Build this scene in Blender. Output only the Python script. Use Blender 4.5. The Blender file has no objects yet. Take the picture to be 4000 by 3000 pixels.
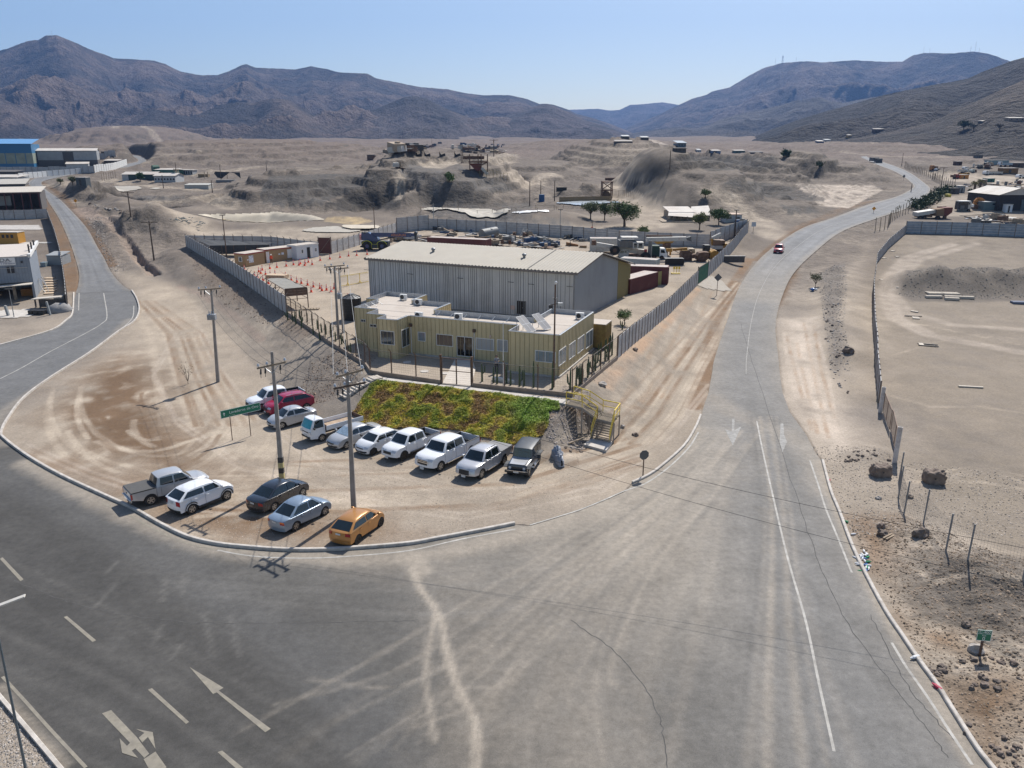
import bpy,bmesh,math,random
import numpy as np
from mathutils import Vector,Matrix
random.seed(7)
SC=bpy.context.scene
COL=SC.collection
R=math.radians
# ---------------------------------------------------------------- camera
F=3043.0;YH=580.0;PITCH=math.atan((1500-YH)/F);CH=22.7
cd=bpy.data.cameras.new("camera");cam=bpy.data.objects.new("camera",cd);COL.objects.link(cam)
cd.sensor_width=36;cd.lens=36*F/4000;cd.clip_start=0.5;cd.clip_end=40000
cam.location=(0,0,CH);cam.rotation_euler=(R(90)-PITCH,0,0)
SC.camera=cam
# ---------------------------------------------------------------- sky and sun
SUN_AZ=math.atan2(.43,.90);SUN_EL=R(47.5)
w=bpy.data.worlds.new("World");SC.world=w;w.use_nodes=True
nt=w.node_tree;nt.nodes.clear()
sky=nt.nodes.new('ShaderNodeTexSky');sky.sky_type='NISHITA';sky.sun_disc=False
sky.sun_elevation=SUN_EL;sky.sun_rotation=SUN_AZ;sky.altitude=300;sky.air_density=1.0;sky.dust_density=1.2;sky.ozone_density=1.2
bg=nt.nodes.new('ShaderNodeBackground');bg.inputs[1].default_value=0.096
wo=nt.nodes.new('ShaderNodeOutputWorld');nt.links.new(sky.outputs[0],bg.inputs[0]);nt.links.new(bg.outputs[0],wo.inputs[0])
sd_=bpy.data.lights.new("sun",'SUN');sun=bpy.data.objects.new("sun",sd_);COL.objects.link(sun)
sd_.energy=5.0;sd_.angle=R(0.53);sd_.color=(1,.955,.89)
sv=Vector((math.sin(SUN_AZ)*math.cos(SUN_EL),math.cos(SUN_AZ)*math.cos(SUN_EL),math.sin(SUN_EL)))
sun.rotation_euler=sv.to_track_quat('Z','Y').to_euler();sun.location=(30,60,90)
SC.view_settings.view_transform='Standard';SC.view_settings.look='None';SC.view_settings.exposure=0.34;SC.view_settings.gamma=1
SC.cycles.volume_bounces=0;SC.cycles.max_bounces=6;SC.cycles.transparent_max_bounces=16
# ---------------------------------------------------------------- pixel <-> world helpers (pixels of the 4000x3000 photograph)
CP,SP=math.cos(PITCH),math.sin(PITCH)
def ray(x,y):
 a=(x-2000)/F;b=(1500-y)/F
 return np.array([a,CP+b*SP,-SP+b*CP])
def gp(x,y,z=0.0):
 r=ray(x,y);t=(z-CH)/r[2];return np.array([r[0]*t,r[1]*t,z])
def zat(x,y,base):
 r=ray(x,y);return CH+r[2]*base[1]/r[1]
def Z(X,Y,s): return lambda x,y: (X+x/s,Y+y/s)
V=Z(0,0,.553);A1=Z(0,0,2.212);A2=Z(1000,0,2.212);A3=Z(2000,0,2.212);A4=Z(3000,0,2.212)
A5=Z(0,700,2.765);A6=Z(700,800,2.765);A7=Z(1300,800,2.765);A8=Z(2000,700,2.4578)
B1=Z(1300,1100,1.8433);B2=Z(900,1400,3.16);B3=Z(1100,1550,2.0109);B4=Z(400,1750,1.8433)
B5=Z(3000,700,2.212);B6=Z(3100,1400,2.37);B7=Z(3200,2000,1.659);B8=Z(0,2100,1.8433)
C1=Z(1380,860,5.53);C2=Z(2280,920,4.424);C4=Z(0,980,6.38);C5=Z(1700,880,3.687);C6=Z(2500,680,2.765);C7=Z(3640,560,5.183);C8=Z(400,640,3.687)
def ZL(z,*pts): return [z(*p) for p in pts]
# ---------------------------------------------------------------- noise
_rng=np.random.RandomState(3);_P=_rng.permutation(256);_P=np.concatenate([_P,_P,_P])
_G=_rng.uniform(0,2*np.pi,256);_GX,_GY=np.cos(_G),np.sin(_G)
def pn(x,y):
 xi=np.floor(x).astype(np.int64);yi=np.floor(y).astype(np.int64);xf=x-xi;yf=y-yi
 u=xf*xf*xf*(xf*(xf*6-15)+10);v=yf*yf*yf*(yf*(yf*6-15)+10)
 xi &= 255;yi &= 255
 def g(ix,iy,dx,dy):
  h=_P[_P[ix]+iy];return _GX[h]*dx+_GY[h]*dy
 n00=g(xi,yi,xf,yf);n10=g((xi+1)&255,yi,xf-1,yf);n01=g(xi,(yi+1)&255,xf,yf-1);n11=g((xi+1)&255,(yi+1)&255,xf-1,yf-1)
 return ((n00*(1-u)+n10*u)*(1-v)+(n01*(1-u)+n11*u)*v)*1.5
def fbm(x,y,o=4,gain=.5):
 s=0;a=1;t=0
 for i in range(o):
  s=s+a*pn(x+17.3*i,y-9.1*i);t += a;a *= gain;x=x*2.03;y=y*2.03
 return s/t
def ridged(x,y,o=5,gain=.5):
 s=0;a=1;t=0;w_=1
 for i in range(o):
  n=1-np.abs(pn(x+31.7*i,y+11.9*i))*1.6;n=n*n*np.sign(n);s=s+a*n*w_;w_=np.clip(n*1.6,0,1);t += a;a *= gain;x=x*2.07;y=y*2.07
 return s/t
def sstep(a,b,x):
 t=np.clip((x-a)/(b-a),0,1);return t*t*(3-2*t)
# ---------------------------------------------------------------- ground height
_Y=np.array([-1e5,85,112,450,700,1900,3000,12000]);_S=np.array([0,0,.04,.04,.018,.018,.010,.004])
_yy=np.concatenate([np.linspace(0,1000,2001),np.linspace(1010,12000,1100)])
_ss=np.interp(_yy,_Y,_S);_zz=np.concatenate([[0],np.cumsum((_ss[1:]+_ss[:-1])/2*np.diff(_yy))])
def base(y): return np.interp(y,_yy,_zz)
def gb(px,py,dz=0.0):
 r=ray(px,py);lo=None
 t=np.concatenate([np.linspace(5,600,3000),np.geomspace(600,9000,1500)])
 f=CH+r[2]*t-base(r[1]*t)-dz
 k=np.argmax(f < 0)
 if k == 0: k=len(t)-1
 t0,t1,f0,f1=t[k-1],t[k],f[k-1],f[k];tt=t0+(t1-t0)*f0/(f0-f1)
 return np.array([r[0]*tt,r[1]*tt,base(r[1]*tt)+dz])
def GBL(pts): return np.array([gb(*p)[:2] for p in pts])
def seg_dist(X,Y,pts,closed=False):
 """distance to polyline"""
 d=np.full(X.shape,1e9);n=len(pts)
 for i in range(n if closed else n-1):
  ax,ay=pts[i][:2];bx,by=pts[(i+1) % n][:2];dx,dy=bx-ax,by-ay;L2=dx*dx+dy*dy+1e-9
  t=np.clip(((X-ax)*dx+(Y-ay)*dy)/L2,0,1);q=(X-ax-t*dx)**2+(Y-ay-t*dy)**2
  d=np.minimum(d,q)
 return np.sqrt(d)
def inside(X,Y,pts):
 c=np.zeros(X.shape,bool);n=len(pts)
 for i in range(n):
  ax,ay=pts[i][:2];bx,by=pts[(i+1) % n][:2]
  if ay == by: continue
  m=((ay > Y) != (by > Y)) & (X < (bx-ax)*(Y-ay)/(by-ay)+ax);c ^= m
 return c
def sdist(X,Y,pts,margin):
 """signed distance, negative inside; far = margin"""
 P=np.array(pts)[:,:2];lo=P.min(0)-margin;hi=P.max(0)+margin
 out=np.full(X.shape,float(margin));m=(X > lo[0]) & (X < hi[0]) & (Y > lo[1]) & (Y < hi[1])
 if m.any():
  x,y=X[m],Y[m];d=seg_dist(x,y,P,True);s=inside(x,y,P);out[m]=np.where(s,-d,np.minimum(d,margin))
 return out
def ldist(X,Y,pts,margin):
 P=np.array(pts)[:,:2];lo=P.min(0)-margin;hi=P.max(0)+margin
 out=np.full(X.shape,float(margin));m=(X > lo[0]) & (X < hi[0]) & (Y > lo[1]) & (Y < hi[1])
 if m.any(): out[m]=np.minimum(seg_dist(X[m],Y[m],P),margin)
 return out
def smooth(pts,n=6):
 """Catmull-Rom through points"""
 P=[np.array(p,float) for p in pts];P=[2*P[0]-P[1]]+P+[2*P[-1]-P[-2]];o=[]
 for i in range(1,len(P)-2):
  for k in range(n):
   t=k/n;a,b,c,d=P[i-1],P[i],P[i+1],P[i+2]
   o.append(.5*((2*b)+(-a+c)*t+(2*a-5*b+4*c-d)*t*t+(-a+3*b-3*c+d)*t**3))
 o.append(P[-2]);return np.array(o)
# kerb lines and asphalt outline (pixels)
K1=[(512,1136),(532,1170),(541,1213),(521,1257),(459,1297),(343,1383),(199,1474),(90,1555),(27,1636),(0,1690),(12,1718),(108,1790),(235,1863),(400,1940),(508,1989),(617,2051),(725,2103),(834,2130),(942,2143),(1105,2155),(1268,2155),(1431,2145),(1600,2130),(1718,2109),(1899,2075),(2013,2052)]
K2=[(2474,1890),(2532,1863),(2586,1826),(2676,1745),(2721,1673),(2741,1624)]
K3=[(3208,1801),(3239,1919),(3272,2000),(3321,2133),(3381,2259),(3453,2392),(3513,2482),(3586,2591),(3652,2681),(3712,2778),(3803,2922),(3863,3000)]
K4=[(0,2713),(130,2865),(244,3000)]
K5=[(291,1145),(286,1224),(260,1253),(199,1293),(0,1350)]
k1=smooth(GBL(K1),5);k2=smooth(GBL(K2),4);k3=smooth(GBL(K3),3);k4=GBL(K4);k5=smooth(GBL(K5),4)
e=k3[-1]-k3[-2];e /= np.linalg.norm(e);k3=np.vstack([k3,k3[-1]+e*14])
e=k4[-1]-k4[0];e /= np.linalg.norm(e);k4=np.vstack([k4[0]-e*40,k4,k4[-1]+e*9])
e=k5[-1]-k5[-2];e /= np.linalg.norm(e);k5=np.vstack([k5,k5[-1]+e*40])
gapL=GBL([(2070,2056),(2170,2026),(2260,1998),(2350,1962),(2441,1922)])
Lr=[(2745,1600),(2767,1537),(2794,1392),(2848,1230),(2893,1112),(2966,1013),(3055,940),(3146,886),(3255,850),(3400,796),(3526,760),(3560,732)]
Rr=[(3186,1770),(3150,1700),(3085,1610),(3058,1537),(3040,1392),(3030,1266),(3056,1157),(3101,1067),(3183,985),(3291,904),(3436,850),(3544,814),(3625,745)]
JR=GBL([(3186,1770),(3150,1700),(3085,1610),(3058,1537)])
junction=np.vstack([k4,[[k4[-1][0]+8,2],[k3[-1][0],2]],k3[::-1],JR,GBL([(2767,1537),(2745,1600)]),k2[::-1],gapL[::-1],k1[::-1],
GBL([(300,1145)]),k5[1:],[[-130,k5[-1][1]],[-130,k4[0][1]]]])
rroadL=smooth(GBL([(2767,1537),(2781,1460),(2794,1392),(2848,1230),(2893,1112),(2966,1013),(3055,940),(3146,886),(3255,850),(3400,796),(3500,768),(3560,738),(3566,722),(3536,695),(3490,668),(3430,645),(3375,620),(3362,612)]),8)
rroadR=smooth(GBL([(3058,1537),(3047,1460),(3040,1392),(3030,1266),(3056,1157),(3101,1067),(3183,985),(3291,904),(3436,850),(3544,814),(3612,775),(3634,738),(3600,706),(3555,675),(3500,650),(3440,630),(3395,616),(3385,610)]),8)
lroadL=smooth(GBL([(296,1145),(306,1110),(308,1062),(288,990),(266,931),(231,855),(195,798),(160,747),(112,722),(118,706),(150,692),(235,676),(330,662),(440,650),(505,638),(540,628),(520,612),(480,604)]),8)
lroadR=smooth(GBL([(512,1136),(474,1110),(434,1062),(405,1005),(383,968),(340,892),(289,834),(235,780),(188,747),(166,724),(168,709),(215,696),(300,680),(400,664),(510,652),(562,638),(570,622),(540,608),(490,600)]),8)
ROADS=[np.vstack([rroadL,rroadR[::-1]]),np.vstack([lroadL,lroadR[::-1]])]
# compound platform outline (pixel, height of the ground there)
def pz(p,z): return gp(p[0],p[1],z)[:2]
PLAT=np.array([pz(B1(290,706),2.6),pz(B1(1690,884),2.6),pz(B1(1760,830),2.6),pz((2411,1403),2.6),pz((2726,1118),2.0),pz((2765,1088),2.1),pz((2918,934),3.2),
 pz((2773,950),4.2),pz((2415,940),4.3),pz((1674,894),4.5),pz((1548,903),4.4),pz((1300,975),4.0),pz((1224,985),3.8),pz((1058,968),3.6),pz((725,964),3.4),pz((1119,1228),2.6),pz((1424,1452),2.6)])
def plat_z(x,y):
 return 2.6+(.018+.010*sstep(-40,0,x))*np.clip(y-100,0,200)-.065*np.clip(x-7,0,14)*sstep(72,92,y)*(1-sstep(150,175,y))
def px_blob(cx,yf,wpx,ytop,depth,q=1.0,rot=0):
 """hill: pixel of its foot centre, pixel width, pixel row of its top, depth in metres"""
 p=gb(cx,yf);d=p[1];hw=wpx/2*d/F*1.3;depth=depth*1.5;c=p[:2]+np.array([p[0]/d,1])*depth/2
 r=ray(cx,ytop);zt=CH+r[2]*c[1]/r[1]
 return (c[0],c[1],hw,depth/2,max(.2,1.15*(zt-base(c[1]))),q)
BLOBS=[px_blob(*a) for a in [
(1300,835,760,668,95,.45),(1760,850,640,640,110,.6),(1760,700,560,598,120,.5),(1450,680,500,640,90,.6),
(2420,690,560,560,150,.8),(2100,720,420,640,90,.7),(2640,860,520,660,100,.7),(2330,830,330,740,60,.6),(2900,760,300,670,80,.6),
(900,660,1500,556,220,.9),(2950,640,420,612,90,.5),(3080,700,260,622,60,.5),(3250,720,300,655,70,.6),
(3000,860,330,800,35,.6),(2850,820,250,762,35,.5),(3150,830,220,790,30,.5),(2980,905,240,870,18,.6),
(620,920,520,845,22,.6),(450,850,240,800,30,.5),(320,790,200,735,30,.6),(760,800,300,760,26,.5),(1000,870,200,815,22,.6),(1180,880,330,838,16,.6),
(700,735,230,712,24,.5),(1000,745,170,700,30,.6),(850,840,330,812,18,.5),(560,905,180,870,10,.6),
(2560,790,240,700,36,.5),(1900,905,560,842,26,.5),(2130,890,330,836,22,.5),(2000,800,300,735,50,.6),
(3760,690,420,640,60,.6),(3700,1160,420,1110,14,.4),(4050,1165,500,1108,16,.4),(3850,830,300,800,18,.5),(3500,700,150,670,40,.6),(2400,600,900,556,260,.8),
(560,560,500,500,300,.8),(3300,600,700,560,200,.8)]]
# long banks and ditches: pixel polyline, width m, height m
BERMS=[(GBL(a),w_,h_) for a,w_,h_ in [
(ZL(A5,(960,430),(1100,700),(1200,900),(1380,1010)),7,1.3),(ZL(A5,(1090,450),(1300,610),(1440,760),(1540,920),(1660,1030)),1.3,-1.3),
(ZL(A5,(620,70),(760,120),(950,200),(1100,230)),8,2.0),(ZL(A5,(1600,400),(1780,560),(1950,650)),8,1.5),(ZL(A5,(1100,230),(1300,300),(1400,380)),7,1.6),
(ZL(A5,(1180,175),(1480,215)),5,-2),(ZL(A5,(1700,300),(1930,300)),4,-2),(ZL(A5,(1900,850),(2100,960),(2212,1100)),6,1.0),
(ZL(B5,(640,740),(620,1000),(590,1250),(640,1500)),7,.9),(ZL(A6,(480,150),(900,230),(1100,240)),7,1.5),
(ZL(B6,(420,860),(620,900),(780,870)),1.8,.35),(ZL(B7,(560,180),(800,300),(1000,430),(1327,480)),5,.8),(ZL(B7,(480,540),(760,720),(1050,700)),3,.5),
(ZL(B7,(850,1150),(1100,1250),(1327,1350)),4,.7),(ZL(B7,(1000,980),(1200,930),(1327,990)),3,.6),
(ZL(A2,(640,1770),(900,1790),(1200,1770)),9,-2.5),
(ZL(A3,(1400,1370),(1800,1400),(2212,1440)),16,5),(ZL(A3,(950,1590),(1200,1570),(1300,1640)),9,-3),
(ZL(C6,(900,60),(1250,120),(1650,150),(2000,240)),10,2.2),(ZL(C6,(1650,320),(1870,330)),4,-1.5),(ZL(C6,(1350,300),(1500,300)),8,1.5),
(ZL(A4,(150,1600),(350,1640)),8,2),(ZL(A4,(180,1545),(320,1530)),7,-2),(ZL(A4,(620,1540),(740,1550)),7,-2),(ZL(A4,(840,1500),(930,1440)),6,2),([(3600,1115),(3800,1112),(4400,1120)],9,2.4)]]
PITS=[]
def height(X,Y):
 X=np.asarray(X,float);Y=np.asarray(Y,float);shp=X.shape;X=X.ravel();Y=Y.ravel()
 b=base(Y);h=b.copy()
 rough=sstep(95,150,Y)*.9
 # calm areas: parking island, right lot, compound, yard on the right, left yard
 for q in CALM:
  d=sdist(X,Y,q,12);rough=rough*sstep(-1,11,d)
 for (cx,cy,rx,ry,hh,q) in BLOBS:
  m=(np.abs(X-cx) < rx*1.15) & (np.abs(Y-cy) < ry*1.15)
  if m.any():
   x,y=X[m],Y[m];wv=1+.20*pn(x/17+cx,y/17)+.05*pn(x/4+cx,y/4)
   r2=(((x-cx)/rx)**2+((y-cy)/ry)**2)*wv
   s=np.clip(1-r2,0,1);s=1-(1-s)**(1+1.2*(1-q));h[m] += hh*(.5*s**1.25+.5*s*s*(3-2*s))*(1+.07*ridged(x/20+cx,y/20,3))
 for P,w_,hh in BERMS:
  d=ldist(X,Y,P,w_)
  m=d < w_
  if m.any():
   x,y=X[m],Y[m];t=1-d[m]/w_;h[m] += hh*(t*t*(3-2*t) if hh > 0 else np.clip(t*2.2,0,1))*(1+.35*pn(x/4,y/4))
 for c,r_,hh in PITS:
  d=np.hypot(X-c[0],(Y-c[1])/2.0);h += hh*(1-sstep(r_*.6,r_,d))
 far=1-sstep(1200,2500,Y)
 n=ridged(X/60+3,Y/60,3)*1.9+fbm(X/15,Y/15,4)*1.3+ridged(X/6.5,Y/6.5,3)*.35
 n=n+.35*fbm(X/3.2,Y/3.2,3)*(1-sstep(300,600,Y));h += rough*(n-1.2)*far+14*sstep(650,1200,Y)*fbm(X/320+4,Y/320,4)*(.55+.45*sstep(200,400,Y))
 rel=h-b;st_=2.4;fl=np.floor(rel/st_);fr=rel/st_-fl;tr=st_*(fl+sstep(.30+.25*pn(X/25,Y/25),.62+.25*pn(X/25,Y/25),fr));kt=(.30+.45*sstep(1.5,4,rel))*sstep(.35,.8,rough)*(1-sstep(500,900,Y));h=h*(1-kt)+(b+tr)*kt
 h += .10*rough*fbm(X/1.6,Y/1.6,3)*(1-sstep(220,400,Y))
 h += .05*fbm(X/2.2,Y/2.2,3)*sstep(0,.5,np.minimum(sdist(X,Y,junction,3),3))
 for q in FLATS:
  d=sdist(X,Y,q,9);k=1-sstep(0,8,d);h=h*(1-k)+(b+.3)*k
 # rubble strip in the right foreground
 g=sdist(X,Y,RUBBLE,5);rb=1-sstep(-3,0,g)
 h += rb*(.25*ridged(X/2.6,Y/2.6,4)+.5*fbm(X/4,Y/4,3)+.05*fbm(X/.35,Y/.35,2)-.05)
 # the compound's raised platform, its banks 6.5 m wide
 d=sdist(X,Y,PLAT,9)
 wd=np.where(X > 5,5.0,6.8)+.5*pn(X/3,Y/3)
 k=1-np.clip(d/wd,0,1);k=k*k*(3-2*k)*.35+k*.65
 m=d < 9
 bank=np.where((d > .4) & (d < wd-.2),.16*fbm(X/.9,Y/.9,3)+.1*fbm(X/2.6,Y/2.6,2),0)
 h=np.where(m,h*(1-k)+(plat_z(X,Y)+bank*(1 if True else 0))*k,h)
 # smooth yard on right plateau is lower bank
 for q in [junction]+ROADS:
  d=sdist(X,Y,q,8)
  k=1-sstep(0,7,d);hr=b+.02
  h=np.where(d < 7,h*(1-k)+hr*k,h)
  h=np.where(d < .05,b-.15,h)
 d=sdist(X,Y,STAIR,2.2);k=1-sstep(-.2,2.0,d);h=np.where(d < 2.2,h*(1-k)+np.minimum(h,.03)*k,h)
 d=sdist(X,Y,PONDP,1);h=h-np.where(d < 0,2.6*sstep(0,4.5,-d),0)
 return h.reshape(shp)
CALM=[np.vstack([k1,gapL,k2,GBL([(2767,1537),(2794,1392),(2848,1230),(2600,1300),(2450,1500),(1500,1700),(1180,1480),(700,1096),(560,1060),(512,1100)])]),
  GBL([(3440,1560),(3425,1380),(3410,1152),(3423,1040),(3536,915),(4400,930),(5200,2200),(4000,2250),(3700,2050)]),
  GBL([(3580,905),(3500,860),(3600,780),(3700,700),(4000,640),(4400,640),(4400,920)]),
  PLAT,GBL([(-800,1350),(0,1340),(290,1240),(290,1150),(240,1000),(190,840),(150,760),(90,700),(-700,720)]),
  GBL([(2080,880),(2400,935),(2900,900),(3000,880),(2700,850),(2560,780),(2420,700),(2330,720),(2480,800),(2300,830)]),
  GBL([(420,800),(760,905),(900,1000),(1300,960),(1560,890),(1480,820),(1300,850),(1100,855),(900,825)]),
  GBL([(2840,1050),(3200,900),(2900,880),(2760,910)])]
STAIR=np.array([gp(*B1(x,y),.2)[:2] for x,y in ((1800,1130),(1860,1075),(2040,1095),(2040,1240),(1780,1240))])
FLATS=[GBL(ZL(A6,(190,122),(420,104),(880,88),(1250,100),(1600,150),(1640,190),(1200,215),(700,215),(360,175))),GBL(ZL(A6,(1300,290),(1450,240),(1900,228),(2180,240),(2160,290),(1900,300),(1500,312))),GBL(ZL(A7,(940,72),(1050,30),(1300,40),(1920,55),(1900,100),(1400,104),(1100,90))),GBL(ZL(A8,(410,240),(440,195),(1000,188),(1060,235),(850,250),(540,252))),GBL(ZL(C8,(165,325),(560,322),(600,370),(180,366))),GBL(ZL(A8,(0,330),(0,305),(400,295),(420,325)))]
PONDP=GBL(ZL(A6,(210,120),(420,112),(880,98),(1000,92),(1250,110),(1420,130),(1560,175),(1300,185),(960,205),(560,190),(380,155)))
RUBBLE=GBL([(3330,2080),(3440,2030),(3650,2080),(3900,2150),(4600,2300),(4900,3300),(3900,3200),(3760,2820),(3600,2590),(3430,2330)])
HG=None
def hfast(X,Y):
 X=np.asarray(X,float);Y=np.asarray(Y,float)
 if HG is None: return height(X,Y)
 a0,da,rr_,Hg=HG;r_=np.hypot(X,Y);a=(np.arctan2(X,Y)-a0)/da
 if (a < 0).any() or (a > Hg.shape[1]-1.001).any() or (r_ < rr_[0]).any(): return height(X,Y)
 j=a.astype(int);u=a-j;i=np.clip(np.searchsorted(rr_,r_)-1,0,len(rr_)-2);v=np.clip((r_-rr_[i])/(rr_[i+1]-rr_[i]),0,1)
 return (Hg[i,j]*(1-u)+Hg[i,j+1]*u)*(1-v)+(Hg[i+1,j]*(1-u)+Hg[i+1,j+1]*u)*v
def H1(x,y): return float(hfast(np.array([x]),np.array([y]))[0])
_bvh=[]
def hill_cast(r):
 d=Vector(r).normalized();best=None
 for t in _bvh:
  h=t.ray_cast(Vector((0,0,CH)),d)
  if h[0] is not None and (best is None or h[3] < best[1]): best=(h[0],h[3])
 return best[0] if best else None
def G(px,py,dz=0.0):
 """where the pixel's ray meets the ground"""
 r=ray(px,py);hit=hill_cast(r);ts=_tc
 for it in range(3):
  f=CH+r[2]*ts-hfast(r[0]*ts,r[1]*ts)-dz;k=int(np.argmax(f < 0))
  if it == 0 and (k == 0 or (hit is not None and hit.y < r[1]*ts[k])):
   if hit is not None: return hit
  k=max(k,1);t0,t1=ts[k-1],ts[k];ts=np.linspace(t0,t1,14)
 u=f[k-1]/(f[k-1]-f[k]+1e-9);t=t0+(t1-t0)*min(max(u,0),1);x,y=r[0]*t,r[1]*t
 return Vector((x,y,H1(x,y)))
_tc=np.concatenate([np.linspace(20,130,280),np.geomspace(131,2600,420)])
# ---------------------------------------------------------------- object helpers
def tag(o,label=None,cat=None,group=None,kind=None):
 if label: o['label']=label
 if cat: o['category']=cat
 if group: o['group']=group
 if kind: o['kind']=kind
 return o
def empty(name,loc,rz=0.0,label=None,cat=None,group=None,rot=None):
 o=bpy.data.objects.new(name,None);COL.objects.link(o);o.location=loc;o.rotation_euler=rot or (0,0,rz);o.empty_display_size=.3
 return tag(o,label,cat,group)
def copy_tree(o,parent=None,skip=()):
 c=o.copy();COL.objects.link(c)
 if parent is not None: c.parent=parent
 for ch in list(o.children): copy_tree(ch,c)
 return c
class MB:
 """collects shapes into ONE mesh"""
 def __init__(s): s.v=[];s.f=[];s.m=[];s.M=Matrix.Identity(4);s.mi=0
 def add(s,vs,fs,mi=None):
  n=len(s.v);s.v += [tuple(s.M @ Vector(p)) for p in vs]
  for f in fs: s.f.append(tuple(i+n for i in f));s.m.append(s.mi if mi is None else mi)
  return s
 def box(s,c,d,rz=0,mi=None,M=None):
  x,y,z=d[0]/2,d[1]/2,d[2]/2
  vs=[(-x,-y,-z),(x,-y,-z),(x,y,-z),(-x,y,-z),(-x,-y,z),(x,-y,z),(x,y,z),(-x,y,z)]
  T=M or (Matrix.Translation(c) @ Matrix.Rotation(rz,4,'Z'))
  return s.add([T @ Vector(p) for p in vs],[(0,3,2,1),(4,5,6,7),(0,1,5,4),(1,2,6,5),(2,3,7,6),(3,0,4,7)],mi)
 def bx(s,x0,x1,y0,y1,z0,z1,mi=None): return s.box(((x0+x1)/2,(y0+y1)/2,(z0+z1)/2),(x1-x0,y1-y0,z1-z0),mi=mi)
 def quad(s,a,b,c,d,mi=None): return s.add([a,b,c,d],[(0,1,2,3)],mi)
 def cyl(s,a,b,r0,r1=None,n=10,cap=True,mi=None):
  r1=r0 if r1 is None else r1;a=Vector(a);b=Vector(b);d=(b-a)
  if d.length < 1e-6: return s
  q=d.to_track_quat('Z','Y').to_matrix();vs=[]
  for (c,r_) in ((a,r0),(b,r1)):
   for k in range(n): t=2*math.pi*k/n;vs.append(c+q @ Vector((r_*math.cos(t),r_*math.sin(t),0)))
  fs=[(k,(k+1) % n,n+(k+1) % n,n+k) for k in range(n)]
  if cap: fs += [tuple(range(n-1,-1,-1)),tuple(range(n,2*n))]
  return s.add(vs,fs,mi)
 def bar(s,a,b,w_,h_=None,mi=None):
  """square bar between two points"""
  h_=h_ or w_;a=Vector(a);b=Vector(b);d=b-a;L=d.length
  if L < 1e-6: return s
  q=d.to_track_quat('X','Z').to_matrix().to_4x4()
  return s.box((0,0,0),(L,w_,h_),mi=mi,M=Matrix.Translation((a+b)/2) @ q)
 def prism(s,poly,z0,z1,mi=None):
  """plan polygon (counter-clockwise) pulled up from z0 to z1"""
  n=len(poly);vs=[(p[0],p[1],z0) for p in poly]+[(p[0],p[1],z1) for p in poly]
  return s.add(vs,[tuple(range(n-1,-1,-1)),tuple(range(n,2*n))]+[(k,(k+1)%n,n+(k+1)%n,n+k) for k in range(n)],mi)
 def side(s,poly,y0,y1,mi=None):
  """(x,z) polygon pulled along y"""
  n=len(poly);vs=[(p[0],y0,p[1]) for p in poly]+[(p[0],y1,p[1]) for p in poly]
  return s.add(vs,[tuple(range(n)),tuple(range(2*n-1,n-1,-1))]+[((k+1)%n,k,n+k,n+(k+1)%n) for k in range(n)],mi)
 def ball(s,c,r_,sz=1.0,n=8,m=5,jit=0,mi=None,sx=1.0,sy=1.0,seed=0):
  rg=random.Random(seed);vs=[(c[0],c[1],c[2]+r_*sz)]
  for i in range(1,m):
   a=math.pi*i/m
   for k in range(n):
    t=2*math.pi*k/n;q=1+rg.uniform(-jit,jit);vs.append((c[0]+sx*r_*q*math.sin(a)*math.cos(t),c[1]+sy*r_*q*math.sin(a)*math.sin(t),c[2]+r_*sz*q*math.cos(a)))
  vs.append((c[0],c[1],c[2]-r_*sz));fs=[(0,1+k,1+(k+1)%n) for k in range(n)]
  for i in range(m-2):
   for k in range(n): fs.append((1+i*n+k,1+(i+1)*n+k,1+(i+1)*n+(k+1)%n,1+i*n+(k+1)%n))
  L=len(vs)-1;fs += [(L,1+(m-2)*n+(k+1)%n,1+(m-2)*n+k) for k in range(n)]
  return s.add(vs,fs,mi)
 def mesh(s,name,mats,smooth=None):
  me=bpy.data.meshes.new(name);me.from_pydata(s.v,[],s.f)
  for m in (mats if isinstance(mats,(list,tuple)) else [mats]): me.materials.append(m)
  me.polygons.foreach_set('material_index',s.m)
  if smooth is not None:
   me.polygons.foreach_set('use_smooth',[True]*len(s.f));me.set_sharp_from_angle(angle=R(smooth))
  me.update();return me
 def build(s,name,mats,parent=None,smooth=None,loc=None,bevel=0):
  o=bpy.data.objects.new(name,s.mesh(name,mats,smooth));COL.objects.link(o)
  if parent is not None: o.parent=parent
  if loc is not None: o.location=loc
  if bevel:
   b=o.modifiers.new('bevel','BEVEL');b.width=bevel;b.segments=2;b.limit_method='ANGLE'
  return o
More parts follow.
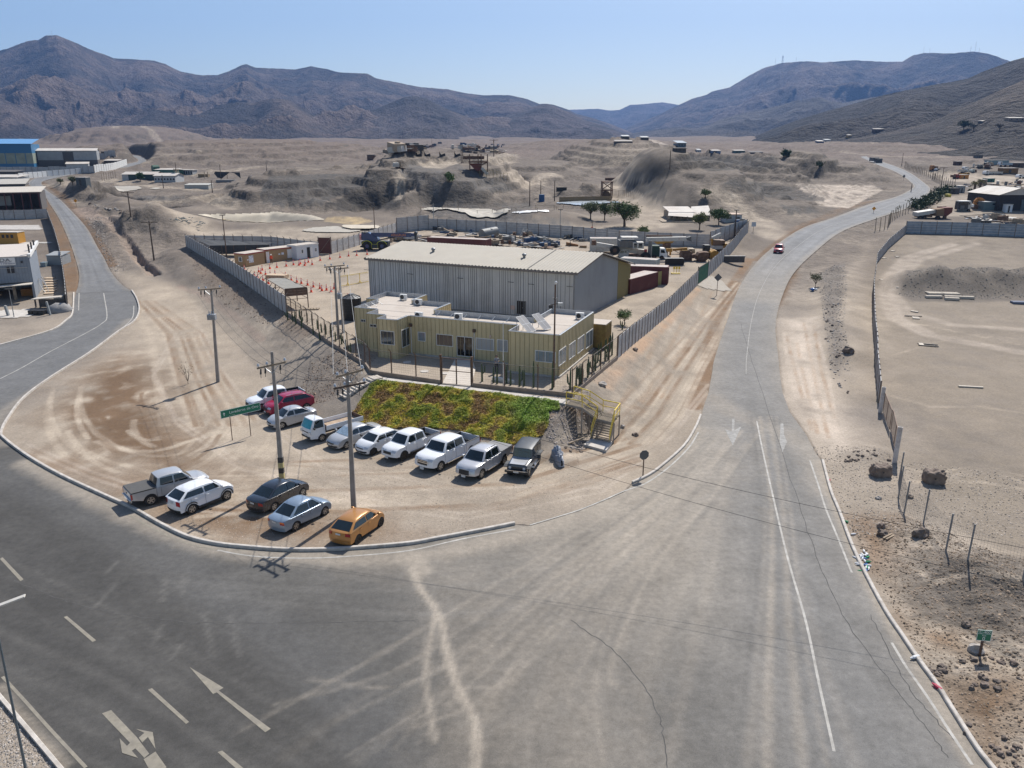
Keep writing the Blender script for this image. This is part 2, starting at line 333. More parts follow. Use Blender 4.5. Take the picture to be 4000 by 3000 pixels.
def grid_obj(name,co,nr,nc,mat,col=None,keep=None,smooth=True,wrap=False):
 """co: (nr*nc,3) row-major"""
 i=np.arange((nr-1)*(nc-1));r_=i//(nc-1);c=i % (nc-1);a=r_*nc+c
 q=np.stack([a,a+1,a+nc+1,a+nc],1)
 if keep is not None: q=q[keep[q].any(1)] if keep.dtype == bool and keep.shape[0] == co.shape[0] else q[keep]
 used=np.unique(q);rm=np.full(co.shape[0],-1);rm[used]=np.arange(len(used));q=rm[q];co=co[used]
 me=bpy.data.meshes.new(name);me.vertices.add(len(co));me.vertices.foreach_set('co',co.astype(np.float32).ravel())
 me.loops.add(len(q)*4);me.loops.foreach_set('vertex_index',q.astype(np.int32).ravel());me.polygons.add(len(q))
 me.polygons.foreach_set('loop_start',np.arange(0,len(q)*4,4,dtype=np.int32));me.polygons.foreach_set('loop_total',np.full(len(q),4,np.int32))
 me.update(calc_edges=True);me.polygons.foreach_set('use_smooth',np.full(len(q),smooth,bool))
 if col is not None:
  at=me.color_attributes.new('Col','FLOAT_COLOR','POINT');c4=np.ones((len(co),4),np.float32);c4[:,:col.shape[1]]=col[used];at.data.foreach_set('color',c4.ravel())
 me.materials.append(mat);o=bpy.data.objects.new(name,me);COL.objects.link(o);return o
# ---------------------------------------------------------------- materials
def newmat(name):
 m=bpy.data.materials.new(name);m.use_nodes=True;nt=m.node_tree;b=nt.nodes['Principled BSDF'];return m,nt,b
def N(nt,t,**k):
 n=nt.nodes.new(t)
 for a,v in k.items():
  if a == 'ins':
   for i,x in v.items(): n.inputs[i].default_value=x
  else: setattr(n,a,v)
 return n
_mats={}
def mat(name,c,rough=.6,metal=0,spec=.5,var=.12,scale=3.0,dirt=None,bump=0,coat=0,wave=None,emit=0,fine=0):
 """procedural paint: base colour varied by noise; dirt=(colour, amount); wave=(scale, axis, strength) for corrugation"""
 if name in _mats: return _mats[name]
 m,nt,b=newmat(name);L=nt.links
 tc=N(nt,'ShaderNodeTexCoord')
 no=N(nt,'ShaderNodeTexNoise',ins={'Scale': scale,'Detail': 6.0,'Roughness': .6});L.new(tc.outputs['Object'],no.inputs['Vector'])
 mr=N(nt,'ShaderNodeMapRange',ins={1: .3,2: .7,3: 1-var,4: 1+var});L.new(no.outputs[0],mr.inputs[0])
 mx=N(nt,'ShaderNodeVectorMath',operation='SCALE');mx.inputs[0].default_value=c;L.new(mr.outputs[0],mx.inputs['Scale'])
 out=mx.outputs[0]
 if dirt:
  n2=N(nt,'ShaderNodeTexNoise',ins={'Scale': scale*.45,'Detail': 7.0,'Roughness': .65});L.new(tc.outputs['Object'],n2.inputs['Vector'])
  m2=N(nt,'ShaderNodeMapRange',ins={1: .62-dirt[1]*.35,2: .78,3: 0,4: min(1,.35+dirt[1])});L.new(n2.outputs[0],m2.inputs[0])
  mm=N(nt,'ShaderNodeMix',data_type='RGBA');L.new(m2.outputs[0],mm.inputs[0]);L.new(out,mm.inputs[6]);mm.inputs[7].default_value=(*dirt[0],1);out=mm.outputs[2]
 L.new(out,b.inputs['Base Color']);b.inputs['Roughness'].default_value=rough;b.inputs['Metallic'].default_value=metal
 b.inputs['Specular IOR Level'].default_value=spec
 if coat: b.inputs['Coat Weight'].default_value=coat;b.inputs['Coat Roughness'].default_value=.04
 if emit: b.inputs['Emission Color'].default_value=(*c,1);b.inputs['Emission Strength'].default_value=emit
 hsrc=None
 if bump: hsrc=no.outputs[0];st=bump;dist=.05
 if wave:
  wv=N(nt,'ShaderNodeTexWave',wave_type='BANDS',bands_direction=wave[1],wave_profile='SIN',ins={'Scale': wave[0],'Distortion': 0.0});L.new(tc.outputs['Object'],wv.inputs['Vector']);hsrc=wv.outputs[1];st=wave[2];dist=.03
 if hsrc is not None:
  bp=N(nt,'ShaderNodeBump',ins={'Strength': st,'Distance': dist});L.new(hsrc,bp.inputs['Height']);L.new(bp.outputs[0],b.inputs['Normal'])
 _mats[name]=m;return m
def vcol_mat(name,rough=.95,s=(.6,5,28),amt=(.10,.16,.22),bump=.5,bdist=.06,stretch=None,spec=.2,mask=False):
 m,nt,b=newmat(name);L=nt.links
 at=N(nt,'ShaderNodeAttribute',attribute_name='Col');ge=N(nt,'ShaderNodeNewGeometry');src=ge.outputs['Position']
 if stretch is not None:
  mp=N(nt,'ShaderNodeMapping');mp.inputs['Rotation'].default_value=(0,0,stretch[0]);mp.inputs['Scale'].default_value=stretch[1];L.new(src,mp.inputs[0]);src=mp.outputs[0]
 cur=at.outputs['Color'];hs=[]
 for k,(sc_,a) in enumerate(zip(s,amt)):
  n=N(nt,'ShaderNodeTexNoise',ins={'Scale': sc_,'Detail': 4.0,'Roughness': .65});L.new(src,n.inputs['Vector'])
  mr=N(nt,'ShaderNodeMapRange',ins={1: .32,2: .68,3: 1-a,4: 1+a});L.new(n.outputs[0],mr.inputs[0])
  if mask and k == 1: mm=N(nt,'ShaderNodeMix',data_type='FLOAT');mm.inputs[2].default_value=1.0;L.new(at.outputs['Alpha'],mm.inputs[0]);L.new(mr.outputs[0],mm.inputs[3]);mr=mm
  v=N(nt,'ShaderNodeVectorMath',operation='SCALE');L.new(cur,v.inputs[0]);L.new(mr.outputs[0],v.inputs['Scale']);cur=v.outputs[0];hs.append(n.outputs[0])
 L.new(cur,b.inputs['Base Color']);b.inputs['Roughness'].default_value=rough;b.inputs['Specular IOR Level'].default_value=spec
 if bump:
  ad=N(nt,'ShaderNodeMath',operation='MULTIPLY_ADD');L.new(hs[1],ad.inputs[0]);ad.inputs[1].default_value=2.0;L.new(hs[-1],ad.inputs[2])
  bp=N(nt,'ShaderNodeBump',ins={'Strength': bump,'Distance': bdist});L.new(ad.outputs[0],bp.inputs['Height']);L.new(bp.outputs[0],b.inputs['Normal'])
  if mask:
   b2=N(nt,'ShaderNodeBump',ins={'Distance': .55});L.new(hs[1],b2.inputs['Height']);L.new(at.outputs['Alpha'],b2.inputs['Strength']);L.new(b2.outputs[0],bp.inputs['Normal'])
 return m
# ---------------------------------------------------------------- ground sheet
LIGHT=np.array([.355,.295,.228]);GRAV=np.array([.195,.167,.14]);BROWN=np.array([.195,.125,.075]);PINK=np.array([.25,.192,.152]);DARK=np.array([.115,.105,.095]);PALE=np.array([.47,.395,.32]);ORNG=np.array([.40,.27,.18])
def paint_list():
 L=[]
 def ln(pts,w_,c,a=1.0,nz=.5): L.append(('l',GBL(pts) if np.mean([p[1] for p in pts]) > 880 or np.mean([p[1] for p in pts]) < 600 else np.array([tuple(G(*p))[:2] for p in pts]),w_,c,a,nz))
 def pg(pts,c,a=1.0,soft=1.5,nz=.5):
  if np.mean([p[1] for p in pts]) < 880: L.append(('q',pts,4,c,a,nz))
  else: L.append(('p',GBL(pts),soft,c,a,nz))
 # light tracks of packed dirt
 pg(ZL(V,(300,600),(520,700),(560,790),(700,930),(900,980),(1300,1000),(1500,900),(1400,1030),(1100,1130),(760,1180),(330,1120),(60,980),(20,920),(200,770),(300,690)),LIGHT,.85,5,.3)
 pg(ZL(V,(180,800),(260,760),(330,790),(360,860),(400,920),(470,990),(560,1040),(420,1050),(280,1040),(180,960),(120,900)),BROWN*.78,1.0,5,1.0)
 pg(ZL(V,(60,985),(260,1075),(330,1110),(560,1180),(740,1180),(900,1150),(760,1110),(500,1080),(330,1040),(200,1010)),BROWN*1.0,.95,3,.9)
 pg(ZL(V,(1250,870),(1500,620),(1590,600),(1560,760),(1530,860),(1480,920),(1360,1010)),LIGHT*.95,.8,4,.6)
 ln(ZL(V,(1300,880),(1400,760),(1500,640)),1.4,ORNG,.6,.9)
 pg(ZL(V,(1690,720),(1770,650),(1850,560),(1880,520),(1840,700),(1800,900),(1770,980),(1690,900),(1680,800)),LIGHT*.9,.7,3,.6)
 pg(ZL(V,(1690,690),(1765,690),(1780,800),(1830,900),(1870,980),(1800,985),(1740,930),(1690,860)),PALE*1.08,.95,2.5,.7)
 pg(ZL(V,(1950,480),(2212,500),(2400,1300),(2212,1260),(2050,1120),(1960,1000),(1920,860),(1895,700),(1890,580)),LIGHT*.66,.9,3,.6)
 ln(ZL(B5,(1600,560),(1200,680),(1050,850),(1020,1000),(1100,1200),(1400,1350),(2212,1500)),2.0,PALE*.85,.6,.5)
 ln(ZL(B5,(1800,560),(1300,700),(1130,850),(1090,1000),(1200,1150),(1600,1260),(2212,1300)),1.6,PALE*.85,.5,.5)
 pg(ZL(B5,(1110,1000),(1140,900),(1290,770),(2400,800),(2400,1060),(1500,1060),(1250,1060)),GRAV*.72,.95,1.2,.7)
 pg(ZL(B5,(430,830),(640,750),(660,1000),(600,1250),(690,1500),(640,1700),(530,1650),(480,1200)),GRAV*.9,.9,1.0,.6)
 ln(ZL(B5,(2,700),(200,450),(600,280),(900,180)),2.5,BROWN,.5,.8)
 # left side
 pg(ZL(A5,(1200,980),(1500,1030),(1900,1120),(2212,1300),(2212,1659),(1400,1659),(1500,1400),(1430,1200)),LIGHT,.9,2.5,.4)
 ln(ZL(A5,(440,30),(600,130),(720,230),(860,380),(960,530),(1100,760),(1210,940)),1.6,BROWN*.8,.85,.5)
 ln(ZL(A5,(480,170),(540,340),(640,560),(720,760),(760,1000),(800,1200)),2.2,BROWN*.8,.85,.5)
 ln(ZL(A5,(1100,470),(1350,650),(1500,850),(1640,1000)),2.2,PINK*1.15,.6,.5)
 ln(ZL(A5,(470,60),(700,60),(1200,0),(1340,60),(2100,120)),4,LIGHT,.7,.5)
 ln(ZL(A5,(870,320),(980,400),(1180,420)),4,PINK*1.2,.7,.5)
 ln(ZL(A5,(1700,410),(1900,470),(2100,540),(2300,640)),7,LIGHT,.8,.5)
 pg(ZL(A6,(0,200),(300,280),(900,260),(1300,250),(2000,290),(1960,320),(1500,400),(700,370),(250,350),(60,320)),LIGHT,.85,3,.5)
 ln(ZL(C8,(0,270),(400,260),(300,300),(900,350),(1700,370)),5,LIGHT*.92,.7,.5)
 ln(ZL(C8,(1350,160),(1700,100),(2212,40)),7,LIGHT*.9,.7,.5)
 pg([(420,1180),(620,1060),(820,1150)],LIGHT,0)
 ln(ZL(A6,(0,880),(250,1000),(600,1260),(900,1540)),.9,PINK*1.2,.6,.5)
 # far field tracks
 ln([(1000,588),(1300,580),(1590,560)],9,LIGHT,.6,.5);ln([(0,540),(180,542),(400,548),(700,560),(1000,562)],10,LIGHT,.6,.5)
 ln([(290,540),(370,512),(430,520),(480,540),(460,556)],8,LIGHT,.7,.3)
 ln([(3330,585),(3800,588)],9,LIGHT*.9,.6,.5)
 pg([(2440,600),(2600,570),(2520,556),(2400,560)],LIGHT,.3,6)
 ln(ZL(A3,(1100,1240),(1250,1290),(1400,1370)),9,PALE,.7,.5)
 ln([(2400,700),(2420,760),(2520,800),(2560,850),(2540,880),(2350,900),(2150,890)],9,LIGHT*1.05,.9,.4)
 ln(ZL(C6,(780,200),(950,250),(1100,370),(1250,490),(1400,620),(1500,690)),6,LIGHT*1.02,.8,.5)
 pg(ZL(A4,(230,1590),(900,1600),(1000,1640),(700,1800),(450,1780)),PALE*1.05,.85,5,.7)
 pg(ZL(A4,(1330,1480),(1600,1480),(2300,1540),(2300,1620),(1500,1560)),LIGHT*1.12,.85,6,.4)
 pg(ZL(C7,(0,1250),(300,1080),(900,1020),(1300,1050),(1866,1050),(1866,1500),(0,1480)),LIGHT,.7,4,.5)
 ln(ZL(A4,(670,1310),(1000,1350),(1500,1360)),8,LIGHT*.9,.6)
 # dark stone faces and heaps
 pg(ZL(A2,(30,1660),(110,1520),(600,1500),(1150,1510),(850,1640),(560,1760),(250,1790),(60,1760)),DARK*.85,.9,3,.7)
 pg(ZL(A2,(560,1760),(900,1670),(1270,1720),(1270,1720),(1240,1800),(900,1830),(600,1810)),DARK*.45,.95,4,.3)
 pg(ZL(A3,(1400,1380),(1500,1340),(2300,1350),(2300,1450),(1700,1480)),DARK*.7,.85,4,.9)
 pg(ZL(A3,(940,1590),(1100,1560),(1230,1560),(1350,1640),(1300,1750),(1150,1700)),DARK*.8,.9,3,.6)
 pg(ZL(C6,(880,110),(1000,50),(1650,140),(2000,260),(2000,300),(1400,260),(1100,180)),DARK*.9,.8,3,.8)
 pg(ZL(C6,(1500,330),(1900,350),(1950,420),(1600,440)),DARK*.9,.7,3,.9)
 pg(ZL(A2,(1180,1500),(1400,1380),(1750,1420),(1950,1520),(2212,1600),(2212,1659),(1500,1659)),DARK*1.2,.7,3,.9)
 pg([(1640,800),(2080,790),(2080,860),(1700,850)],DARK*1.0,.7,3,.9);pg([(1700,845),(2200,850),(2250,885),(1900,880)],DARK*1.3,.6,3,.9)
 pg(ZL(A2,(1370,1400),(1750,1380),(1800,1400),(1600,1460),(1450,1450)),LIGHT*1.1,.8,3,.3);ln(ZL(A2,(1200,1390),(1500,1340),(1700,1280),(1900,1250)),8,LIGHT*.95,.7);ln(ZL(A2,(2000,1370),(2150,1340),(2212,1335)),8,LIGHT,.8)
 ln(ZL(A3,(0,1540),(250,1535),(330,1500),(360,1515)),6,LIGHT*1.1,.9,.3);ln(ZL(A3,(850,1420),(1000,1350),(1150,1290)),7,LIGHT*.9,.6);pg(ZL(A3,(520,1330),(850,1260),(1000,1290),(1050,1370),(850,1450),(600,1430)),LIGHT*.75,.6,3,.4)
 ln(ZL(A2,(1240,1520),(1255,1590),(1250,1659),(1240,1720)),2.5,LIGHT,.8,.3);pg(ZL(C8,(600,530),(1100,530),(1200,560),(700,600)),LIGHT*.9,.7,3,.5);pg(ZL(C8,(430,460),(1180,460),(1230,490),(1000,530),(480,520)),DARK*1.3,.7,3,.6)
 ln(ZL(C8,(1250,490),(1600,470),(1750,570),(1900,640)),5,LIGHT*.95,.8);ln(ZL(A1,(780,1430),(1000,1440),(1250,1400),(1500,1330),(1700,1300)),5,LIGHT*.9,.6)
 pg(ZL(A6,(1600,130),(1950,130),(2100,180),(1900,220),(1560,180)),np.array([.48,.36,.2]),.7,3,.8)
 pg(ZL(A6,(60,500),(300,600),(700,860),(1170,1180),(1500,1450),(1800,1659),(1300,1659),(1000,1400),(600,1180),(250,900),(100,700)),np.array([.19,.148,.115]),.9,2,.7)
 pg(ZL(B1,(0,560),(250,640),(330,700),(100,900),(-200,980),(-400,800)),GRAV*1.05,.8,1.5,.7)
 pg(ZL(B1,(1500,1100),(1640,900),(1900,950),(1850,1160),(1700,1200),(1550,1190)),GRAV*.85,.8,1,.7)
 pg(ZL(B7,(480,520),(700,300),(1327,360),(1500,700),(1327,900),(900,800),(700,720)),GRAV*.66,.95,1.5,.6)
 pg(ZL(B7,(450,520),(560,700),(900,800),(1000,950),(700,900),(500,700)),BROWN*1.0,.85,1.5,.8)
 pg(ZL(B7,(800,1100),(1327,1150),(1327,1659),(1100,1659),(900,1400)),BROWN*.85,.85,2,.8)
 pg(ZL(B7,(150,20),(500,30),(500,250),(400,420),(300,380)),BROWN*1.05,.85,1.5,.7)
 pg(ZL(B5,(-20,1050),(80,900),(220,800),(280,830),(200,950),(130,1100),(0,1200)),BROWN*.9,.75,1.2,.8)
 ln(ZL(B5,(60,1050),(200,800),(300,640),(420,500),(560,400)),1.6,BROWN*.75,.85,.5)
 ln(ZL(B5,(-100,700),(60,560),(200,470),(400,370)),1.2,BROWN*.8,.8,.5)
 ln(ZL(V,(1500,880),(1525,800),(1545,700),(1580,620),(1620,560)),1.3,BROWN,.75,.7)
 # tyre tracks on the lots
 for a in ([(60,960),(200,1020),(420,1090),(800,1120)],[(1530,830),(1450,930),(1300,1050),(1000,1110),(700,1060)],[(380,720),(330,800),(380,900),(520,1000),(800,1060)],[(420,680),(480,800),(560,900),(700,1000),(1000,1060),(1300,1040)]):
  for q in (0,14): ln([(V(x,y+q)) for x,y in a],.28,PALE*.9,.4,.8)
 for k in range(9):
  x0=1690+k*9+(k*k)%5;ln(ZL(V,(x0,690+(k*37)%60),(x0+12+k%3*5,800),(x0+40+(k*13)%17,900+(k*29)%50)),.3,BROWN*1.5 if k % 2 else PALE*1.1,.28,1.6)
 for k in range(6):
  x0=1400+k*22;ln(ZL(V,(x0-60,900-k*10),(x0,800-k*16),(x0+50,700-k*16)),.35,PALE*.95 if k % 2 else BROWN*1.4,.2,1.6)
 rgp=random.Random(31)
 for k in range(26):
  r0=rgp.uniform(50,210);a0=rgp.uniform(-.6,2.2);a1=a0+rgp.uniform(.7,1.6);cx,cy=330+rgp.uniform(-30,60),880+rgp.uniform(-30,40)
  ln([V(cx-math.cos(a0+(a1-a0)*j/5)*r0*1.1,cy+math.sin(a0+(a1-a0)*j/5)*r0*.75) for j in range(6)],rgp.uniform(.25,.5),LIGHT*1.2 if k % 3 else BROWN*.8,rgp.uniform(.3,.6),1.1)
 for k in range(16):
  y0=rgp.uniform(985,1110);ln([V(420+rgp.uniform(0,200),y0+rgp.uniform(-10,40)),V(800,y0+rgp.uniform(-20,30)),V(1100,y0-10),V(1380,y0-70-rgp.uniform(0,60))],rgp.uniform(.25,.5),LIGHT*1.2 if k % 2 else BROWN*.95,rgp.uniform(.2,.5),1.2)
 for k in range(14):
  x0=rgp.uniform(-60,70);ln([V(300+x0*.5,650),V(370+x0,720),V(400+x0*1.3,820),V(440+x0*1.8,920)],rgp.uniform(.25,.45),LIGHT*1.2 if k % 2 else BROWN,rgp.uniform(.2,.5),1.2)
 for k in range(16):
  x0=rgp.uniform(-40,60);ln([V(1600+x0*.3,610),V(1530+x0*.7,700),V(1460+x0,800),V(1390+x0*1.4,900),V(1330+x0*1.5,960)],rgp.uniform(.2,.45),LIGHT*1.2 if k % 2 else BROWN*.95,rgp.uniform(.2,.5),1.2)
 for k in range(14):
  y0=rgp.uniform(500,1250);ln([V(1930,y0+rgp.uniform(-60,60)),V(2010,y0+30),V(2120,y0+rgp.uniform(-20,90)),V(2300,y0+60)],rgp.uniform(.25,.5),LIGHT*1.15 if k % 2 else GRAV,rgp.uniform(.2,.4),1.2)
 # yard inside the compound
 L.append(('p',PLAT,1.0,LIGHT*1.02,.8,.3))
 pg(ZL(B1,(240,560),(1000,700),(1700,800),(2000,560),(1900,470),(1600,700),(1200,660),(500,560)),BROWN*1.2,.0)
 return L
def ground_color(X,Y,Hh,slope):
 n1=fbm(X/14,Y/14,4);n2=fbm(X/3.1+50,Y/3.1,4);n3=fbm(X/60,Y/60+9,3)
 c=GRAV[None]*1.08+(LIGHT-GRAV)[None]*np.clip(.38+.9*n1+.5*n3,0,1)[:,None]
 mm_=(sstep(100,165,Y)*.85)[:,None]*np.clip(1-.8*n1,.5,1)[:,None];c=c*(1-mm_)+np.array([.155,.127,.103])[None]*mm_
 c=c+(np.array([.172,.132,.108])-c)*(sstep(330,600,Y)*.9*np.clip(.85+n3,0,1))[:,None]
 dep=Y*CP-(Hh-CH)*SP;ok=dep > 1;PXx=np.where(ok,2000+F*X/np.where(ok,dep,1),-9e3);PXy=np.where(ok,1500-F*(Y*SP+(Hh-CH)*CP)/np.where(ok,dep,1),-9e3)
 s=sstep(.34,.8,slope)[:,None];s=s*(.7+.1*sstep(120,200,Y))[:,None];c=c*(1-s)+GRAV[None]*(.85-.33*sstep(120,200,Y))[:,None]*s
 for kind,P,w_,col,a,nz in paint_list():
  if a <= 0: continue
  if kind == 'q': d=sdist(PXx,PXy*2,[(p[0],p[1]*2) for p in P],24);k=1-sstep(-w_,w_*.7,d+w_*1.6*nz*n2*2);far=20
  elif kind == 'l': d=ldist(X,Y,P,w_*1.2);k=1-sstep(w_*.35,w_*.9,d);far=w_*1.2
  else: d=sdist(X,Y,P,w_*1.5);k=1-sstep(-w_,w_*.7,d+w_*.8*nz*n2*2);far=w_*1.5
  k=np.where(d < far,k,0)*a
  k=np.clip(k*(1+nz*(n2*1.6+n1*.8)),0,1)
  c=c*(1-k[:,None])+np.asarray(col)[None]*k[:,None]
 c *= (1+.16*n2+.10*fbm(X/.8,Y/.8,3))[:,None]*(1-.10*sstep(140,250,Y)+.22*sstep(200,300,Y)*np.clip(fbm(X/5,Y/5,4)*1.2+.6*fbm(X/1.7,Y/1.7,2),-.9,.9)*(1-sstep(600,1200,Y)))[:,None]
 return np.clip(c,.02,.9)
def make_ground():
 az=np.concatenate([np.radians(np.arange(-178,-52,7.)),np.radians(np.arange(-50,50.01,.1)),np.radians(np.arange(53,181,7.))])
 az=np.concatenate([az,[az[0]+2*np.pi]])
 dep=np.radians(np.concatenate([[85,75,66,60,56,53,51],np.arange(50,5.2,-.065)]))
 r=np.concatenate([CH/np.tan(dep),np.geomspace(252,2600,380),np.geomspace(2700,16000,40)])
 A,RR=np.meshgrid(az,r);X=(np.sin(A)*RR).ravel();Y=(np.cos(A)*RR).ravel()
 Hh=height(X,Y);nr,nc=A.shape
 global HG
 Hg=Hh.reshape(nr,nc);ia=[i for i in range(nc) if abs(az[i]) <= math.radians(50.001)];HG=(az[ia[0]],math.radians(.1),r,Hg[:,ia[0]:ia[-1]+1]);dr=np.gradient(r);gr=np.abs(np.gradient(Hg,axis=0))/dr[:,None];ga=np.abs(np.gradient(Hg,axis=1))/(RR*np.gradient(az)[None,:]+.01)
 slope=np.hypot(gr,ga).ravel()
 colr=ground_color(X,Y,Hh,slope)
 msk=sstep(95,150,Y)*.85
 for q in CALM: msk=msk*sstep(-1,8,sdist(X,Y,q,9))
 msk=np.maximum(msk,.7*(1-sstep(-2,1,sdist(X,Y,RUBBLE,3))))
 co=np.stack([X,Y,Hh],1)
 o=grid_obj('ground',co,nr,nc,vcol_mat('desert_ground',bump=.55,bdist=.04,s=(.12,.7,5,16),amt=(.12,.30,.15,.12),mask=True),np.hstack([colr,msk[:,None]]))
 tag(o,kind='structure')
make_ground()
# ---------------------------------------------------------------- asphalt
AD=np.array([.068,.065,.060]);AG=np.array([.155,.146,.132]);AU=np.array([.30,.26,.21])
def road_color(X,Y):
 rgd=random.Random(12)
 n=fbm(X/7,Y/7,4);n2=fbm(X/1.3,Y/1.3,4)
 # distance into main road from the lower-left kerb: dark; right and centre: pale with dust
 t=sstep(2,30,ldist(X,Y,k4,40)+5*n)
 mid=GBL([(1500,2500)])[0]
 t2=sstep(16,34,ldist(X,Y,k4,60)+4*n)[:,None];c=AD[None]*(1-t[:,None])+AG[None]*.92*t[:,None];c=c*(1-t2)+np.array([.265,.232,.188])[None]*t2
 kl=sstep(55,78,Y)*(1-sstep(-8,4,X));c=c*(1-kl[:,None])+np.array([.14,.139,.137])[None]*kl[:,None]
 rr=1-sstep(0,9,ldist(X,Y,GBL([(3500,3100),(3250,2600),(3080,2100),(2960,1700),(2900,1400),(2930,1200)]),12));c=c*(1-.85*rr[:,None])+np.array([.165,.162,.156])[None]*.85*rr[:,None]
 def st(pts,w_,col,a,nz=.6,sm=True):
  P=smooth(GBL(pts),5) if sm else GBL(pts);d=ldist(X,Y,P,w_*1.5);k=(1-sstep(w_*.1,w_,d+w_*.5*nz*n2))*a
  k=np.clip(k,0,1);c[:]=c*(1-k[:,None])+col[None]*k[:,None]
 st(ZL(V,(0,1240),(200,1440),(420,1659)),2.2,AD*.75,.5);st(ZL(V,(0,1080),(200,1230),(420,1400),(650,1659)),2.8,AD*.8,.6)
 st(ZL(V,(0,1010),(200,1110),(420,1250),(700,1450),(900,1700)),2.6,np.array([.10,.098,.095]),.5)
 st(ZL(V,(60,1000),(280,1110),(520,1190),(900,1200),(1200,1130),(1400,1040),(1500,930)),1.6,AU,.8)
 st(ZL(V,(10,960),(0,900),(100,830),(220,750),(280,690)),1.2,AU,.5)
 st(ZL(V,(1200,1700),(1150,1450),(1180,1300),(1300,1180),(1450,1080),(1560,950)),4.5,AU,.30,.9)
 st(ZL(V,(1350,1700),(1300,1500),(1350,1250),(1480,1100),(1570,1000)),4.0,AU,.22,.9)
 st(ZL(V,(1000,1700),(1010,1400),(950,1250),(800,1210)),3.5,AU*.85,.3,.9)
 st(ZL(V,(1540,860),(1600,900),(1700,940),(1760,990),(1780,1060)),2.0,AU,.45,.9)
 st(ZL(V,(1770,1000),(1850,1200),(1980,1440),(2110,1659)),.7,AU,.85,.5)
 st(ZL(B8,(0,1090),(450,1640)),.5,AU*.85,.85,.4,False)
 for q in range(-5,7):   # skid arcs swept through the turn
  o=q*24;st([V(1000+o*3.2,1659-abs(o)*.2),V(1200+o*1.6,1400+o*.5),V(1380+o*.9,1180+o*.5),V(1530+o*.45,950+o*.2)],.5,AU*1.0 if q % 2 else AG*.85,.10,.9)
 for q in range(5): st([V(300+q*60,1240+q*16),V(800+q*40,1250+q*26),V(1200+q*20,1190+q*26),V(1500+q*10,1010+q*20)],.4,AG*1.25 if q%2 else AG*.8,.2,.9)
 for a in ([(1480,1640),(1560,1300),(1600,1000)],[(1560,1659),(1620,1300),(1640,1000),(1620,850)],[(1900,1659),(1780,1300),(1700,1000),(1650,860)],[(1980,1659),(1860,1350),(1740,1050)],[(1700,1659),(1700,1350),(1660,1050)]):
  st(ZL(V,*a),.9,AG*.78,.22,.9)
 for a in ([(1440,1659),(1520,1300),(1580,1000)],[(1850,1659),(1740,1300),(1690,1050)],[(1620,1659),(1660,1350),(1650,1100)]): st(ZL(V,*a),.5,AU*1.0,.18,.9)
 for q in range(34):
  a0=rgd.uniform(-60,420);b0=rgd.uniform(-30,60);st([V(620+a0*1.9,1659+rgd.uniform(-200,0)),V(900+a0*1.1,1430+b0),V(1210+a0*.55,1210+b0*.6),V(1420+a0*.33,1060+b0*.3),V(1560+a0*.22,930)],rgd.uniform(.10,.26),AU*1.25 if q % 3 else AD*1.6,rgd.uniform(.07,.2),1.3)
 for q in range(14):
  a0=rgd.uniform(0,230);st([V(1500+a0*1.5,1659),V(1580+a0*.8,1350),V(1620+a0*.45,1100),V(1600+a0*.4,900)],rgd.uniform(.12,.3),AU*1.15 if q % 2 else AD*1.6,rgd.uniform(.12,.35),1.1)
 for q in range(18):
  y0=rgd.uniform(1080,1600);st([V(-20,y0),V(200,y0+95+rgd.uniform(-20,20)),V(430,y0+230),V(720,y0+420)],rgd.uniform(.15,.6),AD*.8 if q % 2 else AG*.9,rgd.uniform(.1,.35),1.1)
 st(ZL(V,(890,1225),(905,1265),(950,1335),(965,1410),(985,1480),(1015,1530),(1030,1600),(1030,1680)),.36,AU*1.15,.85,1.2)
 st(ZL(V,(940,1330),(920,1450),(940,1600)),.3,AU*1.1,.6,.9);st(ZL(V,(905,1230),(890,1210)),1.3,AU*1.15,.7,.9)
 for (x0,y0,x1,y1) in ((720,260,690,380),(735,300,715,420),(590,290,570,460),(250,170,160,260),(230,330,80,510),(560,640,520,760),(870,540,930,860),(1060,560,1120,860),(700,780,640,880)):
  st([B8(x0*1.0+600,y0*1.0),B8(x1*1.0+600,y1*1.0)],.22,AG*1.15,.28,.9,False)
 for a in ([(30,1255),(200,1315),(420,1345),(700,1345),(900,1340)],[(1600,700),(1700,1010),(1800,1290),(1960,1520),(2050,1640)],[(1090,1400),(1100,1500),(1180,1659)],[(1880,1330),(1960,1480),(2060,1600)]):
  pass
 c *= (1+.10*n+.10*n2)[:,None]
 return np.clip(c,.02,.8)
road_mat=vcol_mat('asphalt',rough=.85,s=(.35,2.5,30),amt=(.12,.15,.22),bump=.3,bdist=.01,spec=.3)
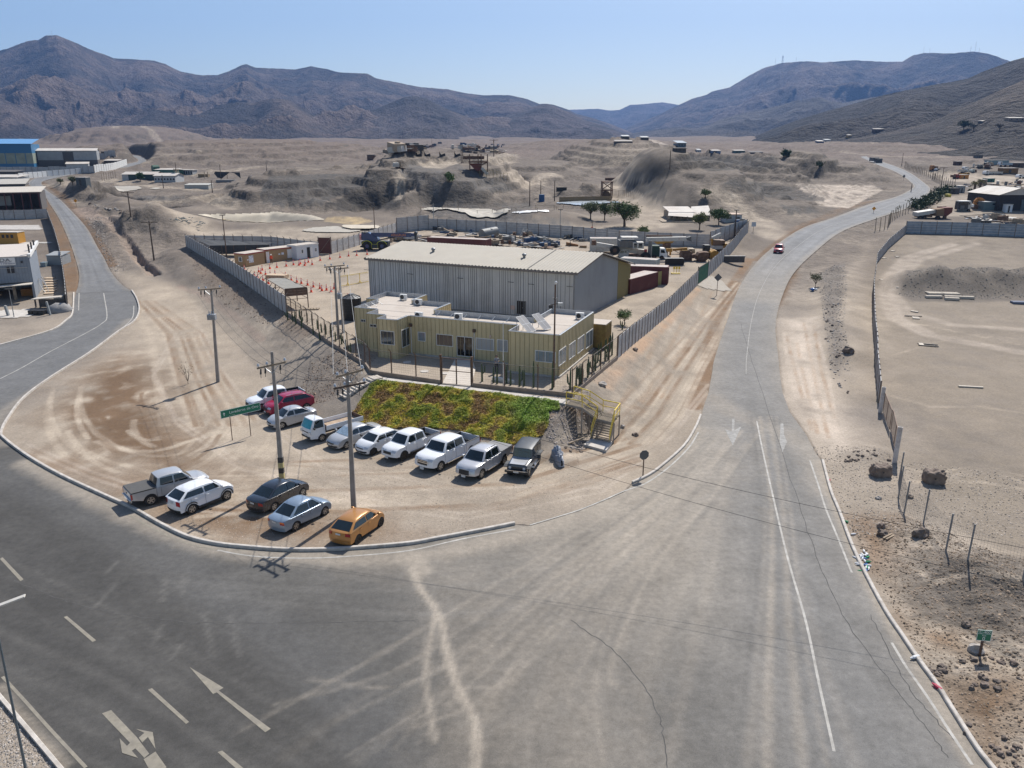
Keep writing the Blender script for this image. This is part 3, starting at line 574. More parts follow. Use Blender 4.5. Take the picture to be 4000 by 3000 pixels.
def make_junction():
 lo=np.array([-75,10.]);hi=np.array([48,132.]);st_=.22
 xs=np.arange(lo[0],hi[0],st_);ys=np.arange(lo[1],hi[1],st_);X,Y=np.meshgrid(xs,ys);sh=X.shape;X=X.ravel();Y=Y.ravel()
 ins=inside(X,Y,junction)
 I=ins.reshape(sh);nb=I.copy();nb[1:] |= I[:-1];nb[:-1] |= I[1:];nb2=nb.copy();nb2[:,1:] |= nb[:,:-1];nb2[:,:-1] |= nb[:,1:]
 ring=(nb2 & ~I).ravel();P=junction
 x,y=X[ring],Y[ring];best=np.full(x.shape,1e9);bx,by=x.copy(),y.copy()
 for i in range(len(P)):
  a=P[i];b=P[(i+1) % len(P)];d=b-a;t=np.clip(((x-a[0])*d[0]+(y-a[1])*d[1])/(d@d+1e-9),0,1);qx=a[0]+t*d[0];qy=a[1]+t*d[1];q=(x-qx)**2+(y-qy)**2
  m=q < best;best[m]=q[m];bx[m]=qx[m];by[m]=qy[m]
 X[ring]=bx;Y[ring]=by
 co=np.stack([X,Y,base(Y)+.02],1)
 o=grid_obj('road_junction',co,sh[0],sh[1],road_mat,road_color(X,Y),keep=ins)
 tag(o,kind='structure')
make_junction()
def ribbon(name,Lp,Rp,rows=13,far=False):
 n=min(len(Lp),len(Rp));Lp=Lp[:n];Rp=Rp[:n]
 # densify
 t=np.linspace(0,n-1,n*4);Lx=np.stack([np.interp(t,np.arange(n),Lp[:,k]) for k in (0,1)],1);Rx=np.stack([np.interp(t,np.arange(n),Rp[:,k]) for k in (0,1)],1)
 u=np.linspace(0,1,rows);P=Lx[:,None]*(1-u)[None,:,None]+Rx[:,None]*u[None,:,None]
 X=P[...,0].ravel();Y=P[...,1].ravel();U=np.tile(u,len(t))
 nz=fbm(X/5,Y/5,4);n2=fbm(U*9+3,np.repeat(t,rows)/14,3)
 edge=np.clip(np.abs(U-.5)*2,0,1);k=sstep(.72,1,edge+.18*nz)
 c=np.array([.17,.171,.172])[None]*(1+.45*n2+.16*nz)[:,None];cj=road_color(X,Y);kk=sstep(88,175,Y)[:,None];c=cj*(1-kk)+c*kk;k=k[:,None]*.8*(.3+.7*kk)
 c=c*(1-k)+AU[None]*.8*k
 return grid_obj(name,np.stack([X,Y,base(Y)+.02+.04*(1-edge**2)*kk[:,0]],1),len(t),rows,road_mat,np.clip(c,.02,.8)),Lx,Rx
rr,RLx,RRx=ribbon('valley_road',rroadL,rroadR);tag(rr,kind='structure')
lr,LLx,LRx=ribbon('left_road',lroadL,lroadR);lr.name='side_road';tag(lr,kind='structure')
# painted markings, one sheet per mark family
def strip_pts(P,w_,z=.026,mb=None,dash=None):
 P=np.asarray(P,float);d=np.gradient(P,axis=0);d /= np.linalg.norm(d,axis=1)[:,None]+1e-9;nrm=np.stack([-d[:,1],d[:,0]],1)
 for i in range(len(P)-1):
  if dash and (i // dash[0]) % 2: continue
  a,b=P[i],P[i+1];na,nb_=nrm[i]*w_/2,nrm[i+1]*w_/2
  q=[(a-na),(b-nb_),(b+nb_),(a+na)];mb.add([(p[0],p[1],float(base(p[1]))+z) for p in q],[(0,1,2,3)])
def line_mark(name,pts,w_,mt,world=False,z=.026,n=8):
 mb=MB();P=pts if world else smooth(GBL(pts),n);strip_pts(P,w_,z,mb);tag(mb.build(name,mt),kind='structure')
white=mat('road_paint',(.45,.43,.39),.8,var=.25,scale=2.5,dirt=((.22,.205,.18),.8))
tanp=mat('dusty_road_paint',(.25,.225,.175),.8,var=.25,scale=3,dirt=((.2,.18,.15),.75))
line_mark('edge_line',ZL(B4,(830,738),(1000,770),(1200,790),(1500,795),(1800,780),(2212,740))+[(1808,2106),(2013,2068)],.13,white)
line_mark('edge_line',[(2070,2052),(2170,2022),(2260,1994),(2350,1958),(2441,1918),(2520,1890),(2610,1828),(2690,1750),(2728,1690)],.12,white,n=5)
line_mark('edge_line',ZL(B4,(0,400),(200,490),(400,600),(600,685),(830,738)),.13,tanp)
line_mark('centre_line',[(3258,2937),(3200,2676),(3146,2423),(3074,2170),(3010,1899),(2974,1736),(2956,1645)],.12,white)
line_mark('edge_line',ZL(B6,(150,945),(230,1180),(300,1400),(400,1640))+[(3327,2238)],.12,white)
line_mark('edge_line',[(3483,2512),(3538,2603),(3622,2723),(3712,2862),(3797,2989)],.13,white)
line_mark('edge_line',[(10,2645),(41,2678),(108,2751),(190,2843),(336,3000)],.13,tanp)
line_mark('centre_line',[(405,1145),(418,1235),(398,1264),(344,1297),(200,1372),(80,1440),(-40,1500)],.13,white)
line_mark('edge_line',[(309,1145),(307,1213)],.13,white);line_mark('edge_line',[(523,1195),(517,1242),(470,1290)],.13,white)
mb=MB()
def poly_px(mb,pts,z=.028):
 P=[gb(*p) for p in pts];mb.add([(p[0],p[1],p[2]+z) for p in P],[tuple(range(len(P)-1,-1,-1))])
for a in ([(0,2185),(10,2178),(92,2264),(80,2272)],[(249,2412),(262,2408),(376,2503),(362,2510)],[(578,2696),(594,2690),(739,2822),(727,2830)],[(850,2940),(868,2934),(960,3010),(940,3020)]): poly_px(mb,a)
tag(mb.build('lane_line',tanp),kind='structure')
mb=MB();poly_px(mb,ZL(B8,(1365,935),(1610,1085),(1575,1105),(1950,1380),(1910,1405),(1560,1118),(1535,1130)));tag(mb.build('lane_arrow',tanp),kind='structure')
mb=MB();poly_px(mb,ZL(B8,(735,1270),(800,1245),(985,1440),(1075,1560),(1040,1590)))
poly_px(mb,ZL(B8,(1035,1600),(1120,1545),(1200,1659),(1100,1720)),.031);poly_px(mb,ZL(B8,(1000,1445),(1040,1410),(980,1382),(1100,1405),(1120,1525),(1065,1440),(1025,1480)),.031)
poly_px(mb,ZL(B8,(945,1475),(985,1515),(950,1540),(995,1592),(880,1555),(862,1450),(915,1505)),.034);tag(mb.build('lane_arrow',tanp),kind='structure')
fwhite=mat('faded_road_paint',(.33,.32,.30),.85,var=.3,scale=2.5,dirt=((.22,.21,.19),.9));mb=MB();poly_px(mb,ZL(V,(1581,905),(1587,905),(1586,930),(1601,922),(1583,963),(1566,928),(1581,932)));poly_px(mb,ZL(V,(1686,915),(1692,915),(1694,940),(1700,955),(1690,978),(1684,955)));tag(mb.build('lane_arrow',fwhite),kind='structure')
linem=mat('dark_line',(.075,.072,.068),.9,var=.4,scale=2);rgc=random.Random(8)  # thin jittered dark lines laid over the asphalt
for a in ([(30,1255),(200,1315),(420,1345),(700,1345),(900,1340)],[(1600,700),(1700,1010),(1800,1290),(1960,1520),(2050,1640)],[(1880,1330),(1960,1480),(2060,1600)],[(1230,1340),(1340,1420),(1420,1540),(1440,1659)]):
 P=smooth(GBL(ZL(V,*a)),14);P=P+np.array([[rgc.uniform(-.07,.07),rgc.uniform(-.07,.07)] for _ in P]);mb=MB();strip_pts(P,.045,.024,mb);tag(mb.build('road_dark_line',linem),kind='structure')
line_mark('centre_line',(RLx+RRx)[30:]/2,.09,fwhite,True,z=.075)
# kerbs
kerb_mat=mat('kerb_concrete',(.50,.46,.41),.9,var=.18,scale=3,dirt=((.25,.21,.17),.4),bump=.3)
def kerb(P,w_=.17,h_=.17,side=1):
 P=np.asarray(P,float);d=np.gradient(P,axis=0);d /= np.linalg.norm(d,axis=1)[:,None]+1e-9;nr=np.stack([-d[:,1],d[:,0]],1)*side
 mb=MB();prof=[(0,-.2),(0.0,h_-.03),(.03,h_),(w_,h_),(w_,-.2)];n=len(prof);vs=[];fs=[]
 for i,p in enumerate(P):
  for (o,z) in prof: q=p+nr[i]*o;vs.append((q[0],q[1],float(base(q[1]))+z))
 for i in range(len(P)-1):
  for k in range(n-1): fs.append((i*n+k,i*n+k+1,(i+1)*n+k+1,(i+1)*n+k))
 fs += [tuple(range(n)),tuple(range((len(P)-1)*n+n-1,(len(P)-1)*n-1,-1))]
 mb.add(vs,fs);tag(mb.build('kerb',kerb_mat),kind='structure')
kerb(k1,side=1,w_=.2,h_=.2);kerb(k2,side=1);kerb(k3,side=1);kerb(k4,side=-1);kerb(k5,side=-1)
# ---------------------------------------------------------------- mountains
def mountain(name,sil,Rr_,Rb,colr,colr2,amp=.35,sc_=420,seed=0,nc=420,nr=90,back=.35,zb_off=-6,pw=1.25,sink=0,oc=8,gn=.58):
 sil=sorted(sil);sx=np.array([s[0] for s in sil],float);sy=np.array([s[1] for s in sil],float)
 px=np.linspace(sx[0],sx[-1],nc);py=np.interp(px,sx,sy)
 rx=(px-2000)/F;b_=(1500-py)/F;ry=CP+b_*SP;rz=-SP+b_*CP;rh=np.hypot(rx,ry);ux,uy,m=rx/rh,ry/rh,rz/rh
 a=np.arctan2(ux,uy);Rv=Rr_*(1+.10*fbm(a*9+seed,a*0+seed,3));Rbv=Rb*(1+.10*fbm(a*14+seed+5,a*0,3))
 zr=CH+Rv*m;t=np.concatenate([np.linspace(0,1,nr),1+np.linspace(.04,back,14)])
 T,A=np.meshgrid(t,a,indexing='ij');RV=Rbv+(Rv-Rbv)*T;X=np.sin(A)*RV;Y=np.cos(A)*RV
 zb=base(np.cos(a)*Rbv)+zb_off;hh=np.clip(zr-zb,2,None)
 W=X+60*fbm(X/500,Y/500,2);Wy=Y+60*fbm(X/500+40,Y/500,2)
 rn=ridged(W/sc_+seed,Wy/(sc_*1.4)+seed,oc,gn)-.45
 rn0=(ridged((W+.35*Wy)/(sc_*2.1)+seed*7,(Wy-.35*W)/(sc_*2.9),2,.45)-.42)*1.15
 rn2=ridged(A*Rr_/(sc_*.6)+seed*3+1.2*fbm(X/300,Y/300,3),RV/(sc_*.8),5,.5)-.45
 prof=np.where(T <= 1,(T**pw)*.75+.25*T**2.6,1-(T-1)*1.3)
 env=np.where(T <= 1,np.sin(np.clip(T,0,1)*np.pi)**.7*(.75-.2*T),0)*np.minimum(1,T*6)
 Zg=zb[None]+hh[None]*(prof+amp*env*(rn*.8+rn2*.4+rn0))
 Zg += np.where(T > .9,.5,1)*hh[None]*.018*fbm(X/60,Y/60,4)*np.minimum(1,T*8)
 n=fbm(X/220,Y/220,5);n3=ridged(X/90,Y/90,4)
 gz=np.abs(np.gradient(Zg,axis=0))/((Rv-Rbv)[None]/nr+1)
 k=np.clip(.5+1.0*n+.6*(n3-.5)-1.0*(rn+rn2*.5)-.8*rn0-.3*(gz-.4),0,1)[...,None]  # ravines and ridges toned apart: relief shading put into the rock colour
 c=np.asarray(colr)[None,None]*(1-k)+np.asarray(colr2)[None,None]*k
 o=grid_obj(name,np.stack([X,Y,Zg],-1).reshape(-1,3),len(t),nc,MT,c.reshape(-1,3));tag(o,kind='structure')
MT=vcol_mat('mountain_rock',s=(.004,.03,.15),amt=(.12,.22,.25),bump=1.0,bdist=20)
S1=[(-900,230),(-400,215),(-150,222)]+ZL(A1,(0,436),(75,420),(230,355),(330,345),(400,305),(490,305),(620,355),(760,420),(980,500),(1200,515),(1330,525),(1430,555),(1560,620),(1750,650),(1880,648),(1980,615),(2080,565),(2130,553),(2212,585))+ZL(A2,(150,590),(340,600),(480,570),(600,595),(720,625),(960,635),(1030,675),(1290,727),(1400,750),(1660,772),(1830,808),(1950,822),(2180,822))+ZL(A3,(130,855),(240,900),(300,895),(360,905),(480,945),(560,985),(700,1020),(850,1070),(1000,1130),(1080,1165))
RK1=(.185,.142,.122);RK2=(.062,.055,.055);RK3=(.20,.15,.125)
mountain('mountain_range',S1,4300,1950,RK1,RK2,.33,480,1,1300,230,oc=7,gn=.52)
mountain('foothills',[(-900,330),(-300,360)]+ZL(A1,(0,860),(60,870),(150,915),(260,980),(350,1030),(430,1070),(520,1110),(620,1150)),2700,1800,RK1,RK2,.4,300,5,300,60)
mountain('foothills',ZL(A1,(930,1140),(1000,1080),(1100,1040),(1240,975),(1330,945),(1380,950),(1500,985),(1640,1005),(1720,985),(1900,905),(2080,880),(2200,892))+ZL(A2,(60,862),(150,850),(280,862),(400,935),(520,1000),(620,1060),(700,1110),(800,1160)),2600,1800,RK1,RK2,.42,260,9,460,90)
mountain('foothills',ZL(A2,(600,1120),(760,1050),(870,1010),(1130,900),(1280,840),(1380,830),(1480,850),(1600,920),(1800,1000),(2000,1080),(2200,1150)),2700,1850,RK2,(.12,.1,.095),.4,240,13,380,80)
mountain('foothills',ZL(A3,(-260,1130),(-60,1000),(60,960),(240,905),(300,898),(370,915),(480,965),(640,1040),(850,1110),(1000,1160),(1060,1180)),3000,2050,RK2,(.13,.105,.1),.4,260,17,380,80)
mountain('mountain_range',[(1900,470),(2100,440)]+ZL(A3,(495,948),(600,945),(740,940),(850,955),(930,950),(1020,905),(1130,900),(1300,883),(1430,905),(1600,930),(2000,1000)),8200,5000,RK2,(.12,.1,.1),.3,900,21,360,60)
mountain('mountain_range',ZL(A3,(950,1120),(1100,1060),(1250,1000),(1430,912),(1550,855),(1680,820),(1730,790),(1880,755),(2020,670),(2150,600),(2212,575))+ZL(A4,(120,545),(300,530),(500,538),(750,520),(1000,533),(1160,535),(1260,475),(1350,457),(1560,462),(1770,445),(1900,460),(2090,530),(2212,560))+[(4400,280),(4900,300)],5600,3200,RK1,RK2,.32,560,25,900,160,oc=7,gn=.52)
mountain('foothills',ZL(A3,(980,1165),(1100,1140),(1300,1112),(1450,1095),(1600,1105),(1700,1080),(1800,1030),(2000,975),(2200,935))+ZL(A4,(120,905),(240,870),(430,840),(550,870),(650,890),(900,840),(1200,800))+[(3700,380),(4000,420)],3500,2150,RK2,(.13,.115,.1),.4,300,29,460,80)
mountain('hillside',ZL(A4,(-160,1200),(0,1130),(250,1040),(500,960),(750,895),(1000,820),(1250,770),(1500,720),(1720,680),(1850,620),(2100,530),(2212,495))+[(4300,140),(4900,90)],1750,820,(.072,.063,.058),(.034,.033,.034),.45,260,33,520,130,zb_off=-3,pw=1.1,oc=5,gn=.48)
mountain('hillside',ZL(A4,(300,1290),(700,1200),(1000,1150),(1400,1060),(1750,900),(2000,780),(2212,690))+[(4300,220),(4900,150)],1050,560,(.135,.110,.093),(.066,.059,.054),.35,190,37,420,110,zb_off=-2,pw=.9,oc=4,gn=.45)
from mathutils.bvhtree import BVHTree
bpy.context.view_layer.update();_dg=bpy.context.evaluated_depsgraph_get()
_bvh += [BVHTree.FromObject(o,_dg) for o in list(COL.objects) if o.name.startswith('hillside')]
def drape(name,poly,m,lift=.08,step=.5,col=None):
 """a sheet laid over the ground inside a world polygon"""
 P=np.array([tuple(p)[:2] for p in poly]);lo,hi=P.min(0),P.max(0);xs_=np.arange(lo[0]-step,hi[0]+step*2,step);ys_=np.arange(lo[1]-step,hi[1]+step*2,step);X,Y=np.meshgrid(xs_,ys_);sh=X.shape;X=X.ravel();Y=Y.ravel()
 d=sdist(X,Y,P,5);keep=d < 0
 if not keep.any(): keep=np.abs(d) < step*1.5
 z=hfast(X,Y)+lift+.04*fbm(X/1.1,Y/1.1,3);return grid_obj(name,np.stack([X,Y,z],1),sh[0],sh[1],m,col,keep=keep)
# ================================================================ the compound
conc=mat('concrete',(.46,.43,.39),.9,var=.15,scale=1.5,dirt=((.28,.25,.21),.35),bump=.3)
panelm=mat('wall_slab',(.42,.41,.40),.9,var=.16,scale=1.2,dirt=((.27,.25,.23),.4),bump=.4)
postm=mat('wall_post',(.20,.165,.14),.9,var=.2,scale=3)
rust=mat('rusty_steel',(.115,.075,.055),.85,var=.3,scale=4,dirt=((.20,.10,.055),.5))
darkm=mat('dark_steel',(.045,.043,.042),.6,var=.2)
galv=mat('galvanised_sheet',(.40,.42,.44),.45,.35,var=.08,scale=1)
white_p=mat('white_paint',(.74,.73,.70),.5,var=.05,dirt=((.5,.46,.4),.2))
black=mat('black_plastic',(.012,.012,.013),.5,var=.2)
glass=mat('window_glass',(.035,.05,.06),.06,spec=.8,var=.3,scale=1)
glassb=mat('blind_glass',(.33,.35,.36),.15,spec=.8,var=.08,scale=.5,wave=(30,'Z',.2))
wood=mat('weathered_wood',(.30,.235,.165),.9,var=.3,scale=2,dirt=((.15,.12,.09),.4))
yellow_r=mat('yellow_rail',(.80,.58,.07),.45,var=.06)
def plane_hit(p0,th,px,py):
 Rr=ray(px,py);c,sn=math.cos(th),math.sin(th);s=(p0[1]*Rr[0]/Rr[1]-p0[0])/(c-sn*Rr[0]/Rr[1])
 return s,CH+Rr[2]*(p0[1]+s*sn)/Rr[1]
def resample(P,step):
 P=np.asarray(P,float)[:,:2];L=np.concatenate([[0],np.cumsum(np.linalg.norm(np.diff(P,axis=0),axis=1))]);n=max(1,int(round(L[-1]/step)));t=np.linspace(0,L[-1],n+1)
 return np.stack([np.interp(t,L,P[:,0]),np.interp(t,L,P[:,1])],1)
_pm={}
def precast_wall(P,h,label,step=2.0,arms=1,group=None,m=None,pm=None,rows=4,zf=None,name='concrete_wall'):
 """posts with slabs slotted between them; posts are parts, the slabs one part"""
 q=resample(P,step);z=[zf if zf is not None else H1(*p) for p in q]
 o=empty(name,(q[0][0],q[0][1],z[0]),0,label,'wall',group)
 key=(round(h,2),arms,(pm or postm).name)
 if key not in _pm:
  b=MB();b.bx(-.07,.07,-.075,.075,-.5,h+.04)
  if arms: b.bar((0,0,h),(0,-.3*arms,h+.33),.06)
  _pm[key]=b.mesh('wall_post',pm or postm)
 mb=MB();rg=random.Random(int(abs(q[0][0])*10))
 for i in range(len(q)):
  j=min(i,len(q)-2);d=q[j+1]-q[j];a=math.atan2(d[1],d[0])
  p=bpy.data.objects.new('post',_pm[key]);COL.objects.link(p);p.parent=o;p.location=(q[i][0]-q[0][0],q[i][1]-q[0][1],z[i]-z[0]);p.rotation_euler=(rg.uniform(-.012,.012),rg.uniform(-.012,.012),a)
  if i < len(q)-1:
   L=np.linalg.norm(q[i+1]-q[i]);zz=max(z[i],z[i+1])-z[0]-.05;c=(q[i]+q[i+1])/2-q[0];sh=(h+.0)/rows
   mb.box((c[0],c[1],zz-.25),(L-.05,.045,.6),a)
   for k in range(rows): mb.box((c[0],c[1],zz+sh*(k+.5)),(L-.06,.05+.012*(k % 2)+rg.uniform(0,.008),sh-.022),a)
 mb.build('slabs',m or panelm,o);return o
zL=lambda L: np.array(L)
W_left=zL([pz((729,968),3.4),pz((905,1071),3.1),pz((1020,1152),2.8),pz((1121,1226),2.6)])
cb=W_left;tcorner=W_left[-1]
precast_wall(W_left,2.35,'long pale concrete slab wall climbing from the fence to the far left corner of the yard',2.0,-1)
W_back=zL([W_left[0],pz((1058,968),3.6),pz((1246,985),3.8)])
precast_wall(W_back,2.3,'concrete slab wall behind the portable cabins and the shade net',2.0,1)
precast_wall([pz((1295,982),4.0),pz((1548,908),4.4)],2.3,'concrete slab wall between the brown gate and the blue crane',2.4,1)
precast_wall([pz((1550,906),4.4),pz((1674,897),4.5)],3.3,'tall corner stretch of concrete slab wall behind the blue crane boom',2.4,0,rows=6)
precast_wall([pz((1674,897),4.5),pz((2000,918),4.4),pz((2415,942),4.3),pz((2773,953),4.2)],2.5,'back wall of concrete slabs running behind the scrap yard',2.6,0,rows=5)
precast_wall([pz((2773,953),4.2),pz((2912,935),3.3)],3.0,'taller end stretch of the back wall next to the loading machine',2.6,0,rows=6)
W_r=[pz((2411,1403),2.55),pz((2560,1262),2.3),pz((2724,1118),2.0)]
precast_wall(W_r,2.3,'concrete slab wall with bent arms between the cactus fence and the green gate',1.6,1)
precast_wall([pz((2763,1088),2.1),pz((2918,934),3.3)],2.5,'concrete slab wall beyond the green gate beside the parked loader',1.9,1)
# gates
def gate(P0,P1,h,m,label,name='gate',ribs=8,diag=True,frame=None):
 P0=np.array(P0[:2]);P1=np.array(P1[:2]);d=P1-P0;L=np.linalg.norm(d);a=math.atan2(d[1],d[0]);z=H1(*((P0+P1)/2))
 o=empty(name,(P0[0],P0[1],z),a,label,'gate');b=MB();b.bx(0.05,L-.05,-.015,.015,.1,h)
 for k in range(ribs*3): x=.1+(L-.2)*k/(ribs*3-1);b.bx(x-.02,x+.02,-.035,.035,.12,h-.03)
 b.build('sheet',m,o)
 for x in (0,L): f=MB();f.bx(x-.07,x+.07,-.07,.07,-.3,h+.25);f.build('post',frame or postm,o)
 f=MB();f.bx(.05,L-.05,-.05,.05,h,h+.08);f.bx(.05,L-.05,-.05,.05,.04,.12)
 if diag: f.bar((.1,-.06,.15),(L-.1,-.06,h-.05),.06)
 f.build('frame',frame or postm,o);return o
gate(pz((1246,985),3.8),pz((1295,982),4.0),3.0,mat('maroon_gate',(.10,.035,.03),.7,var=.2),'dark red metal gate behind the white cabin')
gate(pz((2724,1118),2.0),pz((2763,1088),2.1),2.6,mat('green_gate',(.035,.14,.085),.7,var=.25,dirt=((.15,.18,.12),.3)),'green sheet metal gate in the side wall by the road',diag=False)
# ---- low wall and mesh fence on the front
def mesh_fence(P,label,posts,hw=.38,hf=2.0,group=None,rz0=None,lw=True):
 P=np.asarray(P,float)[:,:2];z0=H1(*P[0]) if rz0 is None else rz0
 o=empty('mesh_fence',(P[0][0],P[0][1],z0),0,label,'fence',group)
 if lw:
  b=MB()
  for i in range(len(P)-1): d=P[i+1]-P[i];L=np.linalg.norm(d);c=(P[i]+P[i+1])/2-P[0];b.box((c[0],c[1],hw/2-.25),(L+.15,.16,hw+.5),math.atan2(d[1],d[0]))
  b.build('low_wall',mat('low_wall',(.27,.215,.17),.9,var=.2,scale=2,dirt=((.17,.13,.1),.4)),o)
 q=resample(P,posts);b=MB();h=hw if lw else 0
 for i in range(len(q)):
  j=min(i,len(q)-2);d=q[j+1]-q[j];a=math.atan2(d[1],d[0]);p=q[i]-P[0]
  m_=MB();m_.bx(-.04,.04,-.04,.04,-.2,h+hf);m_.bar((0,0,h+hf),(0,-.33,h+hf+.33),.055)
  po=m_.build('post',rust,o);po.location=(p[0],p[1],0);po.rotation_euler=(0,0,a)
  if i < len(q)-1:
   e_=q[i+1]-P[0]
   b.bar((p[0],p[1],h+hf-.05),(e_[0],e_[1],h+hf-.05),.035)
   for k in range(1,9): zz=h+hf*k/9.;b.bar((p[0],p[1],zz),(e_[0],e_[1],zz),.007)
   n=int(posts/.22)
   for k in range(n): t=(k+.5)/n;x,y=p[0]*(1-t)+e_[0]*t,p[1]*(1-t)+e_[1]*t;b.bar((x,y,h),(x,y,h+hf),.005)
 b.build('wire_mesh',mat('fence_wire',(.13,.115,.10),.7,.3,var=.2),o);return o
FL=pz(B1(275,665),2.6);FR=pz(B1(1722,832),2.6);GL=pz(B1(782,738),2.6);GR=pz(B1(1003,758),2.6);SL=pz(B1(235,608),2.6)
mesh_fence([tcorner,pz((1290,1345),2.6),SL],'mesh fence on a low wall down the left edge, cacti along its foot',2.4)
mesh_fence([SL,FL,GL],'mesh fence on a low wall left of the front gate',2.6)
mesh_fence([GR,FR],'mesh fence on a low wall right of the front gate',2.9)
mesh_fence([FR,pz((2409,1405),2.6)],'mesh fence on a low wall climbing the right edge, cacti behind it',2.6)
# front double gate
d=GR-GL;Lg=np.linalg.norm(d);ga=math.atan2(d[1],d[0]);zg=H1(*GL)
o=empty('front_gate',(GL[0],GL[1],zg),ga,'tall dark double gate of steel frame and wire in front of the office door','gate')
for x in (0,Lg): b=MB();b.bx(x-.08,x+.08,-.08,.08,-.2,2.75);b.build('post',rust,o)
for x0,x1 in ((.1,Lg/2-.02),(Lg/2+.02,Lg-.1)):
 b=MB()
 for z_ in (.1,1.3,2.45): b.bx(x0,x1,-.03,.03,z_-.03,z_+.03)
 for x in (x0,x1): b.bx(x-.03,x+.03,-.032,.032,.1,2.45)
 for k in range(1,12): b.bx(x0,x1,-.004,.004,.1+k*.2-.003,.1+k*.2+.003)
 b.build('leaf',rust,o)
# ---------------------------------------------------------------- office
OA=R(-21.5);OO=Vector((4.2962,68.475,2.6));OU=Vector((math.cos(OA),math.sin(OA),0));OV=Vector((-OU.y,OU.x,0))
def oloc(u,v,z=0): return OO+OU*u+OV*v+Vector((0,0,z))
yel=mat('ochre_cladding',(.58,.48,.275),.55,var=.07,scale=.7,dirt=((.33,.26,.15),.25))
off=empty('office_building',OO,OA,'low ochre clad office with pale flat roofs behind the mesh fence','building')
PO=[(0,0),(0,11.4),(-4.6,11.4),(-4.6,6.3),(-15.8,6.3),(-15.8,10.3),(-20.6,10.3),(-20.6,13.9),(-25.9,13.9),(-25.9,9.3),(-24.4,9.3),(-24.4,4.4),(-21.5,4.4),(-21.5,2.1),(-19.2,2.1),(-19.2,.3),(-16.9,.3),(-16.9,2.65),(-5,2.65),(-5,0)]
b=MB();TOP=3.95;n=len(PO)
for i in range(n):
 a_,c_=Vector((*PO[i],0)),Vector((*PO[(i+1) % n],0));dd=c_-a_;L=dd.length;dd.normalize();nn=Vector((-dd.y,dd.x,0));ang_=math.atan2(dd.y,dd.x)  # inward is left (ccw)
 m_=(a_+c_)/2+nn*.05;b.box((m_.x,m_.y,TOP/2-.4),(L,.10,TOP+.8),ang_,mi=0)
 m_=(a_+c_)/2+nn*.115;b.box((m_.x,m_.y,TOP-.2),(L-.2,.02,.55),ang_,mi=1)
 m_=(a_+c_)/2+nn*.05;b.box((m_.x,m_.y,TOP+.02),(L+.02,.14,.035),ang_,mi=1)
 k=.25
 while k < L-.1:
  q=a_+dd*k-nn*.012;b.box((q.x,q.y,TOP/2-.4),(.035,.03,TOP+.78),ang_,mi=2);q=a_+dd*k+nn*.13;b.box((q.x,q.y,TOP-.22),(.05,.03,.5),ang_,mi=1);k += .46
b.build('wall',[yel,galv,mat('cladding_seam',(.34,.27,.15),.6,var=.1)],off)
roofm=mat('flat_roof',(.49,.43,.365),.85,var=.06,scale=.8,dirt=((.38,.32,.26),.35),wave=(6,'X',.25))
b=MB();b.add([(p[0],p[1],TOP-.42) for p in PO],[tuple(range(n))]);
for (x0,x1,y0,y1) in ((-24,-17,6,6.02),(-24,-16,9,9.02),(-21,-16,3.6,3.62),(-15,-5,4.6,4.62),(-4.5,-.5,6,6.02)): b.bx(x0,x1,y0,y1,TOP-.42,TOP-.405,mi=1)
b.build('roof',[roofm,mat('roof_seam',(.40,.35,.3),.9)],off)
for k in range(7): u=-15+k*1.55;b=MB();b.bar((u,6.15,TOP-.05),(u-.1,5.3,TOP-.4),.05);b.build('parapet_brace',galv,off)
for k in range(4): b=MB();b.bar((-24.2,5.2+k*1.2,TOP-.05),(-23.5,5.2+k*1.2,TOP-.4),.04);b.build('parapet_brace',galv,off)
def window(par,p0,th,a,c,name='window',pane=glass,mull=1,frame=white_p,origin=None,rot=None,fr=.06,proud=.05,tilt=0,depth=None):
 """pixel corners (upper left, lower right) on the vertical plane through p0 at angle th"""
 s0,z1=plane_hit(p0,th,*a);s1,z0=plane_hit(p0,th,*c);zt=plane_hit(p0,th,(a[0]+c[0])/2,a[1])[1];
 if s1 < s0: s0,s1=s1,s0
 w_=s1-s0;h_=max(.3,z1-z0);zc=(z0+z1)/2;mid=Vector(p0)+Vector((math.cos(th),math.sin(th),0))*((s0+s1)/2)
 o=bpy.data.objects.new(name,None)
 M=par.matrix_world if False else Matrix.Translation(par.location) @ Matrix.Rotation(par.rotation_euler[2],4,'Z')
 loc=M.inverted() @ Vector((mid.x,mid.y,zc))
 b=MB();hw,hh=w_/2,h_/2
 for (x0,x1,za,zb) in ((-hw,hw,hh-fr,hh),(-hw,hw,-hh,-hh+fr),(-hw,-hw+fr,-hh+fr,hh-fr),(hw-fr,hw,-hh+fr,hh-fr)): b.bx(x0,x1,-proud,.02,za,zb)
 for k in range(mull): x=-hw+w_*(k+1)/(mull+1);b.bx(x-fr*.4,x+fr*.4,-proud*.9,.02,-hh+fr,hh-fr)
 f=b.build(name,frame,par);f.location=loc;f.rotation_euler=(tilt,0,th-par.rotation_euler[2])
 b=MB();b.bx(-hw+fr,hw-fr,-proud*.45,.015,-hh+fr,hh-fr);p=b.build('pane',pane,f);return f
fp=oloc(-16.9,2.65);th=OA
window(off,fp,th,B1(612,360),B1(670,432),mull=0,pane=mat('pale_glass',(.22,.27,.3),.1,spec=.8));window(off,fp,th,B1(745,374),B1(868,470),mull=0,pane=mat('brown_glass',(.09,.07,.06),.1,spec=.8))
b_=window(off,fp,th,B1(892,390),B1(1010,545),name='door',mull=1,pane=mat('dark_glass',(.012,.011,.010),.08,spec=.7))
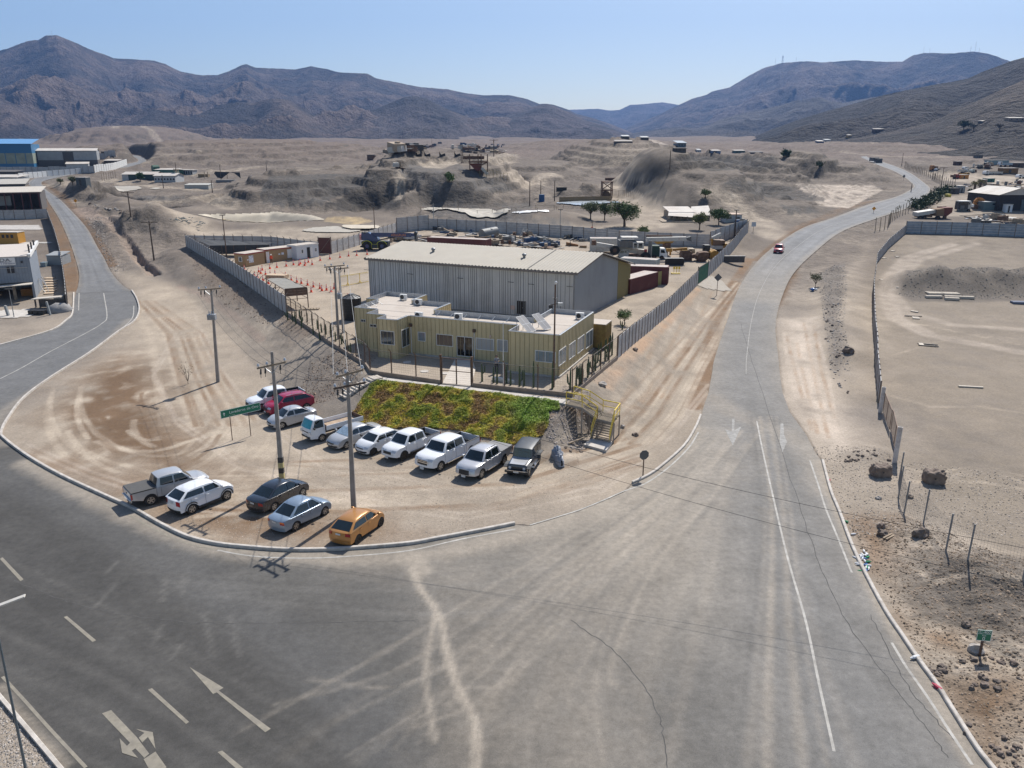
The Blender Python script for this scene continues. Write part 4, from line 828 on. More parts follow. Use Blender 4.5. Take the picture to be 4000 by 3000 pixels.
hm_=MB();hm_.bx(-.08,-.05,-.14,-.07,-.5,.3);hm_.bx(.05,.08,-.14,-.07,-.5,.3);hm_.build('handle',galv,b_)
window(off,fp,th,B1(1030,402),B1(1163,500),mull=0,pane=glassb);window(off,fp,th,B1(1183,414),B1(1262,508),mull=0,pane=glassb)
window(off,oloc(-19.2,.3),th,B1(343,350),B1(448,459),mull=0)
window(off,oloc(-16.9,.3),OA+R(90),B1(492,350),B1(565,448),mull=1)
window(off,oloc(-5,0),th,B1(1457,492),B1(1605,588),mull=1,pane=mat('pale_glass',(.2,.25,.3),.1))
for a_,c_ in ((B1(1628,498),B1(1675,572)),(B1(1700,455),B1(1743,530)),(B1(1762,413),B1(1806,485)),(B1(1822,372),B1(1868,448))): window(off,oloc(0,0),OA+R(90),a_,c_,mull=1,pane=mat('pale_glass',(.2,.25,.3),.1))
window(off,oloc(-24.4,4.4),th,B1(203,272),B1(238,290),name='vent_slot',mull=1,fr=.03);window(off,oloc(-21.5,2.1),th,B1(268,308),B1(318,326),name='vent_slot',mull=1,fr=.03)
for u,v in ((-16.6,2.55),(-9.6,2.55)):
 b=MB();b.cyl((u,v,-.0),(u,v,2.9),.045,n=8);b.bx(u-.14,u+.14,v-.12,v+.05,2.9,3.2,mi=1);b.build('downpipe',[white_p,rust],off)
b=MB();b.bx(-5.1,.12,-.14,0,-.3,.16);b.bx(-16.9,-5.1,2.5,2.64,-.3,.14);b.bx(.01,.14,0,11.4,-.3,.16);b.build('plinth',conc,off)
b=MB();b.bx(-.09,.09,-.05,0,0,.25);so=b.build('wall_sign',mat('small_sign',(.6,.45,.38),.6),off);so.location=(-7.9,2.6,2.5)
# rusty yellow container behind the office corner
o=empty('storage_container',oloc(-3.2,11.7,.1),OA,'rust streaked yellow container standing behind the right end of the office','container')
ym=mat('rusty_yellow',(.33,.235,.07),.7,var=.15,dirt=((.16,.08,.04),.6))
b=MB();b.bx(0,4.4,0,2.4,0,2.5)
for k in range(14): b.bx(4.4,4.44,.1+k*.165,.18+k*.165,.1,2.4);
for k in range(26): b.bx(.1+k*.165,.18+k*.165,-.04,0,.1,2.4)
b.build('body',ym,o);b=MB();b.bx(-.03,4.43,-.03,2.43,2.505,2.56);b.build('roof',roofm,o)
# things standing on the roof
def ac_unit(p,rz,label,grp='air conditioning units on the office roof'):
 o=empty('air_conditioner',p,rz,label,'air conditioner',grp);b=MB();b.bx(-.42,.42,-.16,.16,.08,.68);b.bx(-.35,-.3,-.16,.16,0,.08);b.bx(.3,.35,-.16,.16,0,.08);b.build('casing',white_p,o,bevel=.015)
 b=MB();b.cyl((-.1,-.165,.38),(-.1,-.185,.38),.24,n=20);b.build('fan_grille',mat('fan_black',(.03,.03,.032),.5),o);return o
zr_=TOP-.41
ac_unit(oloc(-22.6,11.9,zr_),OA,'small white air conditioning unit at the far left end of the flat roof')
ac_unit(oloc(-19.6,9.9,zr_),OA,'white air conditioning unit with pipes at the back notch of the flat roof')
ac_unit(oloc(-16.2,3.6,zr_),OA,'white air conditioning unit beside the front parapet near the corner bay')
ac_unit(oloc(-12.2,4.5,zr_),OA+.2,'white air conditioning unit on the narrow middle roof by the braces')
ac_unit(oloc(-.9,9.3,zr_),OA+.05,'white air conditioning unit at the back corner of the right roof')
pvm=mat('solar_panel',(.27,.26,.25),.25,spec=.6,var=.05)
for k,(u,v) in enumerate(((-4.0,2.0),(-3.0,3.6))):
 o=empty('solar_panel',oloc(u,v,zr_),R(-42),['tilted solar panel nearest the front roof edge','tilted solar panel behind the other one on the roof'][k],'solar panel','solar panels on the office roof')
 T=Matrix.Rotation(R(38),4,'Y');b=MB();b.M=Matrix.Translation((0,0,.75)) @ T;b.bx(-1.0,1.0,-.55,.55,-.02,.02);b.build('panel',pvm,o)
 b=MB();b.M=Matrix.Translation((0,0,.75)) @ T
 for x in (-1.0,0,1.0): b.bx(x-.015,x+.015,-.55,.55,.018,.03)
 for y in (-.55,0,.55): b.bx(-1.,1.,y-.012,y+.012,.016,.028)
 b.M=Matrix.Identity(4);b.bar((-.75,-.45,0),(-.75,-.45,1.3),.04);b.bar((-.75,.45,0),(-.75,.45,1.3),.04);b.bar((.7,-.45,0),(.7,-.45,.2),.04);b.bar((.7,.45,0),(.7,.45,.2),.04);b.build('frame',galv,o)
# walkway, front pavement, ramp
pavem=mat('pavement_slabs',(.52,.48,.43),.9,var=.12,scale=1.2,dirt=((.34,.3,.25),.35))
def slab(name,pts,z,thick,m,kind='structure',world=False):
 if z is None: o=drape(name,[G(*p) for p in pts],m,.07,.6);return tag(o,kind=kind)
 P=[np.array(p) for p in pts] if world else [pz(p,z) for p in pts]
 A=sum(P[i][0]*P[(i+1) % len(P)][1]-P[(i+1) % len(P)][0]*P[i][1] for i in range(len(P)))
 if A < 0: P=P[::-1]
 b=MB();b.prism([(p[0],p[1]) for p in P],z-thick,z);o=b.build(name,m);return tag(o,kind=kind)
slab('pavement',[B1(300,690),B1(345,688),B1(780,742),B1(1000,762),B1(1690,850),B1(1675,880),B1(1200,805),B1(620,735),B1(320,706)],2.68,.5,pavem)
b=MB();A=gp(*B1(868,590),2.7);
ramp=[gp(*B1(880,555),2.95),gp(*B1(1005,560),2.95),gp(*B1(1028,625),2.78),gp(*B1(997,752),2.72),gp(*B1(788,732),2.72)]
b.add([tuple(p) for p in ramp]+[(p[0],p[1],2.3) for p in ramp],[(0,1,2,3,4)[::-1]]+[(i,(i+1) % 5,5+(i+1) % 5,5+i) for i in range(5)]);tag(b.build('entrance_path',mat('path_slabs',(.55,.49,.42),.85,var=.08,wave=(5,'Y',.3),dirt=((.4,.35,.3),.3))),kind='structure')
# ---------------------------------------------------------------- warehouse
WA=R(-25.6);WC=Vector((7.405+.3*math.cos(R(154.4)),92.13+.3*math.sin(R(154.4)),2.6));WU=Vector((math.cos(WA),math.sin(WA),0));WVv=Vector((-WU.y,WU.x,0))
WO=Vector((8.01,92.93,2.6))-WU*.55+WVv*.0
def wloc(u,v,z=0): return WO+WU*u+WVv*v+Vector((0,0,z))
wh=empty('warehouse',WO,WA,'large warehouse of grey ribbed sheet metal with a pale corrugated gable roof','building')
HE=5.95;HR=7.2;VR=8.65;VE=22.6;HF=4.05;VG=16.6;LW=30.0
greym=mat('grey_sheeting',(.50,.515,.53),.5,.15,var=.07,scale=.35,dirt=((.30,.30,.30),.35));seam=mat('sheet_groove',(.19,.205,.22),.6,.15,var=.1)
b=MB();zb_=-1.6;zr2=lambda v: HE+(HR-HE)*v/VR if v <= VR else HR+(HF-HR)*(v-VR)/(VE-VR)
b.bx(-LW,0,0,.08,zb_,HE-.05)                      # long front wall
k=-LW+.15
rg=random.Random(4)
while k < 0: b.bx(k,k+.05,-.035,0,zb_,HE-.1,mi=1 if rg.random() < .8 else 0);k += rg.choice([.25,.25,.4,.33])
def gable(b,u0,u1,v0,v1,mi):
 vs=[v0]+([VR] if v0 < VR < v1 else [])+[v1];pts=[(v,zr2(v)-.1) for v in vs][::-1]+[(v0,zb_),(v1,zb_)]
 n_=len(pts);b.add([(u0,p[0],p[1]) for p in pts]+[(u1,p[0],p[1]) for p in pts],[tuple(range(n_)),tuple(range(2*n_-1,n_-1,-1))]+[((i+1) % n_,i,n_+i,n_+(i+1) % n_) for i in range(n_)],mi)
gable(b,-.08,0,0.0,VG,0);gable(b,-LW,-LW+.08,0.0,VE,0);b.bx(-LW,0,VE-.1,VE,zb_,HF-.15)
v=.1
while v < VG: b.bx(0,.03,v,v+.05,zb_,zr2(v)-.12,mi=1);v += .27
b.build('wall',[greym,seam],wh)
b=MB();gable(b,-.08,.02,VG,VE-.02,0);v=VG+.1
while v < VE-.1: b.bx(.02,.055,v,v+.05,zb_,zr2(v)-.12,mi=1);v += .3
b.build('lean_to_wall',[mat('ochre_sheet',(.36,.30,.125),.55,var=.08),mat('ochre_groove',(.2,.16,.07),.6)],wh)
rfm=mat('warehouse_roof',(.385,.35,.29),.75,.0,var=.06,scale=.5,dirt=((.36,.31,.25),.4));b=MB()
NS=64;xs_=np.linspace(-LW-.35,.55,NS*2+1)
def rz_(i,z): return z+(.13 if i % 2 else 0.0)
vs=[];fs=[]
for j,(v,z) in enumerate(((-.45,HE-.06),(VR,HR),(VE+.4,HF-.06))):
 for i,x in enumerate(xs_): vs.append((x,v,rz_(i,z)))
m_=len(xs_)
for j in range(2):
 for i in range(m_-1): fs.append((j*m_+i,j*m_+i+1,(j+1)*m_+i+1,(j+1)*m_+i))
b.add(vs,fs);b.build('roof',rfm,wh)
b=MB();b.bx(-LW-.3,.5,-.47,-.3,HE-.32,HE-.08);b.build('gutter',mat('gutter',(.20,.18,.165),.8,var=.2),wh)
for (v0,z0,v1,z1) in ((-.45,HE-.1,VR,HR-.04),(VR,HR-.04,VE+.4,HF-.1)):
 for x_ in (.56,-LW-.36): b=MB();b.bar((x_,v0,z0),(x_,v1,z1),.05,.14);b.build('barge_board',mat('barge',(.13,.105,.085),.8),wh)
b=MB();b.add([(x,y,z+.1) for x,y,z in ((-6.05,-.4,HE+.03),(-5.93,-.4,HE+.03),(-5.93,VR,HR+.06),(-6.05,VR,HR+.06))],[(0,1,2,3)]);b.build('roof_joint',mat('joint',(.12,.11,.1),.8),wh)
for u in (-22.2,-8.6):
 b=MB();zv=zr2(4.2)+.05;b.cyl((u,4.2,zv),(u,4.2,zv+.3),.18,n=12);b.ball((u,4.2,zv+.42),.3,.7,12,6);b.build('roof_vent',mat('vent_grey',(.25,.26,.27),.5,.5),wh)
for (a_) in (A7(850,745),A7(1390,790),A7(1935,832),A8(565,1028),A7(2155,855),A7(380,700)):
 s,z=plane_hit(WO,WA,*a_);b=MB();b.bar((s-.35,-.5,z-2.6+.05),(s+.25,-.02,z-2.6-.05),.05);b.build('lamp_bracket',darkm,wh)
f=window(wh,WO,WA,A7(1990,1035),A7(2087,1185),name='door',mull=0,pane=black,frame=darkm);hmb=MB();hmb.bx(.2,.24,-.14,-.05,-.05,.05);hmb.build('handle',galv,f)
s,z=plane_hit(WO,WA,*A7(1945,1108));b=MB();b.bx(s-.3,s+.3,-.07,-.045,z-2.85,z-2.35);b.build('wall_sign',mat('small_sign',(.55,.42,.36),.6),wh)
# ---------------------------------------------------------------- containers
def container(p,rz,L,h,m,label,W=2.44,doors=False,grp=None,roofc=None,rib=.28):
 o=empty('shipping_container',p,rz,label,'container',grp);b=MB();b.bx(.05,L-.05,.05,W-.05,.15,h-.05)
 x=.15
 while x < L-.15: b.bx(x,x+rib*.5,0.015,.06,.2,h-.12);b.bx(x,x+rib*.5,W-.06,W-.015,.2,h-.12);x += rib
 y=.15
 while y < W-.15: b.bx(L-.05,L-.015,y,y+rib*.5,.2,h-.12);b.bx(0.015,.05,y,y+rib*.5,.2,h-.12);y += rib
 b.build('body',m,o);f=MB()
 for x in (.06,L-.06):
  for y in (.06,W-.06): f.bx(x-.07,x+.07,y-.07,y+.07,0,h)
 for y in (.05,W-.05): f.bx(0,L,y-.06,y+.06,.0,.16);f.bx(0,L,y-.05,y+.05,h-.1,h)
 for x in (.05,L-.05): f.bx(x-.06,x+.06,0,W,.0,.16);f.bx(x-.05,x+.05,0,W,h-.1,h)
 f.build('frame',m,o);f=MB();f.bx(.1,L-.1,.1,W-.1,h-.04,h-.012);f.build('roof',roofc or mat('container_roof',(.45,.40,.36),.85,var=.1,dirt=((.35,.2,.13),.4)),o)
 if doors:
  for k in range(2):
   f=MB();y0=.12+k*1.12;f.bx(L-.01,L+.03,y0,y0+1.08,.18,h-.12)
   for q in (.25,.8): f.cyl((L+.05,y0+q,.2),(L+.05,y0+q,h-.15),.02,n=6)
   f.build('door',m,o)
 return o
redm=mat('container_red',(.135,.040,.038),.65,var=.14,scale=1.2,dirt=((.22,.12,.09),.25))
c0=gp(*A8(1152,1128),1.9);c1=gp(*A8(1398,1040),2.1);ca=math.atan2(c1[1]-c0[1],c1[0]-c0[0])
CL_=float(np.linalg.norm(c1-c0))+.6;c0v=Vector((c1[0]-math.cos(ca)*CL_,c1[1]-math.sin(ca)*CL_,1.95))
container(c0v,ca,CL_,2.6,redm,'long dark red container with a dusty top beside the warehouse lean-to wall',rib=.2)
c2=gp(*A8(1490,1020),2.2);container(Vector((c2[0],c2[1],2.15))-Vector((math.cos(R(-14))*12.2,math.sin(R(-14))*12.2,0)),R(-14),12.2,2.9,redm,'tall dark red container behind the long one, its doors facing the road',doors=True)
q0=gp(*A8(1385,1025),2.2);q1=gp(*A8(1425,1018),2.2)
o=empty('yellow_board',(q0[0],q0[1],2.1),math.atan2(q1[1]-q0[1],q1[0]-q0[0]),'narrow yellow ribbed board leaning between the two red containers','board');b=MB();b.bx(0,1.5,-.03,.03,0,2.3)
for k in range(7): b.bx(.1+k*.2,.16+k*.2,-.05,-.03,0,2.3)
b.build('board',mat('yellow_board',(.42,.36,.14),.7),o)
c=gp(*A7(1020,440),4.0);d_=gp(*A7(1565,470),4.0);ra_=math.atan2(d_[1]-c[1],d_[0]-c[0]);p_=gp(*A7(1018,350),6.6);q_=gp(*A7(1562,375),6.6);ra_=math.atan2(q_[1]-p_[1],q_[0]-p_[0])
container(Vector((p_[0],p_[1],4.0)),ra_,12.2,2.6,redm,'dark red container seen over the warehouse ridge in the scrap yard')
p_=gp(*A8(752,568),6.2);q_=gp(*A8(1010,570),6.2);ra_=math.atan2(q_[1]-p_[1],q_[0]-p_[0])
container(Vector((p_[0],p_[1],3.7)),ra_,float(np.linalg.norm(q_-p_)),2.5,mat('container_white',(.55,.53,.48),.7,var=.1,dirt=((.3,.18,.1),.3)),'dirty white ribbed container behind the white crane jib')
# pale flat-roofed box next to the warehouse
p_=gp(*A8(1040,762),4.3);q_=gp(*A8(1207,772),4.3);ra_=math.atan2(q_[1]-p_[1],q_[0]-p_[0])
container(Vector((p_[0],p_[1],2.0)),ra_,6.4,2.4,mat('pale_green_box',(.42,.46,.44),.6),'small pale grey container tucked behind the lean-to roof')
# portable cabins
def cabin(a,c,h,D,m,trim,label,parts,z,name='portable_cabin'):
 """a, c: pixel ends of the near long wall's foot"""
 p=gp(*a,z);q=gp(*c,z);an=math.atan2(q[1]-p[1],q[0]-p[0]);L=float(np.linalg.norm(q-p))
 o=empty(name,(p[0],p[1],z),an,label,'cabin');b=MB();b.bx(0,L,0,D,.12,h);b.bx(.2,L-.2,.2,D-.2,0,.12);b.build('wall',m,o)
 b=MB();b.bx(-.08,L+.08,-.08,D+.08,h-.15,h);b.build('trim',trim,o);b=MB();b.bx(-.06,L+.06,-.06,D+.06,h+.003,h+.05);b.build('roof',roofm,o)
 for (nm,side_,x0,x1,z0,z1,mt) in parts:
  b=MB();
  if side_ == 'f': b.bx(x0*L,x1*L,-.05,0,z0,z1)
  elif side_ == 'l': b.bx(-.05,0,x0*D,x1*D,z0,z1)
  b.build(nm,mt,o)
 return o
tanm=mat('tan_cabin',(.36,.235,.12),.7,var=.08);redt=mat('red_trim',(.32,.03,.035),.6)
signm=mat('notice_board',(.6,.62,.66),.6,var=.5,scale=6)
def faces(h): return h
cabin(A6(725,690),A6(930,655),2.5,2.6,tanm,redt,'tan cabin with red roof trim, the nearest of the three cabins',[('window','l',.3,.62,1.1,1.95,white_p),('window_glass','l',.34,.58,1.18,1.88,glass),('notice','f',.17,.40,.9,2.1,signm),('notice','f',.07,.15,1.35,1.55,white_p)],2.95)
cabin(A6(940,640),A6(1262,600),2.5,2.6,tanm,redt,'tan cabin with red roof trim and a white notice board, middle of the three cabins',[('door','f',.02,.12,.15,2.1,white_p),('notice','f',.52,.6,1.3,1.75,signm),('notice_board','f',.72,.99,.6,2.15,white_p),('notice','f',.42,.48,1.35,1.6,white_p)],3.1)
cabin(A6(1275,600),A6(1510,568),2.6,2.6,mat('white_cabin',(.62,.64,.66),.6,var=.04,wave=(9,'X',.25)),white_p,'white ribbed cabin with an open door, farthest of the three cabins',[('window','f',.2,.31,1.1,1.9,white_p),('window_glass','f',.22,.29,1.2,1.8,glass),('doorway','f',.47,.60,.15,2.1,black),('door','f',.62,.72,.15,2.15,white_p),('window','f',.82,.92,1.1,1.9,white_p),('window_glass','f',.835,.905,1.2,1.8,glass)],3.3)
# cones
cone_m=mat('cone_orange',(.85,.09,.03),.5,var=.05);cone_w=mat('cone_band',(.85,.8,.78),.5);
def cone_meshes():
 b=MB();b.cyl((0,0,.03),(0,0,.9),.17,.035,10);a=b.mesh('cone_body',cone_m,40)
 b=MB();b.cyl((0,0,.38),(0,0,.52),.135,.108,10,False);b.cyl((0,0,.62),(0,0,.72),.094,.075,10,False);w2=b.mesh('cone_band',cone_w)
 b=MB();b.bx(-.21,.21,-.21,.21,0,.035);return a,w2,b.mesh('cone_base',cone_m)
CMs=cone_meshes()
def cone(p,label='orange traffic cone with white bands set out in the cone lanes of the yard',grp='traffic cones laid out in the yard'):
 o=empty('traffic_cone',p,random.uniform(0,3),label,'traffic cone',grp)
 for nm,me in zip(('body','band','base'),CMs): c=bpy.data.objects.new(nm,me);COL.objects.link(c);c.parent=o
 return o
for (x,y) in [(705,705),(860,728),(898,708),(980,692),(1056,680),(1157,665),(1235,650),(1308,640),(1295,655),(1356,658),(1362,640),(1396,623),(1437,648),(1524,603),(1628,588),(1738,571),(1830,556),(1918,549),(2030,538),(882,744),(934,757),(985,768),(1037,760),(1212,820),(1272,838),(1320,852),(1387,870),(1450,890),(1520,907),(1542,930),(1592,924),(1640,942),(1675,908),(1427,944),(1825,1025),(1890,1042),(965,855),(905,820),(850,800),(1150,785),(815,775)]:
 cone(G(*A6(x,y)))
# cone ropes
ropem=mat('rope',(.45,.10,.06),.8);b=MB()
rp=[G(*A6(x,y)) for x,y in ((1090,765),(1212,820),(1320,852),(1450,890),(1542,930),(1640,942),(1825,1025),(1960,1040))]
ro=empty('marker_rope',rp[0],0,'thin sagging red rope strung along the near line of cones','rope')
for a_,c_ in zip(rp,rp[1:]):
 for k in range(4): s0,s1=k/4,(k+1)/4;f=lambda s: Vector(a_).lerp(c_,s)-rp[0]+Vector((0,0,.85-.35*math.sin(math.pi*s)));b.bar(f(s0),f(s1),.02)
b.build('rope',ropem,ro)
# yellow barrier
ba=G(*A7(75,890));bb=G(*A7(385,830));an=math.atan2(bb.y-ba.y,bb.x-ba.x);L=(bb-ba).length
o=empty('yellow_barrier',ba,an,'yellow pipe barrier frame standing left of the warehouse','barrier');b=MB()
b.bar((0,0,1.6),(L,0,1.6),.06);b.bar((0,0,.15),(L,0,.15),.06);b.bar((0,0,1.45),(L,0,1.45),.03);b.build('rail',yellow_r,o)
for x in (L*.28,L*.7): b=MB();b.bar((x,0,0),(x,0,1.65),.07);b.bar((x,-.5,0),(x,.5,0),.08);b.bar((x,-.4,.03),(x,0,.5),.05);b.bar((x,.4,.03),(x,0,.5),.05);b.build('leg',yellow_r,o)
# water tank
tp=G(*A7(215,1235));o=empty('water_tank',tp,0,'black ribbed water tank left of the office','water tank');b=MB()
for k in range(4): b.cyl((0,0,.75*k*.9),(0,0,.75*k*.9+.62),1.15,1.15,28);b.cyl((0,0,.75*k*.9+.62),(0,0,.75*k*.9+.675),1.09,1.09,28)
b.build('body',black,o,smooth=30);b=MB();b.cyl((0,0,2.7),(0,0,3.05),1.15,.35,24);b.cyl((0,0,3.05),(0,0,3.15),.35,.35,16)
for k in range(12): t=k*math.pi/6;b.bar((1.1*math.cos(t),1.1*math.sin(t),2.74),(.36*math.cos(t),.36*math.sin(t),3.08),.07)
b.build('lid',mat('tank_lid',(.10,.10,.10),.45),o)
# rusty shade structure by the wall
sp=G(*A6(1180,1080));o=empty('sheet_shelter',sp,R(-30),'rusty frame shelter with a sagging grey sheet roof against the left wall','shelter')
P4=[gp(*A6(940,800),5.2),gp(*A6(1150,790),5.2),gp(*A6(1380,900),5.2),gp(*A6(1140,920),5.2)]
M_=Matrix.Rotation(R(30),4,'Z');b=MB();L4=[M_ @ (Vector(p)-sp) for p in P4];nb_=6;vs=[]
for i in range(nb_+1):
 for j in range(5): s,t=i/nb_,j/4;p=L4[0].lerp(L4[1],t).lerp(L4[3].lerp(L4[2],t),s);vs.append((p.x,p.y,p.z+.06*math.sin(i*2.3+j)))
b.add(vs,[(i*5+j,i*5+j+1,(i+1)*5+j+1,(i+1)*5+j) for i in range(nb_) for j in range(4)]);b.build('roof_sheet',mat('grey_canvas',(.25,.24,.21),.9,var=.12),o)
for p in L4+[(L4[0]+L4[3])/2,(L4[1]+L4[2])/2]: b=MB();b.bar((p.x,p.y,p.z-2.7),(p.x,p.y,p.z),.09);b.build('post',rust,o)
b=MB()
for i in range(4): p,q=L4[i],L4[(i+1) % 4];b.bar(p,q,.07);b.bar(p-Vector((0,0,1.3)),q-Vector((0,0,1.3)),.05)
b.build('frame',rust,o)
b=MB();
for z_ in (.0,.35,.7): p,q=L4[3]-Vector((0,0,z_)),L4[2]-Vector((0,0,z_));b.bar(p,q,.03,.34)
b.build('side_board',rust,o)
bp_=G(*A6(1060,790));o=empty('timber_stack',bp_,R(-10),'low stack of pale boards behind the sheet shelter','boards');b=MB()
for k in range(4): b.bx(-1.6,1.6,-.9+k*.02,.9,.02+k*.14,.13+k*.14)
b.build('boards',mat('pale_boards',(.5,.38,.26),.85,var=.15),o)
pl=G(*A6(1420,1130));o=empty('pallet',pl,.1,'pale wooden pallet lying on the ground by the sheet shelter','pallet');b=MB()
for k in range(6): b.bx(-1.0+k*.36,-.75+k*.36,-.5,.5,.1,.14)
for y in (-.45,0,.45): b.bx(-1,1.1,y-.05,y+.05,0,.1)
b.build('slats',wood,o)
# black net shelter, back left
o=empty('net_shelter',G(*A6(560,520)),0,'long dark shade net on thin posts in the back left corner of the yard','shelter');s0=o.location
T4=[gp(*A6(195,400),6.0),gp(*A6(480,372),6.0),gp(*A6(1000,405),5.9),gp(*A6(960,425),5.3),gp(*A6(410,440),5.3)]
b=MB();nn_=10;top=[gp(*A6(180+830*k/nn_,372+34*k/nn_),5.9) for k in range(nn_+1)];bot=[gp(*A6(330+640*k/nn_,440-10*k/nn_),5.6) for k in range(nn_+1)]
vs=[tuple(Vector(p)-s0+Vector((0,0,.12*math.sin(i*1.9)))) for i,p in enumerate(top)]+[tuple(Vector(p)-s0) for p in bot]
b.add(vs,[(i,i+1,nn_+2+i,nn_+1+i) for i in range(nn_)]);b.add([tuple(Vector(p)-s0) for p in bot]+[tuple(Vector(p)-s0-Vector((0,0,1.6))) for p in bot],[(i,i+1,nn_+2+i,nn_+1+i) for i in range(nn_)])
b.build('net',mat('black_net',(.05,.052,.055),.9,var=.3,scale=.8),o)
for i in range(0,nn_+1,2): p=Vector(bot[i])-s0;b=MB();b.bar((p.x,p.y,p.z-2.5),p,.08);b.build('post',rust,o)
# ---------------------------------------------------------------- stairs
stepm=mat('step_concrete',(.50,.44,.37),.9,var=.15,dirt=((.3,.26,.22),.3))
a0=Vector(gp(*B1(330,700),2.55));a1=Vector(gp(*B1(85,920),.35));o=empty('concrete_steps',(a1.x,a1.y,0),0,'flight of thick separate concrete steps up the bank left of the plants','steps')
dd=(a1-a0);an=math.atan2(dd.y,dd.x)
for k in range(13):
 p=a0.lerp(a1,k/12.);p.z=max(p.z-.1,H1(p.x,p.y))+.10;b=MB();b.box((p.x-a1.x,p.y-a1.y,p.z),(.34,1.15,.16),an);b.build('step',stepm,o)
b=MB();mid=(a0+a1)/2-Vector((a1.x,a1.y,0));b.bar(Vector((a0.x-a1.x,a0.y-a1.y,a0.z-.45)),Vector((0,0,a1.z-.35)),.8,.5);b.build('bed',conc,o)
# yellow railed metal stair on the right
pT=[Vector(gp(*B1(1690,835),2.75)),Vector(gp(*B1(1675,885),2.75))]
S=lambda x,y,z: Vector(gp(*B1(x,y),z))
Lp=[S(1680,880,2.7),S(1800,905,2.7),S(1905,960,1.9),S(1975,1005,1.75)]
o=empty('metal_stair',(5.5,60,0),0,'steel grating stair with yellow handrails down the bank to the car park','stair');q0=Vector((5.5,60,0))
grat=mat('steel_grating',(.22,.18,.13),.8,var=.2,wave=(25,'X',.5));b=MB()
deck=[[S(1680,880,2.7),S(1735,835,2.7),S(1850,872,2.7),S(1795,905,2.7)],[S(1795,905,2.7),S(1850,872,2.7),S(1960,945,1.8),S(1905,985,1.8)],[S(1905,985,1.8),S(1945,935,1.8),S(2065,960,1.8),S(2025,1015,1.8)]]
for D in deck:
 n_=10
 for k in range(n_):
  A_,B_,C_,D_=[D[0].lerp(D[3],k/n_),D[1].lerp(D[2],k/n_),D[1].lerp(D[2],(k+.75)/n_),D[0].lerp(D[3],(k+.75)/n_)]
  b.add([tuple(v-q0) for v in (A_,B_,C_,D_)]+[tuple(v-q0-Vector((0,0,.05))) for v in (A_,B_,C_,D_)],[(3,2,1,0),(4,5,6,7),(0,1,5,4),(1,2,6,5),(2,3,7,6),(3,0,4,7)])
b.build('landing',grat,o)
tl,tr=S(1905,985,1.8),S(2025,1015,1.8);bl,br=S(1858,1135,.15),S(1992,1165,.15)
for k in range(1,9):
 t=k/9;A_,B_=tl.lerp(bl,t),tr.lerp(br,t);dv=(bl-tl).normalized()*.26;dv.z=0;b=MB()
 b.add([tuple(v-q0) for v in (A_,B_,B_+dv,A_+dv)]+[tuple(v-q0-Vector((0,0,.05))) for v in (A_,B_,B_+dv,A_+dv)],[(0,1,2,3),(7,6,5,4),(0,4,5,1),(1,5,6,2),(2,6,7,3),(3,7,4,0)]);b.build('tread',grat,o)
b=MB()
for p,q in ((tl,bl),(tr,br)): b.bar(p-q0-Vector((0,0,.1)),q-q0-Vector((0,0,.05)),.06,.22)
for D in deck:
 for p,q in ((D[0],D[3]),(D[1],D[2])): b.bar(p-q0-Vector((0,0,.1)),q-q0-Vector((0,0,.1)),.05,.16)
for p in (tl,tr,deck[2][1],deck[2][2],deck[1][0],deck[1][1]): g_=H1(p.x,p.y);b.bar((p.x-q0.x,p.y-q0.y,g_-.2),(p.x-q0.x,p.y-q0.y,p.z),.1)
b.build('stringer',mat('stair_frame',(.30,.26,.22),.8),o)
def rail(chain):
 b=MB();up=Vector((0,0,1.0))
 for p,q in zip(chain,chain[1:]): b.cyl(p-q0+up,q-q0+up,.045,n=6);b.cyl(p-q0+up*.5,q-q0+up*.5,.032,n=6)
 for p in chain: b.cyl(p-q0-Vector((0,0,.1)),p-q0+up,.03,n=6)
 for p,q in zip(chain,chain[1:]):
  if (q-p).length > 1.8: m=(p+q)/2;b.cyl(m-q0-Vector((0,0,.1)),m-q0+up,.028,n=6)
 b.build('handrail',yellow_r,o)
rail([deck[0][0],deck[0][3],deck[1][3],tl,bl]);rail([deck[0][1],deck[0][2],deck[2][1],deck[2][2],tr,br]);
tag(slab('stair_foot_slab',[B1(1805,1170),B1(1860,1130),B1(2015,1150),B1(1968,1215)],.22,.3,pavem),'pale concrete pad at the foot of the metal stair','slab',kind=None)
so_=COL.objects['stair_foot_slab'];
if 'kind' in so_: del so_['kind']
# ================================================================ vehicles
def paint(name,c,rough=.28,metal=0.0): return mat('paint_'+name,c,rough,metal,var=.03,coat=.6,scale=1.5,dirt=((.36,.3,.23),.05))
tyre_m=mat('tyre',(.022,.021,.020),.85,var=.2,dirt=((.16,.13,.1),.25));rim_m=mat('alloy_rim',(.42,.43,.44),.3,.8,var=.1);rim_k=mat('black_rim',(.03,.03,.03),.4,.5)
trim=mat('black_trim',(.025,.025,.026),.6,var=.15,dirt=((.2,.17,.13),.15));carglass=mat('car_glass',(.010,.016,.016),.03,spec=.9,var=.1)
lampw=mat('headlight_glass',(.55,.57,.6),.12,spec=.9,var=.15,scale=9);lampr=mat('tail_light_red',(.38,.012,.015),.15,spec=.8);lampo=mat('indicator_orange',(.75,.2,.03),.2)
chrome=mat('chrome',(.6,.61,.62),.12,.9,var=.05);platem=mat('number_plate',(.62,.62,.6),.5)
def lerp(a,b,t): return a+(b-a)*t
def cl(x,a=0.,b=1.): return min(b,max(a,x))
